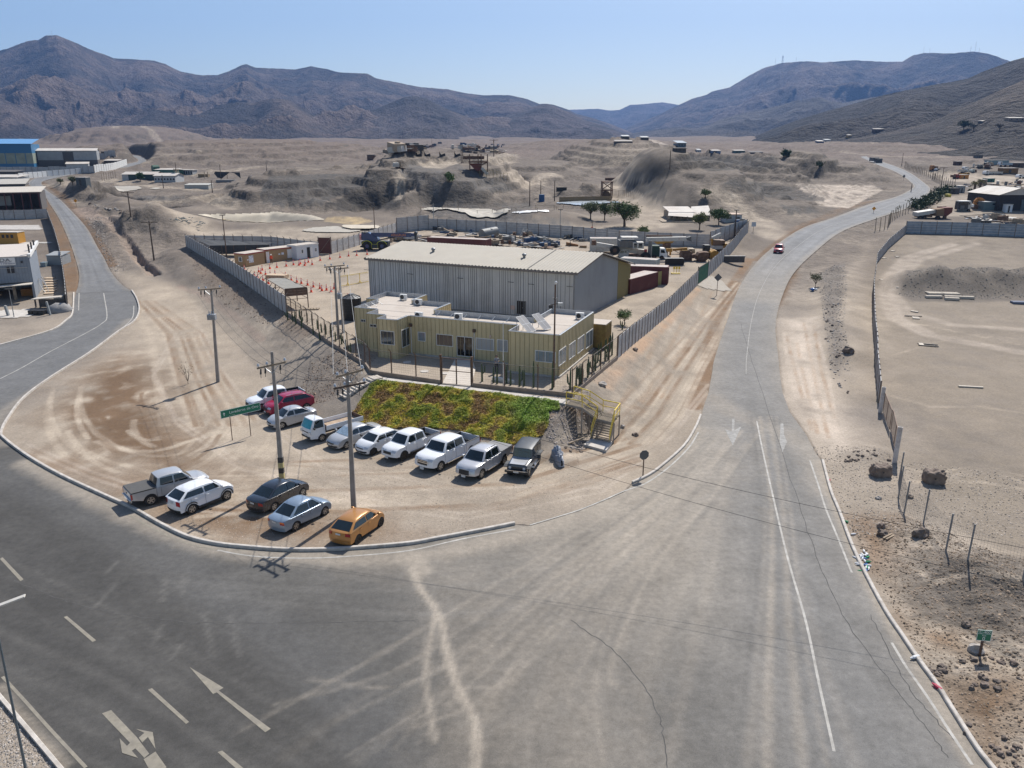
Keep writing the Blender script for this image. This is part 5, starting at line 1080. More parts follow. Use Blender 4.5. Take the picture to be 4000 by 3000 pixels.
def wheel(par,x,y,r,w_,rim=rim_m,n=20,sp=5):
 s=1 if y > 0 else -1;b=MB();prof=[(-.5,.62),(-.5,.93),(-.38,1.0),(.38,1.0),(.5,.93),(.5,.62)];vs=[];fs=[];m=len(prof)
 for k in range(n):
  t=2*math.pi*k/n
  for (o,q) in prof: vs.append((r*q*math.cos(t),o*w_,r+r*q*math.sin(t)))
 for k in range(n):
  for j in range(m): a=k*m+j;c=k*m+(j+1) % m;d=((k+1) % n)*m+(j+1) % m;e=((k+1) % n)*m+j;fs.append((a,c,d,e))
 b.add(vs,fs);o=b.build('wheel',tyre_m,par,smooth=35);o.location=(x,y,0)
 b=MB();b.cyl((0,s*w_*.30,r),(0,s*w_*.36,r),r*.60,n=n,mi=1);
 for k in range(sp):
  t=2*math.pi*k/sp+.3;c,q=math.cos(t),math.sin(t);p=Vector((c*r*.34,s*w_*.42,r+q*r*.34));T=Matrix.Translation(p) @ Matrix.Rotation(-t,4,'Y');b.box((0,0,0),(r*.56,w_*.10,r*.20),M=T)
 b.cyl((0,s*w_*.36,r),(0,s*w_*.47,r),r*.14,n=8)
 for k in range(n):
  t0,t1=2*math.pi*k/n,2*math.pi*(k+1)/n;y0,y1=s*w_*.38,s*w_*.49
  b.add([(r*.55*math.cos(t0),y1,r+r*.55*math.sin(t0)),(r*.64*math.cos(t0),y1,r+r*.64*math.sin(t0)),(r*.64*math.cos(t1),y1,r+r*.64*math.sin(t1)),(r*.55*math.cos(t1),y1,r+r*.55*math.sin(t1))],[(0,1,2,3)])
 rm=b.build('rim',[rim,trim],o)
def vehicle(label,cat,d,col,pf=None,pr=None,head=None,side=1,name='parked_car',z=0,group=None,at=None):
 """d: size and shape; pf/pr: pixels where the visible side's front/rear tyre touches the ground; side 1 = the car's left side is the visible one"""
 L,W,H_,wb=d['L'],d['W'],d['H'],d['wb'];r=d.get('r',.32);tw=d.get('tw',.22);kind=d['k']
 fo=d.get('fo',(L-wb)*.46);xf=L/2-fo;xr=xf-wb
 if at is None:
  f=Vector(gp(*pf,z)) if pf else None;q=Vector(gp(*pr,z)) if pr else None
  if head is None: hd=math.atan2(f.y-q.y,f.x-q.x)
  else: hd=R(head)
  dv=Vector((math.cos(hd),math.sin(hd),0));nv=Vector((-dv.y,dv.x,0));off_=nv*(-side*(W/2-tw/2))
  if f and q: c=(f+q)/2-dv*((xf+xr)/2)
  elif f: c=f-dv*xf
  else: c=q-dv*xr
  c=c+off_
 else: c=Vector(at);hd=R(head)
 c.z=z
 root=empty(name,c,hd,label,cat,group)
 P=col;zc=d.get('zc',.2);ZB=d.get('zb',1.0 if kind not in ('pickup','suv','jeep') else 1.12);hw=W/2
 g=d['g']   # greenhouse: (x windscreen base, x roof front, x roof rear, x rear base) from the front axle line as fractions of L
 xw,xa,xc,xd=[L/2-L*t for t in g];cabrear=None
 zhood=d.get('zh',ZB-.12);znose=d.get('zn',zhood-.16);ra=r+d.get('gap',.07)
 def bp(x,zz,v):
  av=abs(v);e=cl((abs(x)-L*.30)/(L*.20));k=d.get('round',.05)
  X_=x-math.copysign(1,x)*e*k*L*.5*av**2.6*(1.0 if x > 0 else .8)
  Y_=v*hw*(1-.06*cl((zz-.62)/.45)-.05*cl((.5-zz)/.3)-.10*e*e*cl(av))
  Z_=zz-(.05*av**8 if zz > .55 else 0)+(.02*(1-av*av) if zz > .7 else 0)
  return (X_,Y_,Z_)
 top=[(L/2-.05,zc+.02),(L/2,.46),(L/2-.05,znose-.11),(L/2-.16,znose),(L/2-.50,(znose+zhood)/2+.06),(xw+.25,zhood+.015),(xw-.05,ZB)]
 if kind == 'pickup': xe=xd-.02;top += [(xe,ZB),(xe,zc+.1)]
 elif kind == 'truck': xe=xd;top=[(L/2-.02,.38),(L/2,.5),(L/2-.01,ZB-.1),(xw-.01,ZB),(xe,ZB),(xe,.55)]
 elif kind == 'sedan': xe=-L/2;top += [(xd,ZB+.02),(xe+.18,ZB+.01),(xe+.02,ZB-.10),(xe+.03,ZB-.3),(xe,.5),(xe+.04,zc+.05)]
 elif kind == 'jeep': xe=-L/2+.15;top=[(L/2-.25,.5),(L/2-.22,ZB-.22),(L/2-.3,ZB-.1),(xw+.1,ZB-.03),(xw,ZB),(xe,ZB),(xe,.5)]
 else: xe=-L/2;top += [(xd,ZB+.02),(xe+.04,ZB-.05),(xe+.02,.75),(xe,.5),(xe+.05,zc+.05)]
 bot=[]
 def arch(xc_,n=9):
  return [(xc_+ra*math.cos(t),max(zc,r+ra*math.sin(t))) for t in [math.pi*(k/(n-1)) for k in range(n)][::-1]]
 prof=list(top);nb0=len(prof)
 if kind not in ('pickup','truck'): prof += arch(xr)
 prof += [(xf-ra-.1,zc)] if kind != 'truck' else []
 prof += arch(xf)
 vsl=[-1,-.96,-.8,-.45,0,.45,.8,.96,1];b=MB();n=len(prof)
 vs=[bp(x,zz,v) for v in vsl for (x,zz) in prof];fs=[];
 for j in range(len(vsl)-1):
  for i in range(n): b.f.append((j*n+i,j*n+(i+1) % n,(j+1)*n+(i+1) % n,(j+1)*n+i));b.m.append(1 if i >= nb0-1 else 0)
 b.v=[tuple(p) for p in vs];b.f += [tuple(range(n))[::-1],tuple(range((len(vsl)-1)*n,len(vsl)*n))];b.m += [0,0]
 # greenhouse
 wb_,wt=hw*d.get('gb',.93),hw*d.get('gt',.76);zt=H_
 def hwz(zz): return lerp(wb_,wt,cl((zz-ZB)/(zt-ZB)))
 def gpz(x,zz,v):
  k=.10 if x > (xa+xc)/2 else -.06;return (x+k*(1-v*v)*(1-.4*cl((zz-ZB)/(zt-ZB))),v*hwz(zz),zz+.035*(1-v*v)*cl((zz-ZB)/(zt-ZB)))
 gprof=[(xw,ZB-.03),(xa+.03,zt-.055),(xa-.20,zt-.005),((xa+xc)/2,zt+.02),(xc+.22,zt-.012),(xc-.02,zt-.075),(xd,ZB-.03)];n2=len(gprof);gv=[-1,-.93,-.6,0,.6,.93,1];o_=len(b.v)
 for v in gv:
  for (x,zz) in gprof: X_,Y_,Z_=gpz(x,zz,v);Z_ -= .03*abs(v)**12*(zz > ZB+.1);b.v.append((X_,Y_,Z_))
 for j in range(len(gv)-1):
  for i in range(n2-1): b.f.append((o_+j*n2+i,o_+j*n2+i+1,o_+(j+1)*n2+i+1,o_+(j+1)*n2+i));b.m.append(2 if 'roofm' in d and 1 <= i <= 4 else 0)
 b.f += [tuple(o_+i for i in range(n2))[::-1],tuple(o_+(len(gv)-1)*n2+i for i in range(n2))];b.m += [0,0]
 # door seams
 for s in (-1,1):
  for xx in d.get('seams',[xw-.05,(xw+xc)/2-.15,xc+.05]):
   y0=s*(hw*.99+.002);b.add([(xx-.008,y0,zc+.14),(xx+.008,y0,zc+.14),(xx+.008,s*(hw*.955+.004),ZB-.06),(xx-.008,s*(hw*.955+.004),ZB-.06)],[(0,1,2,3)],1)
 b.build('body',[P,trim]+([d['roofm']] if 'roofm' in d else []),root,smooth=38)
 def patch(name,fn,p0,p1,t0,t1,v0,v1,m,off_=.014,sg=1,nv=6,nt_=3,par=root):
  dx,dz=p1[0]-p0[0],p1[1]-p0[1];l_=math.hypot(dx,dz);nx,nz=sg*dz/l_*off_,-sg*dx/l_*off_;q=MB();vs=[]
  for a in range(nt_+1):
   t=lerp(t0,t1,a/nt_)
   for c_ in range(nv+1): v=lerp(v0,v1,c_/nv);X_,Y_,Z_=fn(p0[0]+dx*t,p0[1]+dz*t,v);vs.append((X_+nx,Y_,Z_+nz))
  q.add(vs,[(a*(nv+1)+c_,a*(nv+1)+c_+1,(a+1)*(nv+1)+c_+1,(a+1)*(nv+1)+c_) for a in range(nt_) for c_ in range(nv)]);return q.build(name,m,par,smooth=50)
 def sidepoly(name,pts,s,m=carglass,off_=.012,par=root):
  q=MB();q.add([(gpz(x,zz,s)[0],s*(hwz(zz)+off_),zz) for x,zz in pts],[tuple(range(len(pts)))]);return q.build(name,m,par)
 patch('windscreen',gpz,gprof[0],gprof[1],.10,.93,-.86,.86,d.get('shade',carglass))
 rgl=patch('rear_window',gpz,gprof[-1],gprof[-2],.12 if kind != 'hatch' else .16,.9,-.82,.82,carglass,sg=-1)
 h0,h1=ZB+.045,zt-.11
 def xl(zz,fr): # x of the windscreen or rear pillar line at height z
  t=(zz-ZB)/(zt-ZB);return lerp(xw,xa,t) if fr else lerp(xd,xc,t)
 xm=d.get('xm',(xw+xc)/2-.15)
 for s in (-1,1):
  sidepoly('side_window',[(xm+.05,h0),(xl(h0,1)-.20,h0),(xl(h1,1)-.10,h1),(xm+.05,h1)],s)
  if kind not in ('truck',): sidepoly('side_window',[(xl(h0,0)+.22,h0+.03),(xm-.05,h0),(xm-.05,h1),(xl(h1,0)+.14,h1)],s)
  q=MB();q.box((xw-.22,s*(hw+.09),ZB+.10),(.12,.20,.15));q.build('mirror',d.get('mirror',P),root,bevel=.03)
  for xx in d.get('handles',[xm+.12,xm-.75 if kind != 'truck' else 99]):
   if xx < 9: q=MB();q.bx(xx,xx+.16,s*hw*.972-.01,s*hw*.972+.025*1,ZB-.17,ZB-.135) if s > 0 else q.bx(xx,xx+.16,s*hw*.972-.025,s*hw*.972+.01,ZB-.17,ZB-.135);q.build('door_handle',d.get('handle',P),root)
 for (xx,yy) in ((xf,1),(xf,-1),(xr,1),(xr,-1)): wheel(root,xx,yy*(hw-tw/2-.01),r,tw,d.get('rim',rim_m),sp=d.get('sp',5))
 if kind == 'jeep': return root,d,bp,patch,(xw,xa,xc,xd,xf,xr,hw,ZB,zt,zc,r)
 if kind == 'truck': return root,d,bp,patch,(xw,xa,xc,xd,xf,xr,hw,ZB,zt,zc,r)
 # front
 T2,T3,T4=top[1],top[2],top[3]
 gm=d.get('grillem',trim)
 patch('grille',bp,T2,T3,d.get('gr0',.30),.92,-.48,.48,gm,.012)
 if d.get('chromeg'): patch('grille_bar',bp,T2,T3,.55,.66,-.62,.62,chrome,.025);patch('grille_bar',bp,T2,T3,.78,.86,-.6,.6,chrome,.025)
 patch('bumper_grille',bp,top[0],T2,.15,.8,-.7,.7,trim,.012)
 patch('number_plate',bp,T2,T3,-.35,.0,-.2,.2,platem,.03,nv=2)
 for s in (-1,1): a,c_=sorted((s*.54,s*.955));patch('headlight',bp,T3,T4,-.55,.75,a,c_,lampw,.014,nv=4)
 for s in (-1,1): a,c_=sorted((s*.66,s*.86));patch('fog_light',bp,top[0],T2,.35,.85,a,c_,trim,.02,nv=2)
 # rear
 if kind == 'pickup':
  x1=xe+.0;x0=-L/2;zbt=ZB-.02+d.get('bedz',0);t_=.07
  def arc2(): return [(xr+ra*math.cos(t),max(zc+.08,r+ra*math.sin(t))) for t in [math.pi*(k/8) for k in range(9)]]
  for s in (-1,1):
   q=MB();poly=[(x0+.04,zbt),(x0+.02,zc+.28)]+arc2()[::-1]+[(x1-.03,zc+.1),(x1-.03,zbt)]
   q.side(poly,*sorted((s*(hw*.985-t_),s*hw*.985)));q.bx(x0+.05,x1-.03,*sorted((s*(hw-.12),s*(hw-.0))),zbt-.005,zbt+.02,1) ;q.build('bed_side',[P,trim],root,smooth=30)
  q=MB();q.bx(x0+.05,x1-.04,-hw+.1,hw-.1,.62,.68);q.bx(x1-.10,x1-.04,-hw+.1,hw-.1,.62,zbt);
  for s in (-1,1): q.bx(x0+.06,x1-.05,*sorted((s*(hw-.13),s*(hw-.10))),.62,zbt-.02);q.bx(xr-.45,xr+.45,*sorted((s*(hw-.30),s*(hw-.1))),.62,.86)
  q.build('bed_liner',d.get('liner',trim),root)
  q=MB();q.bx(x0-.01,x0+.055,-hw*.90,hw*.90,zc+.32,zbt+.005);q.bx(x0-.02,x0,-.12,.12,ZB-.22,ZB-.14,1);q.build('tailgate',[P,trim],root,bevel=.01)
  q=MB();q.bx(x0-.10,x0+.02,-hw*.92,hw*.92,zc+.10,zc+.30);q.build('rear_bumper',d.get('rb',chrome),root,bevel=.02)
  if d.get('cover'): q=MB();q.bx(x0+.03,x1-.05,-hw+.03,hw-.03,zbt+.022,zbt+.06);q.build('bed_cover',d['cover'],root,bevel=.01)
  for s in (-1,1): q=MB();q.bx(x0-.015,x0+.10,*sorted((s*hw*.90,s*(hw*.99))),ZB-.42,ZB-.06);q.build('tail_light',lampr,root)
  for s in (-1,1):
   q=MB();q.bx(xr+.75,xf-.65,*sorted((s*(hw-.05),s*(hw+.10))),zc+.02,zc+.09);q.build('side_step',d.get('step',trim),root)
 else:
  nt0=len(top);rl=(top[-3],top[-2]) if kind == 'sedan' else (top[-3],top[-2]);a0=top[nt0-4] if kind == 'sedan' else top[nt0-4]
  A_,B_=(top[8+0] if False else top[-4],top[-3])
  for s in (-1,1):
   a,c_=sorted((s*.60,s*.985));patch('tail_light',bp,A_,B_,.0,.95,a,c_,lampr,.015,1,nv=4)
   if kind == 'sedan' and d.get('orange'): a,c_=sorted((s*.62,s*.97));patch('indicator',bp,A_,B_,.0,.4,a,c_,lampo,.025,1,nv=3)
  patch('number_plate',bp,A_,B_,.25,.8,-.2,.2,platem,.02,1,nv=2)
  patch('rear_bumper',bp,top[-2],top[-1],.1,1.0,-.95,.95,d.get('rb',trim),.012,1)
 if d.get('rails'):
  for s in (-1,1): q=MB();q.bar((xa-.15,s*(wt-.06),zt+.05),(xc+.2,s*(wt-.06),zt+.05),.035);q.build('roof_rail',d['rails'],root)
 if d.get('clad'):
  for s in (-1,1):
   q=MB();q.bx(xr+ra,xf-ra,*sorted((s*hw*.96,s*(hw+.012))),zc,zc+.16)
   for xx in (xf,xr):
    for k in range(10):
     t0,t1=math.pi*k/10,math.pi*(k+1)/10;R0,R1=ra-.005,ra+.07;y_=s*(hw*.985+.006)
     q.add([(xx+R0*math.cos(t0),y_,r+R0*math.sin(t0)),(xx+R1*math.cos(t0),y_,r+R1*math.sin(t0)),(xx+R1*math.cos(t1),y_,r+R1*math.sin(t1)),(xx+R0*math.cos(t1),y_,r+R0*math.sin(t1))],[(0,1,2,3)])
   q.build('side_cladding',d['clad'],root)
 return root,d,bp,patch,(xw,xa,xc,xd,xf,xr,hw,ZB,zt,zc,r)
white=paint('white',(.78,.79,.80));silver=paint('silver',(.47,.475,.48),.3,.3);pearl=paint('pearl',(.70,.70,.70),.28,.15);red=paint('red',(.34,.010,.045));
dgrey=paint('dark_grey',(.022,.028,.038),.22,.0);blue=paint('blue_silver',(.25,.32,.40),.3,.3);orange=paint('orange',(.47,.22,.06),.3,.25);jsil=paint('jeep_silver',(.055,.06,.07),.25,.0)
shc=mat('sunshade_blue',(.05,.33,.42),.35,var=.2,scale=4);shs=mat('sunshade_foil',(.45,.55,.6),.25,.5,var=.35,scale=6)
PK=dict(k='pickup',zc=.42,r=.385,tw=.26,zb=1.17,zh=1.10,zn=.98,gap=.08,g=(.235,.355,.645,.685),gt=.74,round=.075)
def D(base_,**k): x=dict(base_);x.update(k);return x
SD=dict(k='sedan',zc=.19,r=.325,tw=.21,zb=.98,zh=.93,zn=.73,g=(.235,.40,.66,.85),gt=.68,round=.10)
HT=dict(k='hatch',zc=.19,r=.325,tw=.21,zb=1.0,zh=.95,zn=.76,g=(.215,.39,.76,.955),gt=.69,round=.11)
SU=dict(k='hatch',zc=.24,r=.36,tw=.23,zb=1.12,zh=1.07,zn=.90,g=(.225,.37,.80,.965),gt=.70,round=.09)
GF='cars parked in the row below the plants';GR_='cars parked along the kerb of the dirt lot'
HD=-128
vehicle('white double cab pickup with an empty black bed, top left end of the row','pickup truck',D(PK,L=5.3,W=1.85,H=1.80,wb=3.05,rim=rim_m),white,pf=B2(388,655),head=-142,group=GF,name='pickup_truck')
vehicle('dark red sport utility car between the white pickup and the silver saloon','car',D(SU,L=4.48,W=1.86,H=1.63,wb=2.67,rails=chrome),red,pf=B2(590,715),head=-142,group=GF)
vehicle('dusty silver saloon behind the green road sign pole, next to the red car','car',D(SD,L=4.3,W=1.69,H=1.48,wb=2.47),silver,pf=B2(638,870),head=-139,group=GF)
vehicle('silver saloon with a pleated foil sunshade, behind the tall right power pole','car',D(SD,L=4.8,W=1.79,H=1.47,wb=2.72,shade=shs),silver,pf=B2(1432,1118),head=-132,group=GF)
vehicle('white hatchback with dark wheels just right of the tall power pole','car',D(HT,L=4.06,W=1.74,H=1.45,wb=2.59,rim=rim_k,mirror=trim,gr0=.5),white,pf=B2(1758,1196),head=-129,group=GF)
vehicle('white double cab pickup on oversized black tyres, beside the white hatchback','pickup truck',D(PK,L=5.1,W=1.80,H=1.80,wb=3.0,r=.42,tw=.30,rim=rim_k,gap=.05,gr0=.45),white,pf=B3(955,499),head=-127,group=GF,name='pickup_truck')
vehicle('largest white pickup with a broad chrome grille and an open black bed','pickup truck',D(PK,L=5.75,W=2.03,H=1.93,wb=3.65,r=.40,tw=.28,zb=1.28,zh=1.22,zn=1.10,chromeg=1,g=(.25,.345,.66,.69),step=chrome),white,pf=B3(1243,582),head=-125,group=GF,name='pickup_truck')
vehicle('silver white pickup with a black grille, roof bars and a grey bed cover','pickup truck',D(PK,L=5.3,W=1.87,H=1.80,wb=3.1,rails=trim,cover=mat('grey_cover',(.2,.2,.2),.7),gr0=.1,step=chrome),paint('light_silver',(.55,.55,.56),.28,.35),pf=B3(1565,642),head=-121,group=GF,name='pickup_truck')
# jeep
jd=dict(k='jeep',L=4.4,W=1.62,H=1.82,wb=2.75,r=.42,tw=.28,zb=1.14,zc=.5,g=(.36,.40,.93,.955),gb=.93,gt=.86,round=.01,seams=[.35,-.55],roofm=mat('hard_top',(.035,.045,.06),.5),rim=rim_m,handles=[-.3])
root,d,bp,patch,q_=vehicle('boxy silver four by four with round headlights and black fenders, right end of the row','off-road car',jd,jsil,pf=B3(1935,628),head=-107,group=GF,name='off_road_car')
xw,xa,xc,xd,xf,xr,hw,ZB,zt,zc,r=q_;L=4.4
b=MB();xg=L/2-.22;b.add([(L/2-.28,-.55,1.075),(L/2-.28,.55,1.075),(xw+.06,.66,1.165),(xw+.06,-.66,1.165)],[(0,1,2,3)]);b.build('bonnet',silver,root);b=MB()
for k in range(7): y=-.33+k*.11;b.bx(xg+.0,xg+.015,y-.026,y+.026,.62,.90)
b.build('grille',trim,root)
for s in (-1,1):
 b=MB();b.cyl((xg,s*.53,.80),(xg+.03,s*.53,.80),.10,n=16);b.build('headlight',lampw,root)
 b=MB()
 for xx in (xf,xr):
  pts=[(-.62,.60),(-.50,.84),(-.30,.93),(.30,.93),(.56,.82)];pts=[(xx+p[0]*(1 if xx == xf else -1),p[1]) for p in pts]
  for p_,c_ in zip(pts,pts[1:]): b.bar((p_[0],s*.86,p_[1]),(c_[0],s*.86,c_[1]),.28,.05)
 b.build('fender',mat('fender_plastic',(.04,.045,.05),.6),root);b=MB();b.bx(xr+.6,xf-.6,*sorted((s*.80,s*.94)),.46,.52);b.build('side_step',chrome,root)
b=MB();b.bx(L/2-.12,L/2+.04,-.86,.86,.50,.68);b.build('front_bumper',trim,root,bevel=.03);b=MB();b.bx(L/2+.045,L/2+.055,-.2,.2,.54,.65);b.build('number_plate',platem,root)
b=MB();b.bx(L/2-.02,L/2+.05,-.7,.7,.66,.70);b.build('bumper_plate',chrome,root)
b=MB();b.cyl((-L/2+.1,0,.95),(-L/2-.16,0,.95),.40,n=18);b.build('spare_wheel',tyre_m,root)
# small white flatbed truck
td=dict(k='truck',L=4.95,W=1.70,H=1.95,wb=2.5,fo=1.0,r=.33,tw=.2,zb=1.18,g=(.015,.09,.25,.27),gb=.96,gt=.86,round=.035,shade=shc,mirror=trim,xm=1.22,seams=[1.25],rim=rim_m,handles=[1.32])
root,d,bp,patch,q_=vehicle('small white flatbed truck with a turquoise sunshade and an empty wooden bed','flatbed truck',td,white,pf=B2(1130,1024),head=-136,group=GF,name='flatbed_truck')
xw,xa,xc,xd,xf,xr,hw,ZB,zt,zc,r=q_;L=4.95
for s in (-1,1): b=MB();b.bx(L/2-.06,L/2+.008,*sorted((s*.52,s*.80)),.78,.98);b.build('headlight',lampw,root)
b=MB();b.bx(L/2-.02,L/2+.006,-.42,.42,.86,.93);b.build('grille',trim,root);b=MB();b.bx(L/2-.02,L/2+.025,-.62,.62,.42,.55);b.build('bumper_grille',trim,root);b=MB();b.bx(L/2,L/2+.035,-.2,.2,.58,.70);b.build('number_plate',platem,root)
x1=xd-.10;x0=-L/2;b=MB();b.bx(x0,x1,-.86,.86,.84,.90);b.build('bed_floor',mat('bed_boards',(.40,.30,.21),.9,var=.25,dirt=((.2,.14,.1),.4)),root)
for s in (-1,1): b=MB();b.bx(x0,x1,*sorted((s*.83,s*.875)),.86,1.25);b.build('bed_side',white,root)
b=MB();b.bx(x1-.04,x1,-.83,.83,.86,1.3);b.bx(x0,x0+.04,-.83,.83,.86,1.25);b.build('bed_end',rust,root)
b=MB();b.bx(x0+.05,x1+.4,-.35,.35,.5,.84);b.build('chassis',trim,root)
# near row, seen from behind
vehicle('silver double cab pickup with black bed cover, left end of the kerb row','pickup truck',D(PK,L=5.25,W=1.84,H=1.80,wb=3.05,cover=mat('bed_tarp',(.075,.073,.07),.75),r=.39),silver,pr=B4(353,412),head=41,side=-1,group=GR_,name='pickup_truck')
vehicle('white sport utility car with black lower trim, second in the kerb row','car',D(SU,L=4.27,W=1.78,H=1.62,wb=2.59,clad=trim),white,pf=B4(893,374),pr=B4(650,472),side=-1,group=GR_)
vehicle('dark grey saloon at the foot of the striped power pole','car',D(SD,L=4.54,W=1.76,H=1.47,wb=2.6),dgrey,pf=B4(1440,348),pr=B4(1237,452),side=-1,group=GR_)
vehicle('pale blue saloon with red and orange tail lights beside the orange hatchback','car',D(SD,L=4.35,W=1.69,H=1.53,wb=2.48,orange=1,rb=blue),blue,pf=B4(1598,485),pr=B4(1395,592),side=-1,group=GR_)
vehicle('orange hatchback in front of the right power pole','car',D(HT,L=4.03,W=1.75,H=1.46,wb=2.54,rb=orange,clad=None,rim=rim_k),orange,pf=B4(2003,562),pr=B4(1835,692),side=-1,group=GR_)
# red pickup driving on the road
gq=G(*B5(125,652));vehicle('red pickup truck driving towards the camera on the valley road','pickup truck',D(PK,L=5.3,W=1.85,H=1.82,wb=3.05,rails=trim),paint('bright_red',(.42,.03,.035)),at=(gq.x,gq.y+2.4,gq.z+.03),head=-112,z=gq.z+.05,name='pickup_truck')
# ================================================================ poles, signs, plants, people, machines
pole_c=mat('pole_concrete',(.30,.275,.25),.9,var=.15,scale=2,dirt=((.18,.15,.12),.4));pole_w=mat('pole_timber',(.105,.075,.055),.9,var=.2);porc=mat('porcelain',(.45,.47,.5),.2,spec=.8)
polegrey=mat('mast_grey',(.30,.31,.31),.5,.3)
def power_pole(base_px,top_px,z,label,arms,m=pole_c,w0=.34,w1=.18,box=None,stripes=False,ins=True,cat='power pole',grp=None,base_p=None,name='power_pole'):
 """arms: list of ((pixel left), (pixel right)) on the plane of the pole"""
 p=Vector(gp(*base_px,z)) if base_p is None else base_p;r=ray(*top_px);t=p.y/r[1];top=Vector((r[0]*t,p.y,CH+r[2]*t))-p
 top.x *= .6
 o=empty(name,p,0,label,cat,grp);b=MB();n=8;a0,a1=w0/2,w1/2;vs=[]
 for k in range(n+1):
  q=k/n;c=top*q;wq=lerp(a0,a1,q);
  if k == 0: c=Vector((0,0,-.4))
  vs += [(c.x-wq,c.y-wq*.75,c.z),(c.x+wq,c.y-wq*.75,c.z),(c.x+wq,c.y+wq*.75,c.z),(c.x-wq,c.y+wq*.75,c.z)]
 fs=[(k*4+j,k*4+(j+1) % 4,(k+1)*4+(j+1) % 4,(k+1)*4+j) for k in range(n) for j in range(4)]+[tuple(n*4+j for j in range(4))]
 b.add(vs,fs);b.build('shaft',m,o,bevel=.02)
 for i,(l_,r_) in enumerate(arms):
  P=[]
  for q in (l_,r_): rr_=ray(*q);t=p.y/rr_[1];P.append(Vector((rr_[0]*t,p.y-.14,CH+rr_[2]*t))-p)
  # crossarms run a little in depth as well
  dy=(P[1].x-P[0].x)*.35;P[0].y -= -dy*.5;P[1].y += -dy*.5+.0
  P[0].z += -dy*.12;P[1].z += dy*.12
  b=MB();b.bar(P[0],P[1],.10,.12);b.build('crossarm',pole_w if i else wood,o);c=(P[0]+P[1])/2
  b=MB();dn=(P[1]-P[0]).normalized();b.bar(c-dn*.7,c+Vector((0,.05,-.6)),.04);b.bar(c+dn*.7,c+Vector((0,.05,-.6)),.04);b.build('brace',galv,o)
  if ins:
   for s in (.04,.35,.96): q=P[0].lerp(P[1],s);b=MB();b.cyl(q+Vector((0,0,.04)),q+Vector((0,0,.15)),.03,n=6);b.cyl(q+Vector((0,0,.15)),q+Vector((0,0,.30)),.11,.06,8);b.build('insulator',porc,o)
  if i == len(arms)-1 and ins:
   for s in (.12,.28,.8): q=P[0].lerp(P[1],s)-Vector((0,0,.1));b=MB();b.cyl(q,q-Vector((0,.1,.35)),.05,.07,6);b.cyl(q-Vector((0,.1,.35)),q-Vector((0,.1,.6)),.02,n=5);b.build('fuse_switch',darkm,o)
 if box:
  (x0,y0,x1,y1)=box;rr_=ray((x0+x1)/2,(y0+y1)/2);t=p.y/rr_[1];c=Vector((rr_[0]*t,p.y-.35,CH+rr_[2]*t))-p;wd=(x1-x0)*p.y/F;hd_=(y1-y0)*p.y/F
  b=MB();b.box(c,(wd,.55,hd_));
  for k in range(5): b.box((c.x-wd*.4+k*wd*.2,c.y-.3,c.z),(.04,.08,hd_*.8))
  b.build('transformer',mat('transformer_grey',(.36,.37,.38),.5,.2),o,bevel=.02)
  for k in range(3): b=MB();b.cyl((c.x-wd*.3+k*wd*.3,c.y,c.z+hd_/2),(c.x-wd*.3+k*wd*.3,c.y,c.z+hd_/2+.3),.06,.04,6);b.build('bushing',porc,o)
 if stripes:
  for k,(z_,mm_) in enumerate(((.9,darkm),(1.3,mat('pole_yellow',(.5,.42,.2),.8)),(1.7,darkm),(.5,mat('pole_yellow',(.5,.42,.2),.8)))): w_=.355;b=MB();b.box((top.x*z_/top.z,0,z_),(w_,w_*.78,.38));b.build('hazard_band',mm_,o)
 return o,p,top
power_pole((852,1492),(835,1130),0,'wooden-armed power pole with a grey transformer at the edge of the dirt lot',[(A6(190,915),A6(475,903))],box=(817,1224,848,1246))
power_pole((1103,1882),(1066,1374),0,'tall concrete power pole with black and yellow bands at its foot',[(B2(315,120),B2(715,35))],stripes=True)
o2,p2_,t2_=power_pole((1382,1988),(1364,1450),0,'tall concrete power pole with two pale crossarms above the orange hatchback',[(B2(1300,225),B2(1660,130)),(B2(1265,372),B2(1690,285))])
power_pole(A6(1722,1448),A6(1680,660),2.6,'left pole of the transformer pair beside the water tank',[(A6(1560,668),A6(1800,655))],w0=.3)
o3,p3_,t3_=power_pole(A6(1775,1382),A6(1722,685),2.6,'right pole of the transformer pair beside the water tank',[(A6(1605,692),A6(1840,682))],box=(1312,1143,1338,1165),w0=.3)
# wires from the near pole up to the pair
wo_=empty('overhead_wires',p2_+t2_,0,'three thin pale wires hanging from the right pole up to the transformer pair','wires')
for k in range(3):
 a_=Vector((-.9+k*.9,0,-.2));c_=(p3_+t3_)-(p2_+t2_)+Vector((-1+k*1.0,0,-.1));b=MB();n=10
 for j in range(n): f=lambda s: a_.lerp(c_,s)-Vector((0,0,1.1*math.sin(math.pi*s)));b.cyl(f(j/n),f((j+1)/n),.018,n=5,cap=False)
 b.build('wire',mat('wire',(.35,.34,.32),.5),wo_)
# long spans between the roadside poles
wo_=empty('overhead_wires',p2_+t2_,0,'dark wires strung between the tall concrete poles along the dirt lot','wires')
P_=[Vector(gp(852,1492)),Vector(gp(1103,1882)),Vector(gp(1382,1988))];T_=[Vector((-.3,0,9.1)),Vector((-.5,0,9.1)),Vector((-.4,0,8.8))]
for i in range(2):
 for k in range(3):
  a_=P_[i]+T_[i]+Vector((-.8+k*.8,0,0))-(p2_+t2_);c_=P_[i+1]+T_[i+1]+Vector((-.8+k*.8,0,0))-(p2_+t2_);b=MB();n=10
  for j in range(n): f=lambda s: a_.lerp(c_,s)-Vector((0,0,.5*math.sin(math.pi*s)));b.cyl(f(j/n),f((j+1)/n),.010,n=4,cap=False)
  b.build('wire',darkm,wo_)
wo_=empty('overhead_wires',p2_+t2_,0,'thin dark wires running from the right pole over the junction to the lower right','wires')
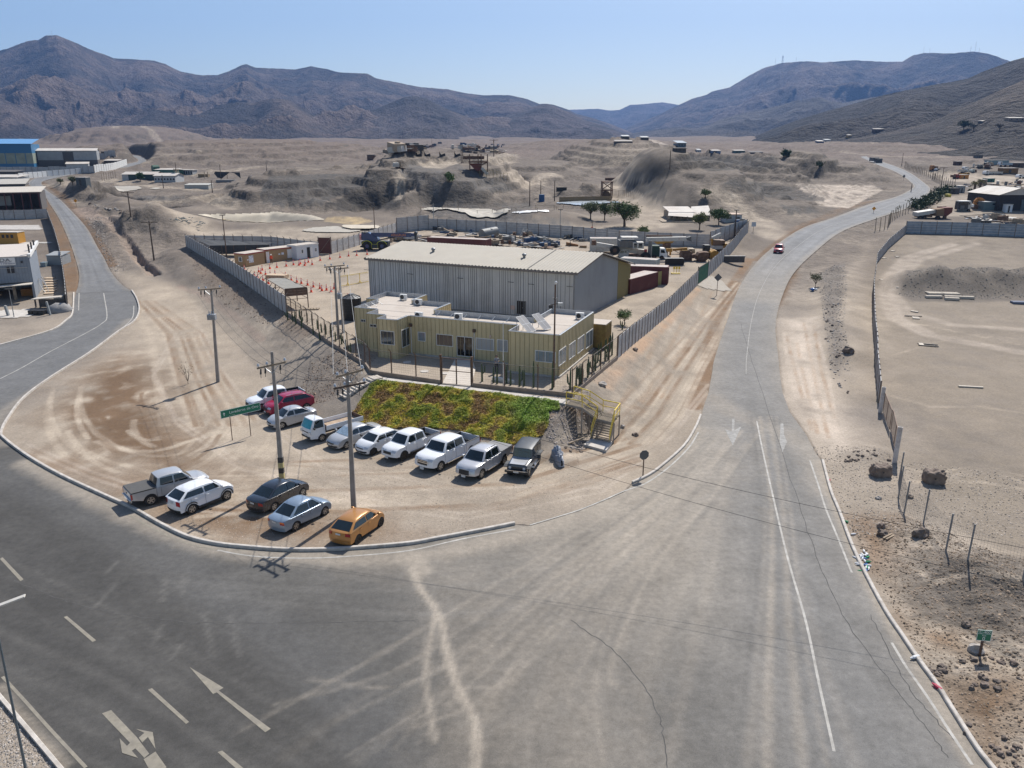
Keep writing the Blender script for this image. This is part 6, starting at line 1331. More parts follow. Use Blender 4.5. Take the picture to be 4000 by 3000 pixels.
for (sx_,px_,py_) in ((-.9,4500,2400),(.9,4600,2250)):
 a_=Vector((sx_,0,-1.0));r_=ray(px_,py_);t_=30/r_[1];c_=Vector((r_[0]*t_,30,CH+r_[2]*t_))-(p2_+t2_);b=MB();n=24
 for j in range(n): f=lambda s: a_.lerp(c_,s)-Vector((0,0,.9*math.sin(math.pi*s)));b.cyl(f(j/n),f((j+1)/n),.011,n=4,cap=False)
 b.build('wire',darkm,wo_)
# masts
def mast(base_px,top_px,z,label,m,r=.06,name='light_mast',cat='mast',head=None,gz=False,arm=None):
 p=Vector(gp(*base_px,z)) if not gz else G(*base_px);rr_=ray(*top_px);t=p.y/rr_[1];h=CH+rr_[2]*t-p.z
 o=empty(name,p,0,label,cat);b=MB();b.cyl((0,0,-.3),(0,0,h),r*1.3,r*.8,8);b.build('pole',m,o,smooth=40)
 if head == 'flood':
  b=MB();b.box((-.35,0,h-1.9),(.35,.3,.3));b.build('floodlight',darkm,o);b=MB();b.box((.45,0,h-1.7),(.4,.3,.25));b.build('floodlight',mat('lamp_grey',(.5,.5,.48),.4),o)
  b=MB();b.bar((-.4,0,h-1.75),(.5,0,h-1.6),.06);b.bar((-.2,0,h-1.2),(.2,0,h-1.2),.3,.06);b.build('bracket',darkm,o);b=MB();b.cyl((0,0,h),(0,0,h+.1),.06);b.ball((0.05,0,h+.15),.14,1,8,6);b.build('camera_dome',white_p,o)
 if head == 'lamp': b=MB();b.bx(-.5,.5,-.12,.12,h-.05,h+.08);b.build('lamp_head',darkm,o)
 if head == 'arm':
  b=MB();w_=arm or 2.0;b.bar((-w_/2,0,h-.3),(w_/2,0,h-.25),.14);b.build('crossarm',m,o)
  b=MB();b.bar((-.5,0,h-.3),(0,0,h-.9),.06);b.bar((.5,0,h-.3),(0,0,h-.9),.06);b.build('brace',m,o)
 return o
mast(B1(1590,760),A8(412,1010),2.6,'tall thin mast with floodlights and a camera in front of the office corner',rust,.07,head='flood')
mast(B1(1228,750),B1(1219,290),2.6,'white flagpole right of the front gate',white_p,.035,'flagpole','flagpole')
mast(A6(517,596),A6(485,112),3.0,'thin brown lamp mast rising behind the nearest tan cabin',rust,.09,head='lamp')
mast(A7(455,315),A7(448,20),4.4,'thin brown lamp mast behind the blue crane',rust,.08,head='lamp')
mast(A7(1092,268),A7(1089,-20),4.5,'thin grey mast against the corner of the back wall',polegrey,.08)
mast(A8(460,575),A8(462,292),4.3,'thin grey mast at the back wall behind the scrap',polegrey,.07,head='lamp')
for bx_,tp_,lb,hd_ in [((511,845),(501,748),'dark timber pole with a crossarm on the mound above the open trenches','arm'),((602,1017),(580,862),'dark timber pole with a crossarm on the slope left of the yard wall','arm'),
((639,736),(632,683),'timber pole in front of the long white shed',None),((830,753),(828,703),'timber pole standing at the dirt road below the slanted tarpaulin',None),((864,706),(858,642),'timber pole beside the black torn tarpaulin',None),
((692,702),(694,634),'timber pole behind the long green shed',None),((1042,670),(1040,632),'timber pole on the edge above the dark stone face',None),((1687,566),(1686,533),'small timber pole on the skyline behind the scrap heap',None),
((1802,638),(1798,564),'left timber pole of the pair near the ore hopper','arm'),((1808,636),(1804,566),'right timber pole of the pair near the ore hopper',None),((1929,612),(1930,544),'timber pole with a crossarm right of the scrap heap','arm'),
((2616,660),(2617,588),'timber pole on the crest of the right-hand hill',None),((2069,806),(2071,707),'timber pole at the left end of the settling ponds',None),((2112,781),(2112,705),'timber pole above the blue barrel',None),((2166,786),(2165,705),'timber pole beside the black net in the ponds',None),
((3677,724),(3685,652),'leaning timber pole beside the stake fence on the right','arm'),((3522,647),(3531,598),'leaning timber pole at the far bend of the road',None),((2869,926),(2876,821),'rusty lamp pole at the far right corner of the yard wall','lamp'),((3558,752),(3560,716),'short white marker pole at the road bend',None)]:
 mast(bx_,tp_,0,lb,pole_w,.13,'utility_pole','utility pole',hd_,gz=True,arm=3.2)
# near street lamp, bottom left
lp=Vector(gp(100,3010));o=empty('street_lamp',lp,0,'grey street lamp with a flat pale head at the lower left corner','street lamp');rr_=ray(0,2560);h=7.6
r0=ray(-30,2375);t=(lp.y+.9)/r0[1];tp=Vector((r0[0]*t,r0[1]*t,CH+r0[2]*t))-lp
b=MB();b.cyl((0,0,-1),(tp.x,tp.y,tp.z-.1),.055,.035,10);b.build('pole',mat('lamp_pole',(.13,.16,.18),.4,.4),o,smooth=40)
hq=[Vector((ray(x,y)[0],ray(x,y)[1],ray(x,y)[2])) for x,y in ((0,2376),(88,2319),(107,2334),(0,2379))]
e0=tp;rr_=ray(98,2327);t=(lp.y+1.3)/rr_[1];e1=Vector((rr_[0]*t,rr_[1]*t,CH+rr_[2]*t))-lp
b=MB();b.bar(e0-(e1-e0)*.3,e1,.22,.05);b.build('lamp_head',mat('lamp_head',(.55,.52,.46),.5),o,bevel=.01)
# signs
def textmesh(s,size,m,name,par,loc,rot,ext=.004,align='LEFT'):
 c=bpy.data.curves.new('txt','FONT');c.body=s;c.size=size;c.extrude=ext;c.align_x=align;t=bpy.data.objects.new('txt',c);COL.objects.link(t)
 dg=bpy.context.evaluated_depsgraph_get();me=bpy.data.meshes.new_from_object(t.evaluated_get(dg));bpy.data.objects.remove(t);me.materials.clear();me.materials.append(m)
 o=bpy.data.objects.new(name,me);COL.objects.link(o);o.parent=par;o.location=loc;o.rotation_euler=rot;return o
green=mat('sign_green',(.006,.165,.095),.45,var=.04);signw=mat('sign_white',(.72,.78,.74),.5,var=.03);signback=mat('sign_back',(.12,.125,.13),.6,.3)
pa=Vector(gp(908,1720));pb=Vector(gp(980,1702));sg=empty('road_sign',pa,0,'long green road sign on two posts reading Lavaderos de Oro','road sign')
# the board faces the near road
zc_=zat(935,1602,pa);LS,HS=2.9,.62
yawp=math.atan2(pb.y-pa.y,pb.x-pa.x);cpx=[gp(861,1600,2.35),gp(1016,1577,2.35)];
A_=plane_hit(pa,yawp,860,1616);B_=plane_hit(pa,yawp,1016,1590);LS=B_[0]-A_[0];zz=(A_[1]+B_[1])/2
HS=plane_hit(pa,yawp,938,1586)[1]-plane_hit(pa,yawp,938,1617)[1];sg.rotation_euler=(0,0,yawp)
b=MB();b.bx(A_[0],B_[0],-.05,-.03,zz-HS/2,zz+HS/2);b.build('board',green,sg)
b=MB()
for (x0,x1,z0,z1) in ((A_[0],B_[0],zz+HS/2-.03,zz+HS/2),(A_[0],B_[0],zz-HS/2,zz-HS/2+.03),(A_[0],A_[0]+.03,zz-HS/2,zz+HS/2),(B_[0]-.03,B_[0],zz-HS/2,zz+HS/2)): b.bx(x0,x1,-.058,-.05,z0,z1)
b.build('border',signw,sg)
textmesh('Lavaderos de Oro',HS*.46,signw,'lettering',sg,(A_[0]+LS*.21,-.056,zz-HS*.08),(R(90),0,0)).scale=(1.02*LS*.72/(HS*.46*7.35),1,1)
b=MB();ax=A_[0]+LS*.085;b.add([(ax-.03,-.056,zz-.15),(ax+.03,-.056,zz-.15),(ax+.03,-.056,zz+.02),(ax-.03,-.056,zz+.02)],[(0,1,2,3)]);b.add([(ax-.10,-.056,zz+.0),(ax+.10,-.056,zz+.0),(ax,-.056,zz+.15)],[(0,1,2)]);b.build('arrow',signw,sg)
b=MB();
for (x0,x1,z0,z1) in ((.215,.345,.30,.31),(.215,.345,.47,.48),(.215,.219,.30,.48),(.341,.345,.30,.48)): b.bx(A_[0]+LS*x0,A_[0]+LS*x1,-.056,-.051,zz-HS/2+HS*(z0-.27),zz-HS/2+HS*(z1-.27))
b.build('small_frame',signw,sg)
for k,q in enumerate((pa,pb)): x=(q-pa).length;b=MB();b.cyl((x,0,-.2),(x,0,zz+HS*.3),.035,n=8);b.build('post',rust,sg)
# km sign
kp=G(*B7(1040,935));ks=empty('kilometre_sign',kp,R(-8),'small green square sign reading C-400 Km 0 among the rubble on the right','road sign')
hs=.62;zc_=zat(*B7(1070,798),kp)-kp.z;b=MB();b.bx(-hs/2,hs/2,-.03,-.01,zc_-.28,zc_+.28);b.build('board',green,ks)
b=MB()
for q in ((-hs/2,hs/2,zc_+.26,zc_+.28),(-hs/2,hs/2,zc_-.28,zc_-.26),(-hs/2,-hs/2+.02,zc_-.28,zc_+.28),(hs/2-.02,hs/2,zc_-.28,zc_+.28),(-hs/2,hs/2,zc_+.075,zc_+.088)): b.bx(q[0],q[1],-.036,-.03,q[2],q[3])
b.build('border',signw,ks)
textmesh('C-400',.19,signw,'lettering',ks,(0,-.034,zc_+.115),(R(90),0,0),align='CENTER');textmesh('Km',.12,signw,'lettering',ks,(0,-.034,zc_-.04),(R(90),0,0),align='CENTER');textmesh('0',.25,signw,'lettering',ks,(0,-.034,zc_-.245),(R(90),0,0),align='CENTER')
b=MB();b.bx(-.05,.05,0,.06,-.1,zc_);b.build('post',rust,ks)
# signs seen from behind
def back_sign(px,py_top,label,n,rad,rot0,rz=0.0,z=None,front=None,m=signback):
 p=G(*px) if z is None else Vector(gp(*px,z));h=zat(px[0],py_top,p)-p.z;o=empty('road_sign',p,rz,label,'road sign');c=h-rad
 b=MB();b.add([(rad*math.cos(rot0+2*math.pi*k/n),-.02,c+rad*math.sin(rot0+2*math.pi*k/n)) for k in range(n)]+[(rad*math.cos(rot0+2*math.pi*k/n),.0,c+rad*math.sin(rot0+2*math.pi*k/n)) for k in range(n)],[tuple(range(n)),tuple(range(2*n-1,n-1,-1))]+[((k+1)%n,k,n+k,n+(k+1)%n) for k in range(n)]);b.build('board',m,o)
 b=MB();b.bx(-.035,.035,.0,.05,-.1,h-rad*.4);b.build('post',rust,o);return o
back_sign(V(1389,1030),V(0,972)[1],'octagonal stop sign seen from behind at the kerb end',8,.38,math.pi/8,.3,z=0)
back_sign(A8(1965,1118),A8(0,905)[1],'diamond sign seen from behind beside the entrance slab',4,.62,0,.1)
yw=mat('warning_yellow',(.75,.30,.02),.5)
back_sign(A5(825,300),A5(0,213)[1],'orange diamond warning sign beside the left road',4,.55,0,0,m=yw);back_sign(B5(910,300),B5(0,235)[1],'orange diamond warning sign where the valley road climbs',4,.6,0,0,m=yw)
back_sign(A4(1170,1560),A4(0,1508)[1],'tiny dark diamond sign on the far straight of the road',4,.7,0,0);back_sign(C6(1222,628),C6(0,508)[1],'pale rectangular sign on an orange post by the dirt track',4,.75,math.pi/4,0,m=mat('pale_sign',(.4,.45,.5),.5))
# ---- people
skin=mat('skin',(.35,.19,.13),.6);hair=mat('dark_hair',(.02,.015,.012),.7)
def person(p,rz,label,top,legs,h=1.68,pose='stand',helmet=None,carry=None):
 o=empty('person',p,rz,label,'person');k=h/1.7
 J={'pel': (0,0,.95),'che': (0,.01,1.28),'nek': (0,0,1.46),'shl': (-.17,0,1.40),'shr': (.17,0,1.40),'hil': (-.09,0,.90),'hir': (.09,0,.90),'knl': (-.10,-.02,.50),'knr': (.11,-.04 if pose=='stand' else -.14,.50),'anl': (-.11,.02,.08),'anr': (.12,.0 if pose=='stand' else -.02,.08),'tol': (-.12,-.14,.04),'tor': (.13,-.15,.04),
  'ell': (-.25,-.02,1.14),'elr': (.25,-.02,1.14),'wrl': (-.16,-.22,1.16),'wrr': (.16,-.22,1.16)}
 if pose == 'walk': J['wrl']=(-.27,-.1,.92);J['wrr']=(.26,-.12,.92)
 names=list(J);E=[('pel','che'),('che','nek'),('che','shl'),('che','shr'),('pel','hil'),('pel','hir'),('hil','knl'),('hir','knr'),('knl','anl'),('knr','anr'),('anl','tol'),('anr','tor'),('shl','ell'),('shr','elr'),('ell','wrl'),('elr','wrr')]
 rad=dict(pel=.14,che=.145,nek=.06,shl=.07,shr=.07,hil=.095,hir=.095,knl=.065,knr=.065,anl=.045,anr=.045,tol=.04,tor=.04,ell=.045,elr=.045,wrl=.03,wrr=.03)
 me=bpy.data.meshes.new('body');me.from_pydata([tuple(c*k for c in J[n_]) for n_ in names],[(names.index(a),names.index(c)) for a,c in E],[])
 t=bpy.data.objects.new('body_rig',me);COL.objects.link(t);t.modifiers.new('s','SKIN');
 for i,n_ in enumerate(names): q=me.skin_vertices[0].data[i];q.radius=(rad[n_]*k,rad[n_]*k*(.8 if n_ in ('pel','che') else 1));q.use_root=n_ == 'pel'
 sb=t.modifiers.new('u','SUBSURF');sb.levels=1;sb.render_levels=1
 dg=bpy.context.evaluated_depsgraph_get();m2=bpy.data.meshes.new_from_object(t.evaluated_get(dg));bpy.data.objects.remove(t)
 m2.materials.clear();
 for q in (legs,top,skin,darkm): m2.materials.append(q)
 for f in m2.polygons: c=f.center;f.use_smooth=True;f.material_index=3 if c.z < .12*k else (0 if c.z < .93*k and abs(c.x) < .2*k else (2 if c.z > 1.45*k or (c.y < -.15*k and c.z > .8*k) else 1))
 bo=bpy.data.objects.new('body',m2);COL.objects.link(bo);bo.parent=o
 b=MB();b.ball((0,-.01,1.585*k),.105*k,1.22,12,9,sx=.88);b.add([(-.015,-.105,1.57*k),(.015,-.105,1.57*k),(0,-.125,1.565*k),(0,-.105,1.60*k)],[(0,1,2),(0,2,3),(1,3,2)]);hd_=b.build('head',skin,o,smooth=60)
 b=MB();b.ball((0,.015,1.61*k),.118*k,1.1,12,8,sx=.9) if not helmet else b.ball((0,0,1.645*k),.14*k,.75,12,8);b.build('helmet' if helmet else 'hair',helmet or hair,o,smooth=60)
 for s in (-1,1):   # hands: palm with five fingers
  c=Vector(J['wrl' if s < 0 else 'wrr'])*k;b=MB();dv=Vector((-s*.35,-1,-.1)).normalized() if pose == 'stand' else Vector((0,-.3,-1)).normalized();b.bar(c,c+dv*.09,.075,.03)
  for q in range(4): st0=c+dv*.085+Vector((0,0,(q-1.5)*.018)) if pose == 'stand' else c+dv*.085+Vector((0,(q-1.5)*.018,0));b.cyl(st0,st0+dv*(.07-.008*abs(q-1.3))+Vector((-s*.02,0,0)),.009,.007,5)
  b.cyl(c+dv*.03,c+dv*.06+Vector((-s*.03,-.02,.04)),.011,.008,5);b.build('hand',skin,o)
 if carry: b=MB();b.box((0,-.30*k,1.20*k),(.14,.02,.09));b.build('phone',darkm,o)
 return o
person(G(*B1(1180,655)),R(8),'person with dark hair and a pale top standing by the office wall, hands raised',mat('top_white',(.30,.30,.32),.8),mat('trousers_black',(.015,.015,.018),.8))
person(G(*A6(998,640)),R(20),'person in a white helmet and orange work clothes standing beside the tan cabins',mat('orange_vest',(.75,.07,.02),.8),mat('brown_trousers',(.12,.06,.04),.8),helmet=white_p,pose='walk')
# covered motorbike
tb=Vector(gp(*B1(1625,1300)));o=empty('covered_motorbike',tb,R(100),'motorbike under a pale grey tarpaulin beside the silver four by four','covered motorbike');n=22;m_=12;vs=[]
for i in range(n+1):
 s=i/n;x=-1.05+2.1*s;ht=.55+.55*math.exp(-((s-.80)/.14)**2)+.28*math.exp(-((s-.35)/.25)**2);wd=.16+.20*math.exp(-((s-.78)/.12)**2)+.10*math.sin(math.pi*s)
 for j in range(m_+1):
  a=math.pi*j/m_;q=1+.09*math.sin(j*2.7+i*.9)+.05*math.sin(j*5+i*2.1);vs.append((x+.04*math.sin(j*3+i),wd*math.cos(a)*q*(1.25-.5*math.sin(a)),max(.03,ht*math.sin(a)**.55*q*(1 if 0<i<n else .6))))
b=MB();b.add(vs,[(i*(m_+1)+j,i*(m_+1)+j+1,(i+1)*(m_+1)+j+1,(i+1)*(m_+1)+j) for i in range(n) for j in range(m_)]+[tuple(range(m_+1)),tuple(range(n*(m_+1)+m_,n*(m_+1)-1,-1))]);b.build('tarpaulin',mat('tarp_grey',(.34,.36,.40),.5,var=.1,scale=3,bump=.4),o,smooth=60)
for x in (-.85,.8): b=MB();b.cyl((x,-.06,.28),(x,.06,.28),.28,n=14);b.build('wheel',tyre_m,o)
# ---------------------------------------------------------------- vegetation
def leafmat(name): return vcol_mat(name,rough=.6,s=(1.5,8,30),amt=(.08,.15,.1),bump=0)
LEAFM=leafmat('leaves')
def leaf_obj(name,pts,cols,size,mt=None,parent=None,per=4,up=.5,seed=1,asp=.45,bright=1.0,flat=False):
 """a mesh of small leaves, `per` at each point"""
 rg=np.random.RandomState(seed);n=len(pts)*per;C=np.repeat(pts,per,0)+rg.normal(0,size*.7,(n,3));d=rg.normal(0,1,(n,3));d[:,2]=np.abs(d[:,2])*up*2;d /= np.linalg.norm(d,axis=1)[:,None]
 if flat: d[:,2] *= .35;d /= np.linalg.norm(d,axis=1)[:,None]
 e=np.cross(d,rg.normal(0,1,(n,3))+(np.array([0,0,2.2]) if flat else 0));e /= np.linalg.norm(e,axis=1)[:,None]+1e-9;s=size*rg.uniform(.6,1.4,(n,1))
 P=np.stack([C-e*s*asp,C+d*s*.9-e*s*asp*.2,C+d*s*1.6,C+e*s*asp],1).reshape(-1,3);colr=np.repeat(np.repeat(cols,per,0)*(1+rg.uniform(-.25,.25,(n,1)))*bright,4,0)
 me=bpy.data.meshes.new(name);me.vertices.add(len(P));me.vertices.foreach_set('co',P.astype(np.float32).ravel());me.loops.add(n*4);me.loops.foreach_set('vertex_index',np.arange(n*4,dtype=np.int32));me.polygons.add(n)
 me.polygons.foreach_set('loop_start',np.arange(0,n*4,4,dtype=np.int32));me.polygons.foreach_set('loop_total',np.full(n,4,np.int32));me.update(calc_edges=True)
 at=me.color_attributes.new('Col','FLOAT_COLOR','POINT');c4=np.ones((len(P),4),np.float32);c4[:,:3]=np.clip(colr,.004,1);at.data.foreach_set('color',c4.ravel());me.materials.append(mt or LEAFM)
 o=bpy.data.objects.new(name,me);COL.objects.link(o)
 if parent is not None: o.parent=parent
 return o
# carpet of succulents on the bank
PB=[gp(*B1(x,y),z)[:2] for x,y,z in ((322,712,2.6),(620,742,2.6),(1200,812,2.6),(1540,845,2.6),(1640,885,2.4),(1650,960,2.0),(1560,1015,1.3),(1560,1110,.8),(1520,1205,.1),(1250,1225,.0),(900,1140,.0),(700,1115,.0),(480,1100,.0),(300,1100,.0),(110,1020,.1),(150,930,.9),(240,820,1.7))]
rg=np.random.RandomState(5);A=np.array(PB);pts=rg.uniform(A.min(0)-.5,A.max(0)+.5,(105000,2));sdv=sdist(pts[:,0],pts[:,1],PB,3)
nz=fbm(pts[:,0]/1.7,pts[:,1]/1.7,4);nz2=fbm(pts[:,0]/.8+9,pts[:,1]/.8,3);up_=np.clip((pts[:,1]-58-(.38*(-pts[:,0])))/7,0,1)
k=(sdv < -.12+.35*nz) & (rg.uniform(0,1,len(pts)) < np.clip(1.1+nz2*1.4+up_*.4,0,1));pts=pts[k];nz=nz[k];nz2=nz2[k];up_=up_[k]
hz=hfast(pts[:,0],pts[:,1]);gr=np.array([.17,.20,.02]);yg=np.array([.42,.35,.045]);br=np.array([.26,.155,.055]);dk=np.array([.17,.16,.035])
rt=sstep(-3,3,pts[:,0]);t=np.clip(.42+2.2*nz+.25*up_+.2*rt*up_,0,1)[:,None];c=np.where(t < .5,br+(yg-br)*t*2,yg+(gr-yg)*(t-.5)*2);c=c+(dk-c)*np.clip(nz2*1.3,0,.75)[:,None]
g2=(1-sstep(1.6,3.2,np.hypot(pts[:,0]-2.2,(pts[:,1]-60.9)*1.0)))[:,None];c=c*(1-.85*g2)+np.array([.14,.23,.03])*.85*g2
gc=leaf_obj('ground_cover',np.stack([pts[:,0],pts[:,1],hz+.03+.16*np.clip(.4+nz+nz2,0,1)],1),c,.036,per=6,seed=2,flat=True,asp=.6,bright=1.75);tag(gc,'carpet of yellow green and rusty succulents covering the bank','ground cover',kind='stuff')
tag(leaf_obj('plant_carpet',np.stack([pts[::3,0],pts[::3,1],hz[::3]+.04],1),c[::3]*.75,.07,per=5,seed=8,flat=True,bright=1.3),'low mat of dry stems beneath the succulents on the bank','ground cover',kind='stuff')
bark=mat('bark',(.11,.08,.06),.95,var=.25,scale=4,bump=.5)
def tree(p,h,wd,label,col=(.05,.07,.025),n=700,size=.22,trunk=.16,low=.3,name='tree',cat='tree',seed=1,droop=0,grp=None,nl=9,lobes=7):
 o=empty(name,p,0,label,cat,grp);rg_=random.Random(seed);rn_=np.random.RandomState(seed);b=MB();tips=[]
 hb_=h*low;q=Vector((0,0,-.2));lean=Vector((rg_.uniform(-.1,.1),rg_.uniform(-.1,.1),1))
 b.cyl(q,lean*hb_,trunk,trunk*.75,8)
 for k in range(nl):
  a=2*math.pi*k/nl+rg_.uniform(-.4,.4);rr_=wd*.5*rg_.uniform(.35,.8);zt_=rg_.uniform(.55,.9)*h;m1=lean*hb_+Vector((math.cos(a)*rr_*.45,math.sin(a)*rr_*.45,(zt_-hb_)*.5));e_=Vector((math.cos(a)*rr_,math.sin(a)*rr_,zt_))
  b.cyl(lean*hb_,m1,trunk*.55,trunk*.35,6);b.cyl(m1,e_,trunk*.35,trunk*.12,5);tips.append(e_)
  for j in range(2): e2=m1+Vector((rg_.uniform(-1,1)*wd*.22,rg_.uniform(-1,1)*wd*.22,rg_.uniform(.1,.3)*h));b.cyl(m1,e2,trunk*.22,trunk*.07,4);tips.append(e2)
 b.build('trunk',bark,o,smooth=50)
 P=[];C_=[]
 T=np.array([tuple(t_) for t_ in tips]);w_=rn_.randint(0,len(T),n)
 off_=rn_.normal(0,1,(n,3));off_ /= np.linalg.norm(off_,axis=1)[:,None];off_ *= rn_.uniform(.25,1,(n,1))**.5*np.array([wd*.21,wd*.21,h*.15]);P=T[w_]+off_
 if droop: P[:,2] -= droop*h*rn_.uniform(0,1,n)**2*(np.hypot(P[:,0],P[:,1])/(wd*.5))
 P[:,2]=np.clip(P[:,2],h*.12,h*1.02);sh_=rn_.uniform(.6,1.35,len(T))[w_]
 C_=np.array(col)[None]*sh_[:,None]
 leaf_obj('crown',P,C_,size,parent=o,per=4,seed=seed,up=.2 if droop else .5,asp=.3 if droop else .42,bright=1.7);return o
def tpx(bx_,top,l_,r_,label,**k):
 p=G(*bx_);d=p.y;h=zat(bx_[0],top,p)-p.z;w_=(r_-l_)*d/F;k['n']=int(k.get('n',700)*.65);return tree(p,h,w_,label,**k)
tpx(A8(1080,455),A8(0,215)[1],A8(960,0)[0],A8(1240,0)[0],'large dense green pepper tree in the middle behind the back wall',n=1500,size=.34,trunk=.35,col=(.045,.07,.018),droop=.35,seed=3,low=.25,nl=12)
tpx(A8(755,385),A8(0,220)[1],A8(665,0)[0],A8(845,0)[0],'sparse grey green tree left of the large pepper tree',n=700,size=.26,col=(.085,.095,.045),trunk=.2,seed=4)
tpx(A8(888,398),A8(0,240)[1],A8(830,0)[0],A8(955,0)[0],'small round tree between the sparse tree and the large pepper tree',n=600,size=.24,col=(.06,.08,.03),trunk=.18,seed=5)
tpx(A8(1258,540),A8(0,460)[1],A8(1205,0)[0],A8(1315,0)[0],'low pale green bush just behind the back wall',n=600,size=.2,col=(.10,.12,.05),low=.1,seed=6,name='bush',cat='bush')
tpx(A8(1800,485),A8(0,335)[1],A8(1725,0)[0],A8(1870,0)[0],'olive green tree in front of the porch house',n=900,size=.28,col=(.085,.095,.035),seed=7)
tpx(A8(1985,440),A8(0,290)[1],A8(1905,0)[0],A8(2090,0)[0],'green tree between the porch house and the white hut',n=1000,size=.28,col=(.06,.085,.03),seed=8)
tpx(A8(1855,180),A8(0,95)[1],A8(1810,0)[0],A8(1905,0)[0],'small tree on the track above the porch house',n=350,size=.26,col=(.08,.10,.04),seed=9)
tpx(A8(1078,1400),A8(0,1245)[1],A8(1010,0)[0],A8(1165,0)[0],'thin young tree inside the yard beside the right wall',n=420,size=.13,col=(.09,.12,.05),trunk=.05,seed=10,low=.2)
tpx(B5(410,925),B5(0,810)[1],B5(365,0)[0],B5(485,0)[0],'straggly shrub with litter beneath it right of the valley road',n=260,size=.12,col=(.07,.075,.04),trunk=.05,seed=11,low=.15,name='shrub',cat='shrub')
tpx((735,1500),1405,690,775,'leafless thorny shrub on the dirt lot beside the transformer pole',n=60,size=.07,col=(.14,.12,.08),trunk=.03,seed=12,low=.1,name='shrub',cat='shrub')
tpx(C8(550,250),C8(0,140)[1],C8(500,0)[0],C8(600,0)[0],'dark green tree in front of the long white shed',n=350,size=.4,col=(.03,.06,.02),seed=13)
tpx(A1(525,1590),A1(0,1545)[1],A1(505,0)[0],A1(550,0)[0],'small thin tree at the bend of the left road',n=120,size=.3,col=(.07,.08,.03),seed=14);tpx(A1(630,1600),A1(0,1530)[1],A1(595,0)[0],A1(660,0)[0],'sparse bush beside the dark box at the left road',n=160,size=.35,col=(.07,.08,.04),seed=15,name='bush',cat='bush')
tpx(A4(1690,1125),A4(0,1050)[1],A4(1640,0)[0],A4(1750,0)[0],'dark spreading tree on the hillside left of the terrace',n=300,size=1.0,col=(.03,.04,.02),trunk=.5,seed=16)
tpx(A4(1775,1130),A4(0,1075)[1],A4(1750,0)[0],A4(1805,0)[0],'thin grey tree on the hillside below the terrace',n=60,size=.7,col=(.06,.06,.05),trunk=.4,seed=17);tpx(A4(2000,1130),A4(0,1070)[1],A4(1965,0)[0],A4(2040,0)[0],'bare brown tree at the right end of the terrace',n=90,size=.7,col=(.07,.06,.05),trunk=.4,seed=18)
tpx(A4(158,1355),A4(0,1310)[1],A4(132,0)[0],A4(185,0)[0],'dark round tree in the far valley',n=120,size=.9,col=(.025,.045,.02),seed=19,low=.1);tpx(A4(445,1440),A4(0,1410)[1],A4(415,0)[0],A4(475,0)[0],'low dark bush on the slope in the far valley',n=90,size=.6,col=(.04,.05,.03),seed=20,low=.05,name='bush',cat='bush')
tpx(A2(1670,1570),A2(0,1505)[1],A2(1630,0)[0],A2(1705,0)[0],'green bush on the dark slope below the scrap heap',n=120,size=.5,col=(.06,.09,.03),seed=21,low=.05,name='bush',cat='bush')
tpx(C7(1190,1010),C7(0,940)[1],C7(1120,0)[0],C7(1290,0)[0],'wide green bush beneath the long dark beam',n=200,size=.4,col=(.05,.075,.03),seed=22,low=.05,name='bush',cat='bush');tpx(C7(785,1000),C7(0,950)[1],C7(740,0)[0],C7(830,0)[0],'small bush left of the two palms',n=120,size=.35,col=(.06,.07,.03),seed=23,low=.05,name='bush',cat='bush')
def palm(bx_,top,label,seed):
 p=G(*bx_);h=zat(bx_[0],top,p)-p.z;o=empty('palm_tree',p,0,label,'palm tree','palm trees in the right yard');b=MB()
 for k in range(9): b.cyl((0,0,h*.85*k/9-.1),(0,0,h*.85*(k+1)/9),.42,.34,9)
 b.build('trunk',bark,o);rg_=np.random.RandomState(seed);P=[]
 for k in range(26):
  a=rg_.uniform(0,6.28);el=rg_.uniform(-.3,1.0);L_=1.7
  for j in range(9): s=j/8*L_;P.append((math.cos(a)*s*math.cos(el),math.sin(a)*s*math.cos(el),h*.85+s*math.sin(el)-.32*s*s))
 P=np.array(P);leaf_obj('crown',P,np.repeat([[.15,.14,.03]],len(P),0),.2,parent=o,per=4,seed=seed,up=.1,asp=.25)
palm(C7(845,1050),C7(0,765)[1],'left palm of the two short thick palms',31);palm(C7(955,1025),C7(0,720)[1],'right palm of the two short thick palms',32)
# hedge beside the right yard fence
hp=[G(*B5(x,y)) for x,y in ((1262,268),(1340,235),(1420,195),(1480,150),(1560,112))];ho=empty('hedge',hp[0],0,'low green hedge along the stake fence of the right yard','hedge');P=[]
rg=np.random.RandomState(9)
for a_,c_ in zip(hp,hp[1:]):
 for k in range(150): t=rg.uniform();q=a_.lerp(c_,t)-hp[0];P.append((q.x+rg.normal(0,.9),q.y+rg.normal(0,1.2),q.z+rg.uniform(.1,2.2)))
leaf_obj('foliage',np.array(P),np.repeat([[.035,.055,.018]],len(P),0),.45,parent=ho,per=5,seed=3)
b=MB();
for q in hp: b.cyl(q-hp[0]-Vector((0,0,.2)),q-hp[0]+Vector((0,0,1.2)),.1,.05,5)
b.build('stems',bark,ho)
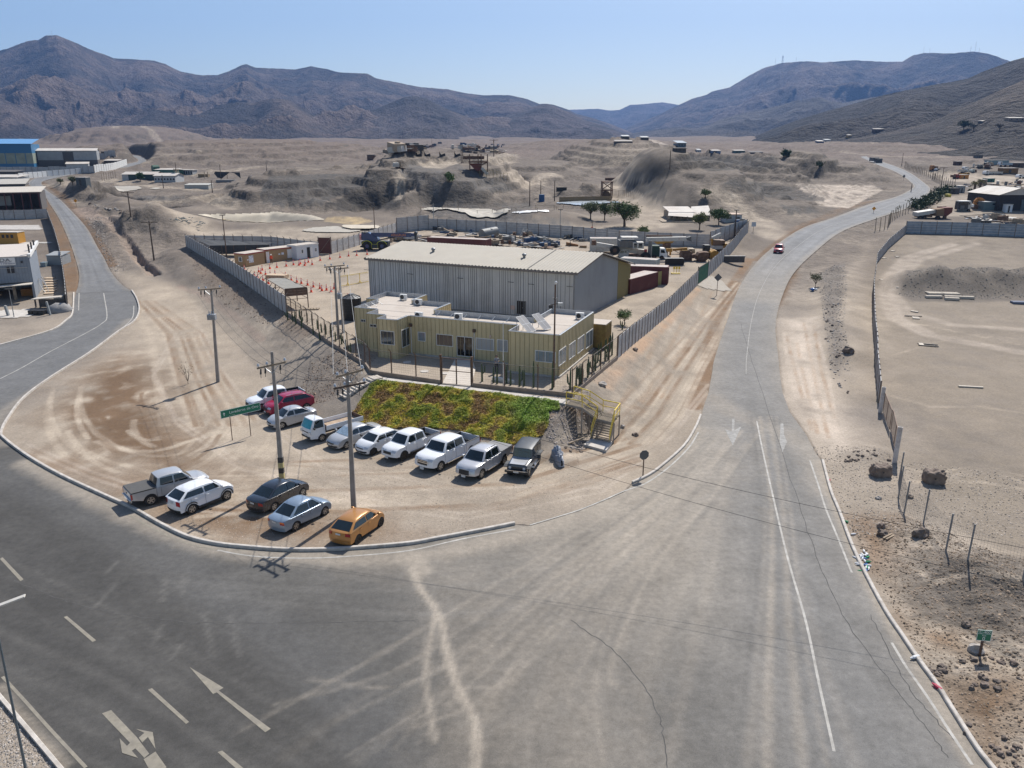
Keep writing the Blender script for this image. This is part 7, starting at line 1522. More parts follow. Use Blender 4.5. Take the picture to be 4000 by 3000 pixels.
# cacti
cact=mat('cactus_green',(.055,.085,.035),.7,var=.25,scale=3,dirt=((.14,.12,.06),.3));rg=random.Random(11)
def cactus(p,h,label,grp,arms=2):
 o=empty('cactus',p,rg.uniform(0,6),label,'cactus',grp);b=MB()
 def col_(a_,c_,r_):
  n=10;vs=[];ax=(c_-a_);m_=5;q=ax.to_track_quat('Z','Y').to_matrix()
  for i in range(m_+1):
   t=i/m_;rr_=r_*(1-.25*t) if i < m_ else r_*.35
   for k in range(n): an=2*math.pi*k/n;w_=rr_*(1 if k % 2 else .72);vs.append(a_+ax*t+q @ Vector((w_*math.cos(an),w_*math.sin(an),0)))
  b.add(vs,[(i*n+k,i*n+(k+1)%n,(i+1)*n+(k+1)%n,(i+1)*n+k) for i in range(m_) for k in range(n)]+[tuple(m_*n+k for k in range(n))])
 col_(Vector((0,0,-.1)),Vector((rg.uniform(-.06,.06),0,h)),.10)
 for k in range(arms):
  a=rg.uniform(0,6.28);s=rg.uniform(.15,.5)*h;e=Vector((math.cos(a)*.24,math.sin(a)*.24,s+.12));col_(Vector((0,0,s)),e,.07);col_(e,e+Vector((math.cos(a)*.05,math.sin(a)*.05,rg.uniform(.3,.55)*h)),.075)
 b.build('stem',cact,o);return o
for (x,y) in [(1172,1245),(1228,1262),(1260,1290),(1300,1215),(1310,1260),(1325,1330),(1383,1262),(1440,1300),(1495,1345),(1540,1378),(1585,1400),(1640,1425),(1690,1475),(1755,1505),(1800,1560),(1850,1600),(1450,1400),(1520,1460)]:
 cactus(G(*A6(x,y)),rg.uniform(.9,1.7),'dark green column cactus in the row along the left fence','cacti along the left fence',rg.choice([0,1,2]))
for (x,y,h) in [(1075,720,1.7),(1158,728,1.5),(1183,735,1.5),(1250,735,1.8),(1280,745,1.4),(1345,752,1.9),(1377,752,1.5),(1445,762,2.4),(1580,775,2.5)]:
 cactus(G(*B1(x,y)),h,'column cactus standing behind the front fence right of the gate','cacti behind the front fence',rg.choice([0,1]))
for (x,y,h) in [(1708,775,1.9),(1752,752,1.9),(1775,745,2.0),(1790,735,1.8),(1835,690,2.0),(1870,650,1.8),(1890,640,2.0),(1925,600,2.3),(1960,575,2.2),(1985,560,2.2),(2010,530,2.4),(2085,345,1.0)]:
 cactus(G(*B1(x,y)),h,'tall column cactus behind the fence on the right edge of the office garden','cacti along the right fence',2)
# garden bits
for (x,y,lb) in [(535,582,'flat round stepping stone left in the office garden'),(660,648,'flat round stepping stone near the fence'),(812,662,'flat round stepping stone beside the entrance path')]:
 o=empty('stepping_stone',G(*B1(x,y)),0,lb,'stepping stone','stepping stones in the office garden');b=MB();b.cyl((0,0,-.05),(0,0,.05),.42,.40,14);b.build('stone',pavem,o)
q0=G(*B1(1145,708));q1=G(*B1(1298,735));o=empty('planter_kerb',q0,math.atan2(q1.y-q0.y,q1.x-q0.x),'low white concrete block lying behind the front fence','concrete block');b=MB();b.bx(0,(q1-q0).length,0,.25,-.1,.28);b.bx(.2,(q1-q0).length-.2,.05,.2,.28,.33);b.build('block',white_p,o,bevel=.02)
agm=G(*B1(822,520));o=empty('agave_plant',agm,0,'dark spiky agave in front of the office wall left of the door','plant');P=np.array([(math.cos(a)*r_,math.sin(a)*r_,.1+.5*r_) for a in np.linspace(0,6.2,16) for r_ in (.1,.25,.4)]);leaf_obj('leaves',P,np.repeat([[.03,.05,.025]],len(P),0),.25,parent=o,per=2,asp=.15,up=.8)
# ---------------------------------------------------------------- blue crane
navy=mat('crane_blue',(.012,.045,.14),.35,var=.1,coat=.3);kv=mat('crane_dark',(.02,.03,.04),.5);yl=mat('reflective_yellow',(.6,.6,.03),.5)
cp=G(*C1(300,655));cq=G(*C1(620,640));an=R(-3);sc_=cp.y/F/5.53
o=empty('mobile_crane',cp,an,'dark blue mobile crane with a long boom and orange lettering on its side','crane');U=lambda px: (px-300)*sc_;Zc=lambda py: (655-py)*sc_
def wheel_at(b,x,r_,y): b.cyl((x,y,r_),(x,y+.55,r_),r_,n=18);b.cyl((x,y-.02,r_),(x,y+.0,r_),r_*.45,n=10,mi=1)
for x in (U(305),U(625)):
 for y in (-.1,2.1): b=MB();wheel_at(b,x,.85*1.0,y);b.build('wheel',[tyre_m,navy],o)
b=MB();b.bx(U(175),U(750),.3,2.3,Zc(600),Zc(470));b.bx(U(400),U(540),-.15,.3,Zc(605),Zc(520));b.bx(U(150),U(190),0,2.5,Zc(590),Zc(560));b.bx(U(710),U(750),0,2.5,Zc(560),Zc(500));b.build('chassis',kv,o,bevel=.03)
b=MB()
for xc_ in (305,625):
 for k in range(10): t0,t1=math.pi*(.12+.76*k/10),math.pi*(.12+.76*(k+1)/10);rr_=1.05;b.bar((U(xc_)+rr_*math.cos(t0),-.12,.85+rr_*math.sin(t0)),(U(xc_)+rr_*math.cos(t1),-.12,.85+rr_*math.sin(t1)),.25,.07)
for (x0,x1,z0,z1) in ((400,540,603,607),(400,540,518,522),(398,402,518,607),(538,542,518,607)): b.bx(U(x0),U(x1),-.18,-.15,Zc(z1),Zc(z0))
b.build('fender',yl,o)
b=MB();b.side([(U(170),Zc(440)),(U(560),Zc(480)),(U(520),Zc(400)),(U(400),Zc(330)),(U(340),Zc(285)),(U(180),Zc(285))],.5,2.1);b.build('superstructure',navy,o);b=MB();b.bx(U(140),U(178),.3,2.3,Zc(435),Zc(320));b.build('counterweight',mat('hazard_plate',(.55,.25,.25),.6,var=.5,scale=5),o)
b=MB();b.bx(U(380),U(1250),.7,1.5,Zc(375),Zc(295));b.bx(U(1240),U(1330),.78,1.42,Zc(360),Zc(300));b.bx(U(385),U(1250),.62,.7,Zc(300),Zc(285));b.build('boom',navy,o,bevel=.03)
b=MB();b.bx(U(1320),U(1365),.6,1.6,Zc(410),Zc(275));b.cyl((U(1345),.5,Zc(290)),(U(1345),1.7,Zc(290)),.3,n=10);b.build('boom_head',kv,o)
b=MB();b.bar((U(520),1.1,Zc(450)),(U(900),1.1,Zc(375)),.22);b.build('lift_cylinder',kv,o);b=MB();b.ball((U(240),1.2,Zc(300)),.65,.5,10,6,jit=.3);b.build('winch',darkm,o)
textmesh('ADUGRUAS',80*sc_*.95,mat('crane_letters',(.62,.22,.06),.5),'lettering',o,(U(815),.69,Zc(358)),(R(90),0,0)).scale=(.80,1,1)
# ---------------------------------------------------------------- machines in the yard
mwhite=mat('machine_white',(.50,.48,.44),.6,var=.1,dirt=((.3,.2,.12),.35));mgrey=mat('machine_grey',(.13,.13,.125),.7,var=.3,scale=2,dirt=((.25,.18,.12),.3));myel=mat('machine_yellow',(.42,.23,.04),.6,var=.15,dirt=((.2,.12,.06),.4));mrust=mat('scrap_rust',(.13,.075,.05),.9,var=.35,scale=2,dirt=((.3,.2,.13),.4))
class PX:
 """local frame at a pixel: x to the right, z up, in metres, read off zoomed pixels"""
 def __init__(s,zf,ax,ay,scale,name,label,cat,rz=0,dz=0,gz=None,grp=None):
  s.p=G(*zf(ax,ay)) if gz is None else Vector(gp(*zf(ax,ay),gz));s.p.z += dz;s.k=math.hypot(s.p.y,CH-s.p.z)/F/scale;s.ax=ax;s.ay=ay;s.o=empty(name,s.p,rz,label,cat,grp)
 def X(s,x): return (x-s.ax)*s.k
 def Z(s,y): return (s.ay-y)*s.k
 def P(s,x,y,d=0): return Vector((s.X(x),d,s.Z(y)))
 def box(s,part,x0,x1,y0,y1,d0,d1,m,bevel=0):
  b=MB();b.bx(s.X(x0),s.X(x1),d0,d1,s.Z(y1),s.Z(y0));return b.build(part,m,s.o,bevel=bevel)
 def bar(s,part,a,c,d,w_,m,h_=None): b=MB();b.bar(s.P(*a,d),s.P(*c,d),w_,h_);return b.build(part,m,s.o)
 def wheel(s,x,y,r_,d0,w_=.5,part='wheel',m=None): b=MB();c=s.P(x,y);b.cyl((c.x,d0,c.z),(c.x,d0+w_,c.z),r_,n=16);b.cyl((c.x,d0-.03,c.z),(c.x,d0,c.z),r_*.45,n=8,mi=1);return b.build(part,m or [tyre_m,mrust],s.o)
 def poly(s,part,pts,d0,d1,m): b=MB();b.side([(s.X(x),s.Z(y)) for x,y in pts],d0,d1);return b.build(part,m,s.o)
q=PX(C2,700,395,4.424,'crane_truck','old white crane truck with a long dirty boom pointing left','crane truck')
q.poly('cab',[(612,380),(608,290),(650,238),(735,235),(785,300),(760,385)],0,2.2,mwhite);q.box('window',628,690,262,305,-.03,.02,carglass);q.box('window',702,740,262,300,-.03,.02,carglass)
b=MB();b.bar(q.P(225,165,1.0),q.P(830,265,1.0),.9,.75);b.bar(q.P(760,262,1.0),q.P(1045,300,1.0),1.0,.95);b.build('boom',mwhite,q.o,bevel=.03);q.poly('boom_head',[(145,180),(150,100),(215,95),(215,180)],.5,1.5,mrust);q.box('deck',760,960,335,380,.2,2.3,mrust)
for x in (650,820): q.wheel(x,390,.5,.1)
q=PX(C2,1070,440,4.424,'loading_machine','large grey machine with a tall mast and a long white boom stretching right','loading machine')
q.box('body',640,930,120,235,2.0,5.0,mgrey,.05);q.box('roof_frame',680,960,62,80,2.0,4.6,mwhite);q.box('cab',865,1050,140,250,1.4,3.2,mwhite,.04);q.box('window',880,930,160,230,1.36,1.42,carglass);q.box('window',960,1020,160,230,1.36,1.42,carglass)
q.bar('mast',(1150,110),(1135,470),1.0,.55,mgrey);q.bar('mast',(1175,110),(1160,470),1.0,.25,mwhite);b=MB();b.bar(q.P(1095,95,2),q.P(1780,85,2),1.0,.75);b.build('boom',mwhite,q.o,bevel=.03);q.poly('boom_head',[(1770,65),(1850,45),(1870,130),(1780,100)],1.5,2.5,mgrey)
q.bar('boom_rail',(1100,45),(1550,48),2.6,.35,mrust);q.wheel(1075,390,1.0,.3,.7);q.wheel(570,290,.9,2.5,.8);q.wheel(990,440,.9,1.0,.7);q.box('platform',930,1040,350,410,.3,1.8,mrust);q.box('hose_reel',1060,1100,255,330,.8,1.4,mat('red_part',(.3,.03,.03),.6));q.box('engine',950,1230,420,495,.9,2.4,mgrey,.05)
q=PX(C2,1345,410,4.424,'box_truck','small truck with a white cab and a dark green box','truck')
q.poly('cab',[(1308,380),(1308,250),(1325,225),(1400,228),(1440,310),(1442,375),(1410,390)],0,1.9,white_p);q.poly('window',[(1325,300),(1330,250),(1385,255),(1400,305)],-.03,.02,carglass);q.poly('windscreen',[(1408,250),(1416,250),(1437,305),(1428,305)],-.02,1.92,carglass);q.box('box',1180,1305,185,365,.0,2.1,mat('box_green',(.02,.05,.035),.7));q.wheel(1345,385,.42,-.05,.3);q.wheel(1220,370,.42,-.05,.3)
q=PX(C2,1480,380,4.424,'excavator','rusty yellow machine with a wide tapering top behind the truck','excavator')
q.poly('hopper',[(1230,125),(1615,115),(1560,165),(1300,180)],2.5,5.0,myel);q.box('body',1430,1535,160,260,2.2,4.5,mrust,.05);q.box('engine',1440,1550,240,300,1.2,3.2,myel,.05);q.bar('leg',(1520,260),(1520,360),1.5,.3,myel);q.bar('leg',(1460,260),(1465,380),1.5,.3,mrust)
q=PX(C2,1800,330,4.424,'crane_truck','small yellow crane truck with a tan cab at the middle of the yard','crane truck')
q.poly('cab',[(1795,310),(1800,250),(1830,232),(1915,235),(1925,310)],0,2,mat('tan_machine',(.36,.29,.2),.7));q.poly('window',[(1815,290),(1820,250),(1860,250),(1862,290)],-.03,.02,carglass);q.bar('boom',(1560,258),(1800,238),1.0,.45,myel);q.box('chassis',1700,1800,260,310,.2,1.8,myel);q.bar('outrigger',(1580,270),(1680,320),1,.12,mwhite);q.wheel(1760,320,.4,.0)
q=PX(C2,1780,440,4.424,'steel_bin','rusty square steel bin standing near the green gate','steel bin');b=MB();
for (x0,x1,d0,d1) in ((1690,1870,0,.1),(1690,1870,2.0,2.1),(1690,1698,.1,2.0),(1862,1870,.1,2.0)): b.bx(q.X(x0),q.X(x1),d0,d1,0,q.Z(292))
b.build('shell',mrust,q.o);q.box('rim',1685,1875,286,294,-.05,.05,mrust)
q=PX(C2,1570,520,4.424,'loader_bucket','wide black loader bucket lying in front of the yellow posts','bucket');q.poly('shell',[(1405,520),(1405,420),(1440,402),(1700,402),(1735,430),(1728,540)],0,.15,black);q.box('back',1410,1728,402,412,0,1.5,mgrey);q.box('cutting_edge',1400,1735,510,530,-.5,.1,mgrey)
for k,x in enumerate((1560,1603,1648)):
 q=PX(C2,x,640,4.424,'marker_post','low yellow marker post with a square plate below the black bucket','marker post',grp='yellow marker posts in the yard');q.box('plate',x-15,x+17,540,580,0,.08,yellow_r);q.box('post',x-4,x+4,580,645,.0,.08,yellow_r)
q=PX(C2,1600,668,4.424,'yellow_beam','yellow beam lying on the ground below the marker posts','beam');q.box('beam',1525,1670,650,672,0,.4,yellow_r,.03);q.box('end_plate',1518,1530,645,675,-.1,.5,yellow_r)
q=PX(C2,2040,455,4.424,'digger_bucket','big rusty rounded bucket beside the green gate','bucket');q.poly('shell',[(1965,430),(1958,360),(1990,305),(2060,292),(2160,298),(2150,400),(2100,450),(2010,456)],0,2.0,mrust);q.poly('lip',[(1880,400),(1870,340),(1930,330),(1950,400)],.3,1.5,mrust)
q=PX(A8,1935,760,2.4578,'wheel_loader','yellow wheel loader parked against the right wall','wheel loader')
q.poly('bucket',[(1895,760),(1900,700),(1935,680),(1975,700),(1960,760)],-.6,1.8,myel);q.box('body',1890,1970,690,730,.5,2.6,myel,.1);q.box('cab',1850,1905,640,700,.6,2.2,darkm,.05);q.bar('mast',(1838,635),(1842,700),.6,.3,darkm);q.wheel(1890,750,.7,0);q.wheel(1960,745,.7,0)
q=PX(A8,1985,690,2.4578,'crane_truck','brown flatbed truck with a raised folding jib in the far right corner','crane truck')
q.bar('jib',(1925,575),(2005,535),.8,.7,mwhite,.6);q.bar('jib',(1922,580),(1935,640),.8,.45,myel);q.box('cab',1930,2040,590,640,0,2.2,mat('brown_machine',(.2,.12,.07),.7),.06);q.box('bed',1930,2020,640,672,-.3,2.3,mwhite);q.box('body',2010,2060,620,680,0,2.3,myel,.05);q.wheel(1960,690,.5,-.1);q.wheel(2035,690,.5,-.1)
q=PX(C5,770,180,3.687,'steel_tank','grey cylindrical steel tank lying against the back wall','tank');b=MB();c=q.P(700,130);
b.cyl((q.X(672),0,q.Z(130)),(q.X(870),3,q.Z(112)),1.05,n=18);b.build('shell',mat('tank_grey',(.19,.195,.19),.6,var=.2,dirt=((.25,.15,.1),.3)),q.o,smooth=40);b=MB();b.cyl((q.X(800),1.5,q.Z(85)),(q.X(805),1.5,q.Z(60)),.4,n=10);b.build('hatch',mgrey,q.o)
for x in (700,840): q.box('saddle',x-10,x+10,150,190,.2,1.6,mrust)
q=PX(C5,1270,180,3.687,'steel_trestle','pale leaning steel trestle frame standing in the scrap','trestle')
for a_,c_ in (((1210,180),(1270,60)),((1255,185),(1325,60)),((1300,175),(1295,110))): q.bar('leg',a_,c_,.3,.22,mwhite)
for k in range(4): q.bar('rung',(1222+k*13,155-k*26),(1270+k*14,155-k*26),.3,.12,mwhite)
q=PX(C5,1970,300,3.687,'steel_skid','rust brown steel box frame right of the scrap heap','steel frame');q.poly('frame',[(1888,300),(1890,245),(2060,280),(2062,312)],0,.8,mat('brown_frame',(.26,.13,.05),.8));q.bar('post',(1943,232),(1948,355),-.3,.15,darkm)
q=PX(C5,2130,325,3.687,'steel_box','small ochre steel box beside the brown frame','steel box');q.box('box',2083,2180,300,328,0,.8,mat('ochre_box',(.25,.17,.08),.8),.03);q.box('rim',2080,2184,297,301,-.04,.84,mrust)
# scrap pieces: each a small thing of its own
scol=[mrust,mgrey,wood,mwhite,mat('scrap_tan',(.38,.3,.22),.9),mat('scrap_blue',(.03,.07,.14),.6),darkm,mat('scrap_pale',(.52,.49,.44),.8)]
rg=random.Random(21)
def scrap(p,kind,mi_,label,grp,s=1.0):
 nm={'plank': 'plank','beam': 'steel_beam','drum': 'drum','crate': 'scrap_crate','sheet': 'metal_sheet','pipe': 'pipe'}[kind];m_=scol[mi_];o=empty(nm,p,rg.uniform(0,3.14),label,nm.replace('_',' '),grp,rot=(rg.uniform(-.12,.12),rg.uniform(-.15,.15),rg.uniform(-1.1,1.1)));b=MB();L=rg.uniform(1.6,4.2)*s
 if kind == 'plank': b.bx(-L/2,L/2,-.14,.14,.0,.07);b.bx(-L/2*.9,L/2*.8,.16,.34,.02,.1)
 elif kind == 'beam': b.bx(-L/2,L/2,-.13,.13,0,.04);b.bx(-L/2,L/2,-.02,.02,.04,.26);b.bx(-L/2,L/2,-.13,.13,.26,.30)
 elif kind == 'drum': b.cyl((0,0,0),(0,0,.9*s),.32*s,n=12);b.cyl((0,0,.3*s),(0,0,.34*s),.34*s,n=12);b.cyl((0,0,.6*s),(0,0,.64*s),.34*s,n=12)
 elif kind == 'crate':
  w_=rg.uniform(.6,1.3)*s;h_=rg.uniform(.5,1.1)*s;b.bx(-w_,w_,-w_*.7,w_*.7,.08,h_);b.bx(-w_*1.05,w_*1.05,-w_*.72,-w_*.6,h_*.4,h_*.55);b.bx(-w_*.9,-w_*.6,-w_*.7,w_*.7,0,.08);b.bx(w_*.6,w_*.9,-w_*.7,w_*.7,0,.08);b.ball((w_*.3,0,h_),w_*.4,.6,7,4,jit=.3)
 elif kind == 'sheet': b.add([(x,y,.05+.12*math.sin(x*2+y)) for x in (-L/3,-L/9,L/9,L/3) for y in (-.7,0,.7)],[(i*3+j,(i+1)*3+j,(i+1)*3+j+1,i*3+j+1) for i in range(3) for j in range(2)]);b.add([(x,y,.02+.12*math.sin(x*2+y)) for x in (-L/3,-L/9,L/9,L/3) for y in (-.7,0,.7)],[(i*3+j,i*3+j+1,(i+1)*3+j+1,(i+1)*3+j) for i in range(3) for j in range(2)])
 else: b.cyl((-L/2,0,.16),(L/2,0,.16),.15,n=9);b.cyl((-L/2,0,.16),(-L/2+.1,0,.16),.2,n=9)
 b.build('piece',m_,o)
KD=['plank','beam','drum','crate','sheet','pipe']
LB={'plank': 'weathered planks','beam': 'rusty steel beam','drum': 'dented drum','crate': 'piece of old machinery','sheet': 'bent metal sheet','pipe': 'length of pipe'}
def scatter(zf,poly,n,where,grp,s=1.0,kinds=KD):
 xs_=[p[0] for p in poly];ys_=[p[1] for p in poly];c_=0
 while c_ < n:
  x,y=rg.uniform(min(xs_),max(xs_)),rg.uniform(min(ys_),max(ys_))
  if not inside(np.array([x]),np.array([y]),poly)[0]: continue
  kd=rg.choice(kinds);p=G(*zf(x,y));p.z += rg.uniform(0,.35)*s;scrap(p,kd,rg.choice(range(8)),'%s lying %s' % (LB[kd],where),grp+', '+LB[kd],s);c_ += 1
scatter(C5,[(640,270),(640,180),(1100,130),(1500,140),(1560,200),(1700,250),(1850,340),(1300,340),(900,300)],95,'in the scrap heap behind the warehouse ridge','scrap in the yard')
scatter(C5,[(0,130),(20,60),(560,110),(600,180),(200,165)],20,'between the back wall and the red container','scrap by the back wall')
scatter(C1,[(640,480),(1000,380),(1560,400),(1590,480),(1000,460),(760,540)],22,'in front of the blue crane boom','scrap by the crane')
scatter(A8,[(430,560),(700,560),(720,600),(500,660),(350,650)],10,'on the open ground left of the white container','scrap near the white container',.8)
# ================================================================ buildings and clutter around
corr=mat('corrugated_grey',(.30,.31,.31),.6,.1,var=.12,scale=.4,wave=(3,'X',.5),dirt=((.2,.17,.14),.3));brickd=mat('dark_wall',(.10,.09,.085),.85,var=.2);tinr=mat('tin_roof',(.50,.46,.41),.75,var=.12,scale=.4,dirt=((.33,.24,.17),.35));winm=mat('dark_window',(.02,.025,.035),.2)
def house(zf,sc_,x0,x1,yb,yt,depth,wm,rm,name,label,cat,roof='flat',rise=.8,wins=0,door=None,over=.4,rz=0,band=None,winy=(.35,.62),dz=0,side_open=False,opening=None):
 """box building set by its foot line (x0..x1 at yb) and eave row yt"""
 q=PX(zf,x0,yb,sc_,name,label,cat,rz,dz);L=q.X(x1);h=max(.8,q.Z(yt));b=MB()
 if rz:
  p1=G(*zf(x1,yb));q.p=p1;q.k=math.hypot(p1.y,CH-p1.z)/F/sc_;L=(x1-x0)*q.k/(math.cos(rz)-math.sin(rz)*p1.x/p1.y);q.ax=x1;h=max(.8,(yb-yt)*q.k);q.o.location=p1-Vector((math.cos(rz)*L,math.sin(rz)*L,0));q.X=lambda x,L=L,q=q: L+(x-x1)*q.k/(math.cos(rz)-math.sin(rz)*p1.x/p1.y)
 if opening:   # open front: wall with a dark hall behind
  a_,c_,t_=opening;b.bx(0,L,depth-.2,depth,-1.5,h);b.bx(0,.2,.2,depth-.2,-1.5,h);b.bx(L-.2,L,.2,depth-.2,-1.5,h);b.bx(0,L*a_,0,.2,-1.5,h);b.bx(L*c_,L,0,.2,-1.5,h);b.bx(L*a_,L*c_,0,.2,h*t_,h)
 else: b.bx(0,L,0,depth,-1.5,h)
 b.build('wall',wm,q.o)
 if band:
  for k,(z0,z1,m_) in enumerate(band): b=MB();b.bx(-.04,L+.04,-.06,-.003,h*z0,h*z1);b.bx(L+.003,L+.06,-.04,depth,h*z0,h*z1);b.build('wall_band',m_,q.o)
 b=MB()
 if roof == 'flat': b.bx(-over,L+over,-over,depth+over,h,h+.15)
 elif roof == 'shed': b.add([(-over,-over,h),(L+over,-over,h),(L+over,depth+over,h+rise),(-over,depth+over,h+rise),(-over,-over,h+.12),(L+over,-over,h+.12),(L+over,depth+over,h+rise+.12),(-over,depth+over,h+rise+.12)],[(3,2,1,0),(4,5,6,7),(0,1,5,4),(1,2,6,5),(2,3,7,6),(3,0,4,7)])
 elif roof == 'gable': d2=depth/2;b.add([(-over,-over,h),(L+over,-over,h),(L+over,d2,h+rise),(-over,d2,h+rise),(-over,depth+over,h),(L+over,depth+over,h)],[(0,1,2,3),(3,2,5,4)]);b.add([(-over,-over,h-.1),(L+over,-over,h-.1),(L+over,d2,h+rise-.1),(-over,d2,h+rise-.1),(-over,depth+over,h-.1),(L+over,depth+over,h-.1)],[(3,2,1,0),(4,5,2,3)])
 elif roof == 'gablex': l2=L/2;b.add([(-over,-over,h),(l2,-over,h+rise),(L+over,-over,h),(-over,depth+over,h),(l2,depth+over,h+rise),(L+over,depth+over,h)],[(0,1,4,3),(1,2,5,4)]);b.add([(0,0,h),(L,0,h),(l2,0,h+rise),(0,depth,h),(L,depth,h),(l2,depth,h+rise)],[(0,1,2),(4,3,5)])
 b.build('roof',rm,q.o)
 if roof == 'gable': b=MB();b.add([(L,0,h),(L,depth,h),(L,depth/2,h+rise-.12),(0,0,h),(0,depth,h),(0,depth/2,h+rise-.12)],[(0,1,2),(4,3,5)]);b.build('gable_wall',wm,q.o)
 for k in range(wins): x=L*(k+.5)/wins;w_=min(1.2,L/wins*.5);b=MB();b.bx(x-w_/2,x+w_/2,-.05,.0,h*winy[0],h*winy[1]);b.build('window',winm,q.o)
 if door: b=MB();b.bx(L*door[0],L*door[1],-.06,.0,0,h*door[2]);b.build('door',winm,q.o)
 q.L=L;q.h=h;q.D=depth;return q
bl1=mat('blue_cladding',(.02,.13,.27),.5,var=.05,scale=.2);bl2=mat('blue_roof',(.10,.27,.50),.5,var=.08,scale=.2);gband=mat('translucent_band',(.22,.25,.20),.6,var=.2,scale=.4)
q=house(A1,2.212,-520,302,1475,1262,34,bl1,bl2,'blue_warehouse','big blue warehouse with a grey green band at the left edge','building','shed',2.6,rz=.42,band=[(.27,.66,gband)])
for k in range(4): b=MB();x=q.L*(.63+k*.1);b.bx(x-.15,x+.15,-.14,-.06,q.h*.27,q.h*.66);b.build('column',bl1,q.o)
q=house(A1,2.212,285,850,1440,1312,26,corr,tinr,'grey_warehouse','long grey warehouse with two dark openings behind the blue warehouse','building','gable',1.2,rz=.42,band=[(-.1,.42,brickd)])
for a_,c_ in ((.02,.15),(.51,.66)): b=MB();b.bx(q.L*a_,q.L*c_,-.12,-.06,q.h*.15,q.h*.92);b.build('opening',winm,q.o)
house(A1,2.212,302,520,1458,1412,14,mat('brown_block',(.12,.09,.07),.9),tinr,'low_shed','low brown shed with a pale roof in front of the grey warehouse','shed','gable',.9,rz=.42)
house(A1,2.212,585,768,1458,1418,14,mat('offwhite_wall',(.42,.43,.42),.85,dirt=((.25,.22,.18),.3)),tinr,'low_shed','low white shed with a pale roof in front of the grey warehouse','shed','gable',.9,rz=.42)
house(A1,2.212,875,912,1338,1312,6,brickd,tinr,'small_hut','small dark hut above the grey wall left of the bend','hut','flat');house(A1,2.212,900,1010,1408,1390,5,brickd,tinr,'lean_to','low open lean-to behind the stepped white wall','shed','shed',.6)
wwh=mat('white_slab',(.62,.62,.60),.85,var=.08)
def pwall(zf,pts,h,label,m=None,step=3.0,arms=0,rows=4): return precast_wall([G(*zf(*p))[:2] for p in pts],h,label,step,arms,m=m,rows=rows)
pwall(A1,[(845,1370),(1003,1372)],3.0,'short grey wall behind the stepped white wall');pwall(A1,[(10,1500),(300,1502),(560,1500),(820,1494)],3.2,'grey slab wall in front of the blue warehouse')
pwall(A1,[(165,1552),(400,1528),(705,1500)],2.6,'white slab wall along the left road below the blue warehouse',wwh);pwall(A1,[(818,1496),(960,1470),(1100,1428)],3.4,'stepped white slab wall at the bend of the left road',wwh)
# big open shed with red steel
q=house(A5,2.765,-420,462,345,150,13,brickd,mat('pale_sheet_roof',(.52,.47,.40),.8,var=.08,dirt=((.4,.3,.22),.3)),'open_shed','large open shed with red steel trusses at the left edge','shed','shed',1.0,rz=.42,opening=(.0,.985,.93))
for k in range(6): x=q.L*(.48+k*.1);b=MB();b.bx(x-.12,x+.12,-.1,.14,-.5,q.h);b.build('column',mat('red_steel',(.10,.03,.028),.7),q.o)
b=MB();
for k in range(18): x0=q.L*(.5+k*.028);b.bar((x0,-.05,q.h*.9),(x0+q.L*.014,-.05,q.h),.08);b.bar((x0+q.L*.014,-.05,q.h),(x0+q.L*.028,-.05,q.h*.9),.08)
b.build('truss',mat('red_steel',(.10,.03,.028),.7),q.o);b=MB();b.bx(q.L*.33,q.L*.62,4,4.2,q.h*.3,q.h*.8);b.build('inner_screen',corr,q.o)
q=house(A5,2.765,-420,270,75,62,13,brickd,mat('striped_roof',(.42,.39,.34),.8,wave=(1.2,'X',1.0),var=.15),'low_shed','low shed with a striped corrugated roof behind the open shed','shed','shed',1.5,rz=.42)
house(A1,2.212,-300,135,1562,1535,9,mat('offwhite_wall',(.42,.43,.42),.85),tinr,'low_house','low white house with a pale roof near the left edge','house','shed',.8,wins=5);house(A1,2.212,-300,120,1522,1488,7,brickd,brickd,'dark_shed','dark brown shed behind the low white house','shed','shed',.6)
pwall(A5,[(-300,440),(0,436),(300,432),(520,420)],2.5,'grey slab wall below the open shed',step=2.6)
pwall(A5,[(520,424),(600,640),(660,860),(700,1100),(722,1250),(735,1415)],2.3,'long slab wall running down beside the left road',step=2.4)
slab('concrete_floor',[A5(-300,500),A5(400,500),A5(440,545),A5(-300,548)],None,2.0,conc);slab('concrete_floor',[A5(190,685),A5(530,682),A5(535,692),A5(190,700)],None,1.2,conc)
q=house(A5,2.765,-160,200,700,582,2.6,mat('orange_cabin',(.50,.25,.04),.6,var=.06),tinr,'site_cabin','orange yellow site cabin with three small windows at the left edge','cabin','flat',wins=0,over=.06)
for k in range(3): b=MB();x=q.L*(.53+k*.13);b.bx(x,x+.55,-.05,0,1.3,2.0);b.build('window',winm,q.o)
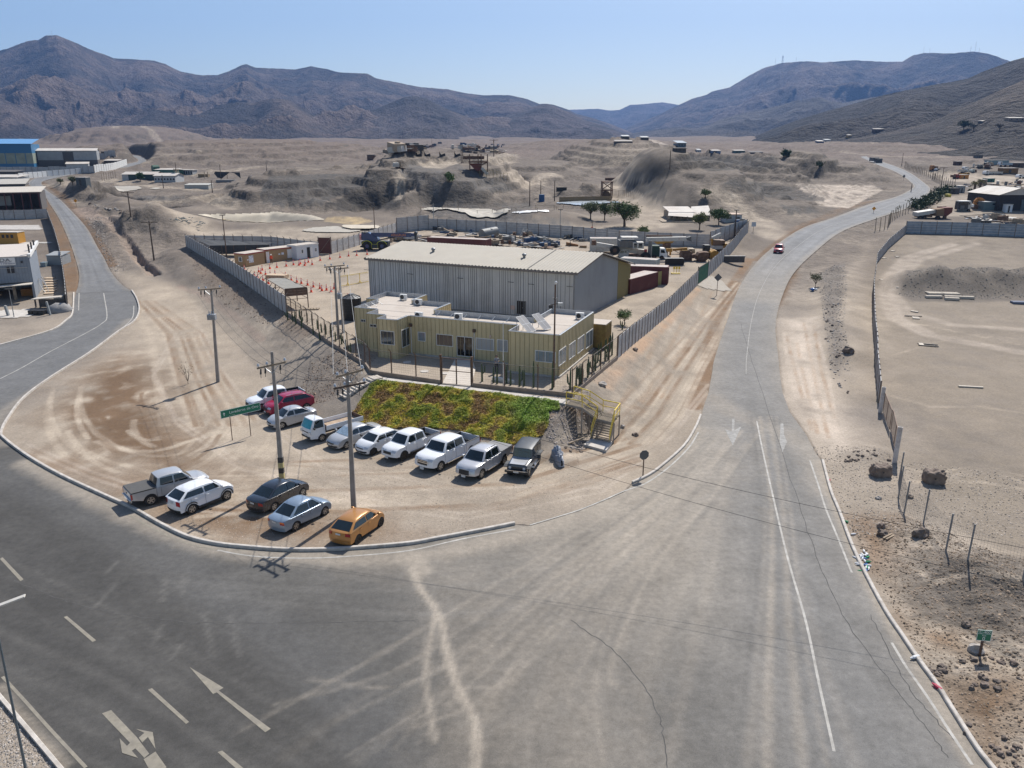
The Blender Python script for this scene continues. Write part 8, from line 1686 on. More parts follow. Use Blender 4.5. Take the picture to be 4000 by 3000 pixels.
# workshop with the LTDA. sign
gwk=mat('workshop_grey',(.24,.27,.31),.6,.1,var=.06,dirt=((.18,.17,.16),.3));q=house(C4,6.38,-620,905,1180,150,9,gwk,mat('pale_workshop_roof',(.56,.50,.44),.8,var=.06),'workshop','two storey grey workshop at the left edge with a white sign reading LTDA.','building','shed',.9,rz=.42,over=.1,opening=(.0,.96,.40))
kq=q.k
b=MB();x=0
while x < q.L: b.bx(x,x+.04,-.03,0,q.h*.40,q.h-.05);x += .4
b.build('sheet_rib',mat('sheet_groove2',(.17,.19,.22),.6),q.o)
q.box('sign_board',-620,555,155,335,-.12,-.05,white_p);
textmesh('LTDA.',100*kq,mat('sign_black',(.02,.015,.04),.5),'lettering',q.o,(q.X(-35),-.13,q.Z(243)),(R(90),0,0),ext=.01).scale=(1.62,1,1)
textmesh('AGRICULTURA Y MINERIA',44*kq,mat('sign_blue',(.05,.06,.16),.5),'lettering',q.o,(q.X(-330),-.13,q.Z(312)),(R(90),0,0),ext=.01).scale=(1.45,1,1)
q.box('sign_line',-400,460,252,262,-.135,-.12,mat('sign_blue',(.05,.06,.16),.5));q.box('pipe',-200,820,400,410,-.15,-.05,conc)
f=q.box('window',318,495,372,528,-.1,-.03,winm);q.box('window_bar',398,412,372,528,-.13,-.1,galv);q.box('wall_lamp',690,730,245,295,-.3,-.03,darkm)
b=MB();b.bar(q.P(0,800,-.9)-Vector((0,.9,0)),q.P(905,770,-.9)-Vector((0,.9,0)),1.8,.10);b.build('awning',mat('pale_sheet_roof',(.52,.47,.40),.8),q.o)
b=MB();b.bar((q.L+.05,-.1,q.h+.1),(q.L+.05,11,q.h+1.0),.35,.5);b.build('parapet',white_p,q.o)
for k in range(3): b=MB();b.bx(q.L-.1,q.L+.1,1.0+k*3,1.25+k*3,q.h,q.h+1.7);b.build('parapet_stub',darkm,q.o)
q.box('lintel_post',350,430,850,1200,.3,.5,wood);q.box('inner_crate',480,800,1000,1190,2.5,4.5,mat('orange_crate',(.33,.14,.03),.7));
q2=PX(C4,900,1410,6.38,'roofed_gate','dark timber shelter with a long pale roof beam beside the workshop yard','shelter');b=MB();b.bar(q2.P(880,1190,0),q2.P(1620,1130,0),1.6,.12);b.build('roof',mat('pale_sheet_roof',(.52,.47,.40),.8),q2.o)
for x in (900,1010,1640): q2.box('post',x-12,x+14,1180 if x < 1500 else 1100,1420 if x < 1500 else 1480,-.1,.12,brickd)
b=MB();b.bx(q2.X(1010),q2.X(1630),-.05,.0,q2.Z(1400),q2.Z(1200));b.build('panel',brickd,q2.o)
q2=PX(C4,780,1600,6.38,'steel_bins','row of black steel bins in front of the workshop','bins')
for k in range(3): q2.box('bin',700+k*130,820+k*130,1490,1600,0,1.0,black,.03)
q2=PX(C4,1240,1600,6.38,'gate_post','leaning grey gate post right of the black bins','post');q2.bar('post',(1215,1270),(1255,1600),0,.22,mat('pole_grey',(.25,.27,.28),.8));q2.box('cap',1205,1230,1262,1275,-.13,.13,conc)
q2=PX(C4,200,1620,6.38,'gate_post','thick leaning grey gate post at the left edge','post');q2.bar('post',(175,1365),(215,1640),0,.3,mat('pole_grey',(.25,.27,.28),.8));q2.box('cap',160,190,1358,1370,-.16,.16,conc)
q2=PX(C4,1500,1500,6.38,'gravel_heap','small grey gravel heap by the end of the long slab wall','heap');b=MB();b.ball((0,0,0),1.6,.75,14,7,jit=.12);b.build('heap',mat('gravel_grey',(.27,.26,.25),.95,bump=.6,scale=8),q2.o,smooth=60)
mast(C4(352,1655),C4(240,955),0,'thin grey street lamp with a small flat head in front of the workshop',polegrey,.05,'street_lamp','street lamp','lamp',gz=True)
slab('concrete_floor',[C4(-100,1520),C4(690,1470),C4(720,1640),C4(-100,1680)],None,.6,pavem)
q2=PX(C4,1075,400,6.38,'water_tank','square grey tank box beside the workshop wall','water tank');q2.box('tank',1010,1135,290,400,0,1.2,mat('tank_box',(.2,.25,.27),.5),.04);q2.box('stand',1030,1120,400,470,.2,1.0,darkm)
house(C4,6.38,1190,1560,350,130,3.0,corr,corr,'tin_shed','dark grey tin shed by the slab wall behind the workshop','shed','shed',.4,over=.1)
for k,(x,y,an_,lb) in enumerate(((1060,900,1.1,'upper leaning metal hoop frame beside the workshop wall'),(1110,1030,1.2,'lower leaning metal hoop frame beside the workshop wall'))):
 q2=PX(C4,x,y,6.38,'hoop_frame',lb,'frame');b=MB();n=16
 for j in range(n): t0,t1=2*math.pi*j/n,2*math.pi*(j+1)/n;f=lambda t: Vector((.9*math.cos(t)*.5+.5*math.sin(t)*-.9,0,1.0+1.2*math.sin(t)));b.cyl(f(t0),f(t1),.06,n=5)
 b.build('hoop',white_p,q2.o)
for k in range(7):
 q2=PX(C4,1280,690+k*62,6.38,'pallet','pale flat board in the stack of boards beside the long slab wall','boards',rz=.05*k,grp='boards beside the slab wall');q2.box('board',1125,1420-rg.randint(0,80),690+k*62-20,690+k*62,-.6,.6,mat('pale_boards',(.5,.38,.26),.85));q2.box('batten',1140,1170,690+k*62,690+k*62+6,-.5,.5,wood)
# ---- huts in the middle distance
wt=mat('whitewash',(.42,.43,.43),.8,var=.08,dirt=((.35,.3,.25),.25));teal=mat('teal_boards',(.07,.16,.13),.8,var=.15,wave=(2,'X',.5));
q=house(C8,3.687,295,750,252,158,9,mat('dark_teal',(.05,.08,.075),.85),tinr,'long_shed','long shed with a dark open front and white end below the green shed','shed','gable',1.0);q.box('end_wall',292,380,160,250,-.1,-.02,wt)
q=house(C8,3.687,752,1045,268,178,9,wt,tinr,'white_house','white shed with a row of seven small windows','house','gable',1.0,wins=7)
q=house(C8,3.687,760,1030,165,92,8,teal,tinr,'green_shed','long dark green corrugated shed above the white house','shed','shed',.4);house(C8,3.687,1035,1160,160,92,7,teal,tinr,'green_shed','short green shed with pale posts right of the long green shed','shed','flat',door=(.1,.3,.9));house(C8,3.687,1165,1295,155,95,6,corr,tinr,'tin_shed','small grey tin shed at the right end of the green sheds','shed','flat',wins=4,winy=(.1,.8))
q=PX(C8,745,118,3.687,'round_tank','dark green round tank with a white end beside the green shed','tank');b=MB();b.cyl((q.X(725),0,1.5),(q.X(790),2,1.5),1.7,n=16);b.build('shell',mat('tank_green',(.02,.09,.05),.6),q.o,smooth=40);b=MB();b.cyl((q.X(790),2,1.5),(q.X(794),2.1,1.5),1.5,n=16);b.build('end_cap',wt,q.o)
q=PX(C8,1065,260,3.687,'timber_tower','narrow timber tower beside the white house','tower');
for x in (1050,1085):
 for d in (0,1.6): q.box('post',x-3,x+3,80,262,d,d+.25,wood)
for y in (90,150,205): q.box('deck',1044,1090,y,y+8,-.1,2,wood)
q=house(A1,2.212,662,745,1605,1540,3,mat('dark_box',(.06,.075,.085),.7),tinr,'dark_cabin','dark grey box cabin beside the left road','cabin','flat',over=.08,door=(.3,.5,.8))
q=PX(C8,1700,240,3.687,'torn_tarpaulin','black torn tarpaulin hanging on posts above the concrete pit','tarpaulin');q.poly('sheet',[(1620,140),(1640,120),(1830,125),(1980,130),(1985,210),(1900,140),(1840,128),(1720,215),(1660,200)],0,.15,mat('black_net',(.05,.052,.055),.9))
for x in (1485,1530,1800): q.box('post',x-4,x+4,120,215,0,.4,wood)
q=house(C8,3.687,1640,1980,275,240,3,mat('pit_concrete',(.20,.20,.2),.9),mat('pit_concrete',(.20,.20,.2),.9),'concrete_pit','long low dark concrete block below the torn tarpaulin','concrete block','flat',over=.05);q=house(C8,3.687,1380,1520,195,155,2,mat('timber_wall',(.28,.2,.11),.9),wood,'timber_wall','low ochre timber retaining wall left of the torn tarpaulin','wall','flat',over=.05)
q=house(C8,3.687,1185,1520,358,310,5,mat('pale_concrete',(.42,.41,.37),.9,var=.1),mat('pale_concrete',(.42,.41,.37),.9),'concrete_trough','pale concrete trough with a slanting front in the middle left field','trough','shed',.4,over=.1);
def sheet_on_ground(zf,pts,label,m,name='plastic_sheet',lift=.2,cat='sheet'):
 o=drape(name,[G(*zf(*p)) for p in pts],m,lift,.6);return tag(o,label,cat)
pale_t=mat('pale_liner',(.37,.335,.275),.7,var=.12,scale=.6,dirt=((.36,.3,.23),.3),bump=.5);cream=mat('cream_liner',(.52,.45,.34),.7,var=.15,scale=.4,bump=.6);sandp=mat('pond_sand',(.50,.38,.19),.9,var=.2,scale=.3,dirt=((.55,.49,.37),.5))
sheet_on_ground(C8,[(175,330),(500,328),(555,362),(190,356)],'flat pale sheet roof lying at ground level in the left field',pale_t)
sheet_on_ground(C8,[(700,365),(780,345),(850,360),(760,372)],'crumpled white plastic sheet at the dirt road',pale_t);sheet_on_ground(A6,[(1330,285),(1450,255),(1700,240),(1760,262),(1950,285),(1800,305),(1500,300)],'flat pale liner sheet of the smaller pond behind the yard wall',pale_t)
sheet_on_ground(A6,[(1770,240),(1900,240),(2150,245),(2150,272),(1900,278),(1790,262)],'narrow cream liner rim right of the smaller pond',cream,lift=.5)
# the lined pond: rim of liner falling into a sandy floor
o=drape('settling_pond',PONDP,cream,.12,.6);tag(o,'large lined pond with cream sides and yellow sand behind the yard wall','pond')
f=drape('floor',GBL(ZL(A6,(470,165),(560,152),(850,146),(980,150),(1130,160),(1160,180),(1060,192),(940,198),(640,188),(520,178))),sandp,.2,.6);f.parent=o
# mesh of white ponds behind the back wall with a post rail
def stake_fence(zf,pts,h,step,label,m=wood,rails=1,name='stake_fence',r=.06):
 P=[G(*zf(*p)) for p in pts];q_=resample([(p.x,p.y) for p in P],step);z0=H1(*q_[0]);o=empty(name,(q_[0][0],q_[0][1],z0),0,label,'fence');b=MB();rgl=random.Random(len(q_));tops=[]
 for i,p in enumerate(q_[:100]): z=H1(*p)-z0;hh=h*rgl.uniform(.85,1.1);t_=(p[0]-q_[0][0]+rgl.uniform(-.1,.1),p[1]-q_[0][1],z+hh);s=MB();s.cyl((p[0]-q_[0][0],p[1]-q_[0][1],z-.3),t_,r,n=5);s.build('stake',m,o);tops.append(t_)
 for k in range(rails):
  for a_,c_ in zip(tops,tops[1:]): f=.97-.4*k;b.bar((a_[0],a_[1],a_[2]-h*(1-f)),(c_[0],c_[1],c_[2]-h*(1-f)),.03+r*.4)
 if rails: b.build('rail',m,o)
 return o
stake_fence(A8,[(0,318),(90,310),(250,300),(400,300),(490,285)],1.3,6,'post and rail fence along the white pond behind the back wall');stake_fence(A7,[(950,70),(1240,78),(1670,100),(2000,95),(2212,85)],1.4,6,'post and rail fence along the long pale liner above the back wall')
sheet_on_ground(A7,[(955,62),(1050,42),(1300,52),(1700,62),(1900,66),(1880,98),(1400,90),(1100,76)],'long crumpled pale liner above the corner of the back wall',pale_t,lift=.4);sheet_on_ground(A8,[(0,322),(200,312),(340,305),(350,318),(100,330)],'thin white liner strip left of the trees',white_p)
sheet_on_ground(A8,[(430,235),(620,220),(900,215),(1030,235),(850,242),(560,245)],'flat pale blue water sheet of the upper pond left of the trees',mat('pond_water',(.42,.45,.46),.2),lift=.3)
precast_wall([G(*A8(455,215))[:2],G(*A8(700,208))[:2],G(*A8(955,203))[:2]],1.4,'long low timber edge of the upper pond',3.0,0,rows=2,m=mat('timber_wall',(.28,.2,.11),.9),pm=wood)
q=PX(A8,912,185,2.4578,'ore_tower','rusty steel tower with a round screen drum above the ponds','tower')
for x in (868,958):
 for d in (0,3.5): q.box('leg',x-4,x+4,30,190,d,d+.5,mrust)
for y in (32,108): q.box('beam',862,965,y,y+8,-.2,4.0,mrust)
q.bar('brace',(868,100),(955,40),0,.25,mrust);q.bar('brace',(868,40),(955,100),0,.25,mrust);b=MB();c=q.P(908,155);b.cyl((c.x,.3,c.z),(c.x,3.4,c.z),36*q.k,n=18);b.build('drum',mat('drum_brown',(.12,.08,.05),.9),q.o)
q.box('drum_rim',870,950,108,116,.2,3.6,mrust);stake_fence(A8,[(965,150),(1060,155),(1170,190)],2.0,2.2,'wooden railing on the curved pond edge beside the rusty tower');q=PX(A8,285,215,2.4578,'barrel','blue barrel at the left end of the upper pond','barrel');b=MB();b.cyl((0,0,0),(0,0,2.2),.9,n=12);b.cyl((0,0,.7),(0,0,.8),.95,n=12);b.build('shell',mat('blue_barrel',(.02,.08,.2),.5),q.o)
q=PX(A8,475,115,2.4578,'dark_screen','dark net screen between two posts on the pond slope','screen');q.box('net',428,522,80,120,0,.2,black);q.box('post',425,430,75,125,-.1,.3,wood);q.box('post',520,525,75,125,-.1,.3,wood)
q=PX(A3,860,1560,2.212,'pipe_section','big rusty pipe lying on the upper track','pipe');b=MB();b.cyl((q.X(808),0,13*q.k),(q.X(925),1.5,13*q.k),11*q.k,n=16);b.build('shell',mrust,q.o,smooth=40);q.box('stand',840,860,1550,1565,0,2,mrust)
q=PX(A8,770,488,2.4578,'post_box','small orange red box on a post behind the back wall','post box');q.box('box',761,779,458,486,0,.5,mat('orange_box',(.45,.1,.03),.6),.03);q.box('post',768,773,410,460,.1,.3,wood)
# porch house and huts to the right
q=house(A8,2.4578,1515,1740,392,322,9,mat('mud_wall',(.30,.24,.17),.9,var=.15,dirt=((.45,.42,.38),.5)),tinr,'porch_house','low house with a long porch and a pale sheet roof beyond the back wall','house','shed',.8,wins=5,winy=(.3,.75),over=.3)
b=MB();b.add([(q.X(1468)-.0,-4.0,q.h-.5),(q.X(1700),-4.0,q.h-.95),(q.X(1740),.0,q.h+.05),(q.X(1500),0,q.h+.05)],[(0,1,2,3)]);b.build('porch_roof',tinr,q.o)
for x in (1472,1520,1590,1650,1700): b=MB();b.bx(q.X(x)-.08,q.X(x)+.08,-3.9,-3.75,-.5,q.h-.7);b.build('porch_post',wood,q.o)
b=MB();b.bx(q.X(1410),q.X(1740),-5.2,-.1,-1.3,.05);b.build('terrace',mat('stone_terrace',(.33,.27,.2),.9,var=.2),q.o);b=MB();b.add([(q.X(1700),-1,q.h-.9),(q.X(1900),-1,q.h-.6),(q.X(1945),9,q.h+1.2),(q.X(1780),9,q.h+.9)],[(0,1,2,3)]);b.build('side_roof',tinr,q.o);b=MB();b.bx(q.X(1745),q.X(1900),1,7,-.8,q.h-.9);b.build('side_wall',brickd,q.o)
q=house(A8,2.4578,2045,2200,418,345,5,wt,mat('rusty_roof',(.45,.33,.25),.8),'white_hut','white hut with a flat roof right of the porch house','hut','flat',over=.15,wins=2,winy=(.5,.7))
q.box('awning',2150,2220,378,410,-1.2,0,mat('grey_canvas',(.25,.24,.21),.9));q=PX(C6,1047,568,2.765,'barrel','blue barrel in front of the white hut','barrel');b=MB();b.cyl((0,0,0),(0,0,1.7),.65,n=12);b.cyl((0,0,.5),(0,0,.6),.7,n=12);b.build('shell',mat('blue_barrel',(.02,.08,.2),.5),q.o)
back_sign(C6(1077,600),C6(0,572)[1],'small round red sign near the far wall corner',12,.45,0,0,m=mat('red_part',(.3,.03,.03),.6))
tag(slab('gate_apron',[A8(1780,1022),A8(1855,950),A8(1960,952),A8(2040,1010),A8(2092,1066)],None,.5,mat('dusty_apron',(.36,.32,.27),.9,var=.1,dirt=((.3,.25,.19),.5))),kind='structure')
q=PX(A8,2035,790,2.4578,'culvert_wall','low dark concrete culvert wall beside the wall corner','wall');q.box('wall',2030,2230,742,800,0,.4,brickd);q.box('cap',2028,2235,736,744,-.1,.5,conc)
# scrap heap on the skyline
rg=random.Random(77)
for (poly,n,wh_,s_) in (([(1060,1335),(1300,1290),(1600,1235),(1650,1260),(1400,1300),(1200,1330)],75,'in the long scrap bank on the hill',2.4),([(1640,1290),(1840,1275),(2000,1265),(2180,1310),(2120,1335),(1900,1330),(1760,1290)],85,'in the bright scrap field on the hilltop',2.3),([(2020,1250),(2140,1250),(2130,1275),(2020,1270)],12,'in the dark heap at the right end of the hilltop',1.6),([(1180,1470),(1250,1430),(1270,1450),(1210,1480)],6,'on the slope left of the sorting yard',1.5)):
 scatter(A2,poly,n,wh_,'scrap '+wh_,s_)
q=PX(A2,1920,1500,2.212,'ore_hopper','rusty ore hopper with timber frame and red sides on the hill','hopper')
q.poly('bin',[(1845,1420),(1940,1420),(1945,1480),(1900,1475)],0,4,mat('red_rust',(.16,.05,.035),.8));q.box('conveyor',1795,1970,1360,1385,1,3,mrust);q.box('deck',1840,2000,1400,1412,-.5,4.5,mrust)
for x in (1850,1920,1945,1998): q.box('leg',x-4,x+4,1345,1500,.2,.9,mrust)
q.bar('chute',(1950,1455),(1998,1505),0,.9,mwhite);q.bar('brace',(1925,1440),(1995,1410),-.2,.4,mrust)
for k,(x,y) in enumerate(((1400,1345),(1475,1345),(1605,1345),(1735,1345))):
 q=PX(A2,x,y+8,2.212,'dark_tip','dark curved tarpaulin wall on the sorting yard above the slope','tarpaulin',grp='dark tarpaulin walls on the hill');q.poly('sheet',[(x-20,y+8),(x-18,y-28),(x-5,y-8),(x+28,y-18),(x+32,y+8)],0,.4,black);q.box('post',x-21,x-17,y-34,y+8,-.1,.5,wood)
q=PX(A2,995,1385,2.212,'rusty_tank','big dark rusty open bin on the left shoulder of the hill','bin');q.poly('shell',[(962,1385),(962,1345),(985,1342),(1030,1350),(1000,1382)],0,4,mrust);q.box('rim',960,1032,1341,1346,-.2,4.2,darkm)
stake_fence(A2,[(1935,1525),(2050,1535),(2170,1550)],2.2,2.4,'yellowish stake fence below the ore hopper',m=mat('cane',(.33,.27,.12),.9))
# far sheds in the valley
for (x0,x1,yb,yt,lb,wm,rm) in ((820,885,1200,1182,'dark blue shed at the left of the far valley camp',mat('blue_shed',(.04,.08,.16),.7),tinr),(955,1010,1196,1180,'far shed with a bright roof in the valley camp',brickd,wt),(1120,1178,1208,1190,'far pale roofed shed right of the valley camp',brickd,wt),(895,1035,1240,1224,'long dark shed below the valley camp',brickd,tinr),(478,522,1198,1180,'small dark hut on the plain left of the valley camp',brickd,brickd),
(1433,1500,1268,1240,'dark shed with a blue grey roof beyond the right hill',mat('blue_grey_w',(.12,.16,.2),.7),mat('bluegrey_r',(.2,.25,.3),.7)),(1403,1500,1308,1285,'low brown shed in the far right yard',brickd,brickd),(1605,1632,1318,1298,'small white hut in the far right yard',wt,wt),(1730,1800,1322,1306,'long blue and white stall in the far right yard',mat('mix_stall',(.2,.25,.35),.7,var=.5,scale=.3),tinr),(1925,2010,1325,1305,'dark green stall row in the far right yard',mat('green_stall',(.06,.11,.09),.7),tinr),(2060,2165,1330,1318,'long low dark shed at the end of the far right yard',brickd,brickd)):
 house(A3,2.212,x0,x1,yb,yt,8,wm,mat('far_roof',(.28,.25,.22),.8) if rm is tinr else rm,'far_shed',lb,'shed','shed',.8,wins=3,over=.3)
# ---------------------------------------------------------------- right side yard
q=house(C7,5.183,1315,2100,1372,1062,16,mat('black_shed',(.035,.03,.028),.85,var=.25,scale=.5),tinr,'dark_barn','large dark brown barn at the right edge','barn','gablex',2.0,over=.3);q.box('door',1770,1860,1150,1360,-.1,0,mat('grey_door',(.08,.11,.12),.7))
q=house(C7,5.183,1040,1500,1360,1200,3,mat('teal_box',(.10,.15,.165),.6,var=.06,wave=(4,'X',.3)),wt,'long_cabin','long grey teal cabin with a white roof edge in front of the barn','cabin','flat',over=.12);q.box('window',1205,1270,1222,1252,-.08,-.01,winm)
q=house(C7,5.183,1485,1615,1400,1250,1.6,mat('white_cabin',(.62,.64,.66),.6),tinr,'white_cubicle','narrow white cubicle beside the teal cabin','cubicle','flat',over=.1,door=(.35,.6,.85))
def truck_px(zf,s,x0,x1,yb,yt,label,cabm,bedm,name='truck',cab_w=.25,left=True,cat='truck',bedh=.6,dp=2.4):
 q=PX(zf,x0,yb,s,name,label,cat);L=q.X(x1);h=q.Z(yt);cw=L*cab_w;r_=min(.55,h*.2)
 c0,c1=(0,cw) if left else (L-cw,L);b0,b1=(cw+.15,L) if left else (0,L-cw-.15)
 b=MB();b.side([(c0,r_),(c0,h*.6),(c0+(.25*cw if left else 0),h*.98),(c1-(0 if left else .25*cw),h*.98),(c1,h*.6),(c1,r_)],0,dp);b.build('cab',cabm,q.o,bevel=.05)
 b=MB();b.bx(c0+cw*.25,c1-cw*.25,-.03,0,h*.6,h*.88);b.build('window',carglass,q.o);b=MB();b.bx(b0,b1,0,dp,r_*1.5,h*bedh);b.bx(b0-.05,b1+.05,-.05,dp+.05,h*bedh-.12,h*bedh);b.build('bed',bedm,q.o)
 for x in ((c0+c1)/2,b0+(b1-b0)*.3,b0+(b1-b0)*.8):
  b=MB();b.cyl((x,-.05,r_),(x,.35,r_),r_,n=12);b.cyl((x,-.07,r_),(x,-.05,r_),r_*.4,n=8,mi=1);b.build('wheel',[tyre_m,mrust],q.o)
 return q
q=PX(C7,600,1380,5.183,'heavy_truck','dark heavy truck with a white sleeper cab facing the camera','truck');q.box('cab',530,720,1185,1345,0,2.2,darkm,.1);q.box('windscreen',545,715,1200,1245,-.06,-.01,carglass);q.box('grille',560,640,1265,1330,-.1,-.02,mgrey);q.poly('sleeper',[(670,1330),(700,1240),(760,1180),(790,1210),(780,1340)],.2,2.2,mwhite);q.box('roof',550,760,1175,1190,0,2.2,white_p);q.box('bumper',512,690,1335,1372,-.2,.2,mgrey);q.box('tank',745,850,1240,1300,.5,2,white_p,.1)
for x in (545,665,735): q.wheel(x,1365,.5,-.15)
for x in (508,725): q.box('mirror',x,x+14,1210,1245,-.2,0,darkm)
q=PX(C7,960,1330,5.183,'excavator','orange excavator arm arched behind the heavy truck','excavator')
b=MB();A_=[q.P(905,1290,1),q.P(890,1200,1),q.P(940,1135,1),q.P(1000,1145,1),q.P(1060,1185,1)]
for a_,c_ in zip(A_,A_[1:]): b.bar(a_,c_,.6,.9)
b.build('boom',mat('digger_orange',(.42,.17,.03),.6,dirt=((.2,.12,.06),.3)),q.o);q.box('body',870,950,1250,1330,.3,2.5,mrust,.1);q.box('counterweight',935,1030,1280,1330,.4,2.4,mgrey,.1);q.poly('bucket',[(1040,1190),(1075,1185),(1070,1240),(1035,1225)],.5,1.5,mrust)
q=truck_px(B5,2.212,1290,1460,342,262,'white and blue flatbed truck bed beyond the right wall',mwhite,mwhite,cab_w=.0001,bedh=.75) if False else PX(B5,1320,342,2.212,'flatbed_trailer','white flatbed trailer body beyond the right lot wall','trailer')
q.poly('bed',[(1292,322),(1290,290),(1470,262),(1480,288)],0,3,mwhite);q.box('chassis',1300,1420,312,330,.3,2.6,mrust);q.wheel(1315,335,.6,0);q.wheel(1350,335,.6,0)
q=PX(B5,1480,345,2.212,'dump_body','brown open dump truck body standing right of the white trailer','dump body');q.poly('body',[(1452,322),(1450,265),(1510,258),(1515,322)],0,3.5,mat('tan_rust',(.22,.14,.08),.9));q.poly('side',[(1515,322),(1512,252),(1590,250),(1588,292),(1552,320)],.5,3.8,mat('red_rust',(.16,.05,.035),.8));q.poly('far_side',[(1515,262),(1510,248),(1590,246),(1588,256)],3.8,4.0,darkm);q.wheel(1468,340,.7,0);q.box('leg',1525,1548,318,345,.5,1.2,mrust)
q=PX(B5,1567,155,2.212,'yellow_cube','small bright yellow machine body on the dirt yard','machine');q.box('body',1553,1582,130,153,0,2,mat('bright_yellow',(.6,.5,.06),.6),.1);q.box('base',1556,1584,150,158,.2,1.8,darkm)
for (x0,x1,yb,yt,m_,lb) in ((330,545,1025,920,brickd,'dark open-fronted block shed by the hedge end'),(545,660,1000,875,corr,'grey sheet shed beside the palms'),(575,735,720,645,mat('orange_bin',(.45,.2,.04),.7),'orange tipping bin in the machinery park'),(1130,1265,785,718,mat('green_bin',(.02,.11,.08),.7),'dark green bin behind the palms'),(1430,1730,600,510,mat('brown_bin',(.20,.11,.04),.8),'long brown cargo box at the right of the machinery park'),(1040,1110,830,745,mat('tan_bin',(.3,.2,.15),.8),'tan box behind the right palm'),(905,1025,300,245,brickd,'dark shed on the slope above the machinery park'),(1150,1540,440,350,mat('glass_blue',(.18,.25,.27),.5),'long pale blue shed with a dark roof in the machinery park'),(1660,1860,480,405,mat('brown_dark',(.08,.05,.04),.8),'dark brown box at the right end of the machinery park'),(510,605,450,375,mat('brown_dark',(.08,.05,.04),.8),'dark box on legs at the left of the machinery park')):
 house(C7,5.183,x0,x1,yb,yt,4,m_,tinr if m_ not in (brickd,) else brickd,'yard_box',lb,'shed','flat',over=.12,door=(.4,.55,.7))
for (x0,x1,yb,yt,cm,bm,lb,cw,left) in ((570,745,605,520,white_p,mwhite,'white box van in the machinery park',.3,False),(1370,1620,470,380,white_p,mat('bus_pale',(.35,.42,.46),.5),'pale blue bus in the machinery park',.2,True),(1075,1420,640,560,white_p,mwhite,'white truck with a long trailer in the machinery park',.22,True),(1745,1900,712,632,white_p,white_p,'white pickup at the right edge of the machinery park',.5,True),(425,550,722,628,mat('tractor_red',(.28,.03,.02),.6),mrust,'small red tractor in the machinery park',.5,False),(-10,110,560,450,mat('digger_orange',(.42,.17,.03),.6),mrust,'orange dump truck at the left of the machinery park',.4,True),(805,900,590,525,mat('pale_cab',(.5,.52,.45),.6),mrust,'pale rounded truck cab in the middle of the machinery park',.6,True),(590,760,650,595,myel,myel,'yellow grader in the machinery park',.3,False),(660,750,520,475,white_p,white_p,'white car in the machinery park',.5,True),(90,165,555,505,white_p,mgrey,'grey and white car left in the machinery park',.4,True)):
 truck_px(C7,5.183,x0,x1,yb,yt,lb,cm,bm,cab_w=cw,left=left,name='parked_machine',cat='vehicle',bedh=.8)
q=PX(A4,955,1412,2.212,'heavy_truck','dark heavy truck coming down the far road','truck');q.box('cab',935,985,1372,1402,0,3,darkm,.15);q.box('windscreen',940,980,1378,1386,-.1,0,mgrey);q.box('load',930,978,1365,1395,3.2,9,mgrey,.1);q.box('bumper',934,985,1400,1410,-.2,.5,mgrey)
for x in (942,978): q.wheel(x,1408,.6,-.1)
rg=random.Random(5)
scatter(C7,[(720,1600),(740,1480),(1000,1440),(1400,1460),(1700,1560),(1860,1590),(1860,1650),(900,1650)],46,'in the timber and steel heap behind the right lot wall','scrap behind the right lot wall',1.2,['plank','plank','pipe','beam','sheet','crate'])
scatter(C7,[(600,880),(700,800),(1300,810),(1800,800),(1860,900),(1300,900),(1000,880)],34,'in the clutter around the palms','clutter around the palms',1.6);scatter(C7,[(780,480),(1050,430),(1350,470),(1300,510),(900,510)],22,'between the machines of the right yard','clutter in the machinery park',1.5)
q=PX(C7,1300,960,5.183,'beam_frame','long dark beam raised on two supports in the right yard','beam');q.box('beam',1040,1540,940,962,0,.5,darkm);q.bar('support',(1040,950),(985,1000),0,.3,wood);q.box('support',1345,1400,960,1000,0,.6,mrust)
slab('concrete_floor',[C7(1080,930),C7(1250,870),C7(1480,870),C7(1450,935)],None,.6,conc)
stake_fence(C7,[(0,1110),(180,1000),(330,960)],3.0,2.6,'stake fence along the hedge of the right yard',r=.10,rails=0);stake_fence(C7,[(0,740),(180,830),(450,900)],3.2,2.6,'stake fence above the road bend',r=.10,rails=0);stake_fence(B5,[(925,450),(1030,425),(1060,370),(1130,320),(1210,290)],3.0,3.0,'broken stake fence between the road and the right lot',r=.09,rails=0);stake_fence(A5,[(1035,185),(1150,200)],3,1.6,'short stake fence at the top of the left track',r=.08,rails=0);stake_fence(C8,[(0,250),(190,195)],3.5,2.4,'stake fence beside the far left road',r=.09,rails=0);stake_fence(A4,[(1180,1450),(1330,1510),(1500,1570)],3,4,'dark stake fence above the road at the machinery park',r=.12,rails=0)
# houses on the hillside terrace
for (x0,x1,yb,yt,lb,m_) in ((1850,1975,1062,1048,'long dark roofed house on the hillside terrace',brickd),(2080,2212,1045,1022,'pale house at the right end of the hillside terrace',mat('tan_house',(.3,.22,.16),.8)),(915,1010,1148,1118,'rusty brown shed on the foot of the hillside',mrust),(430,480,1235,1222,'small blue roofed hut at the foot of the hillside',mat('blue_shed',(.04,.08,.16),.7)),(495,540,1222,1210,'small pale roofed hut beside the blue one',wt),(690,720,1195,1170,'small yellow and dark machine shed on the foot of the hillside',myel)):
 house(A4,2.212,x0,x1,yb,yt,7,m_,tinr if m_ is not wt else wt,'hillside_house',lb,'house','shed',.8,wins=3,over=.3)
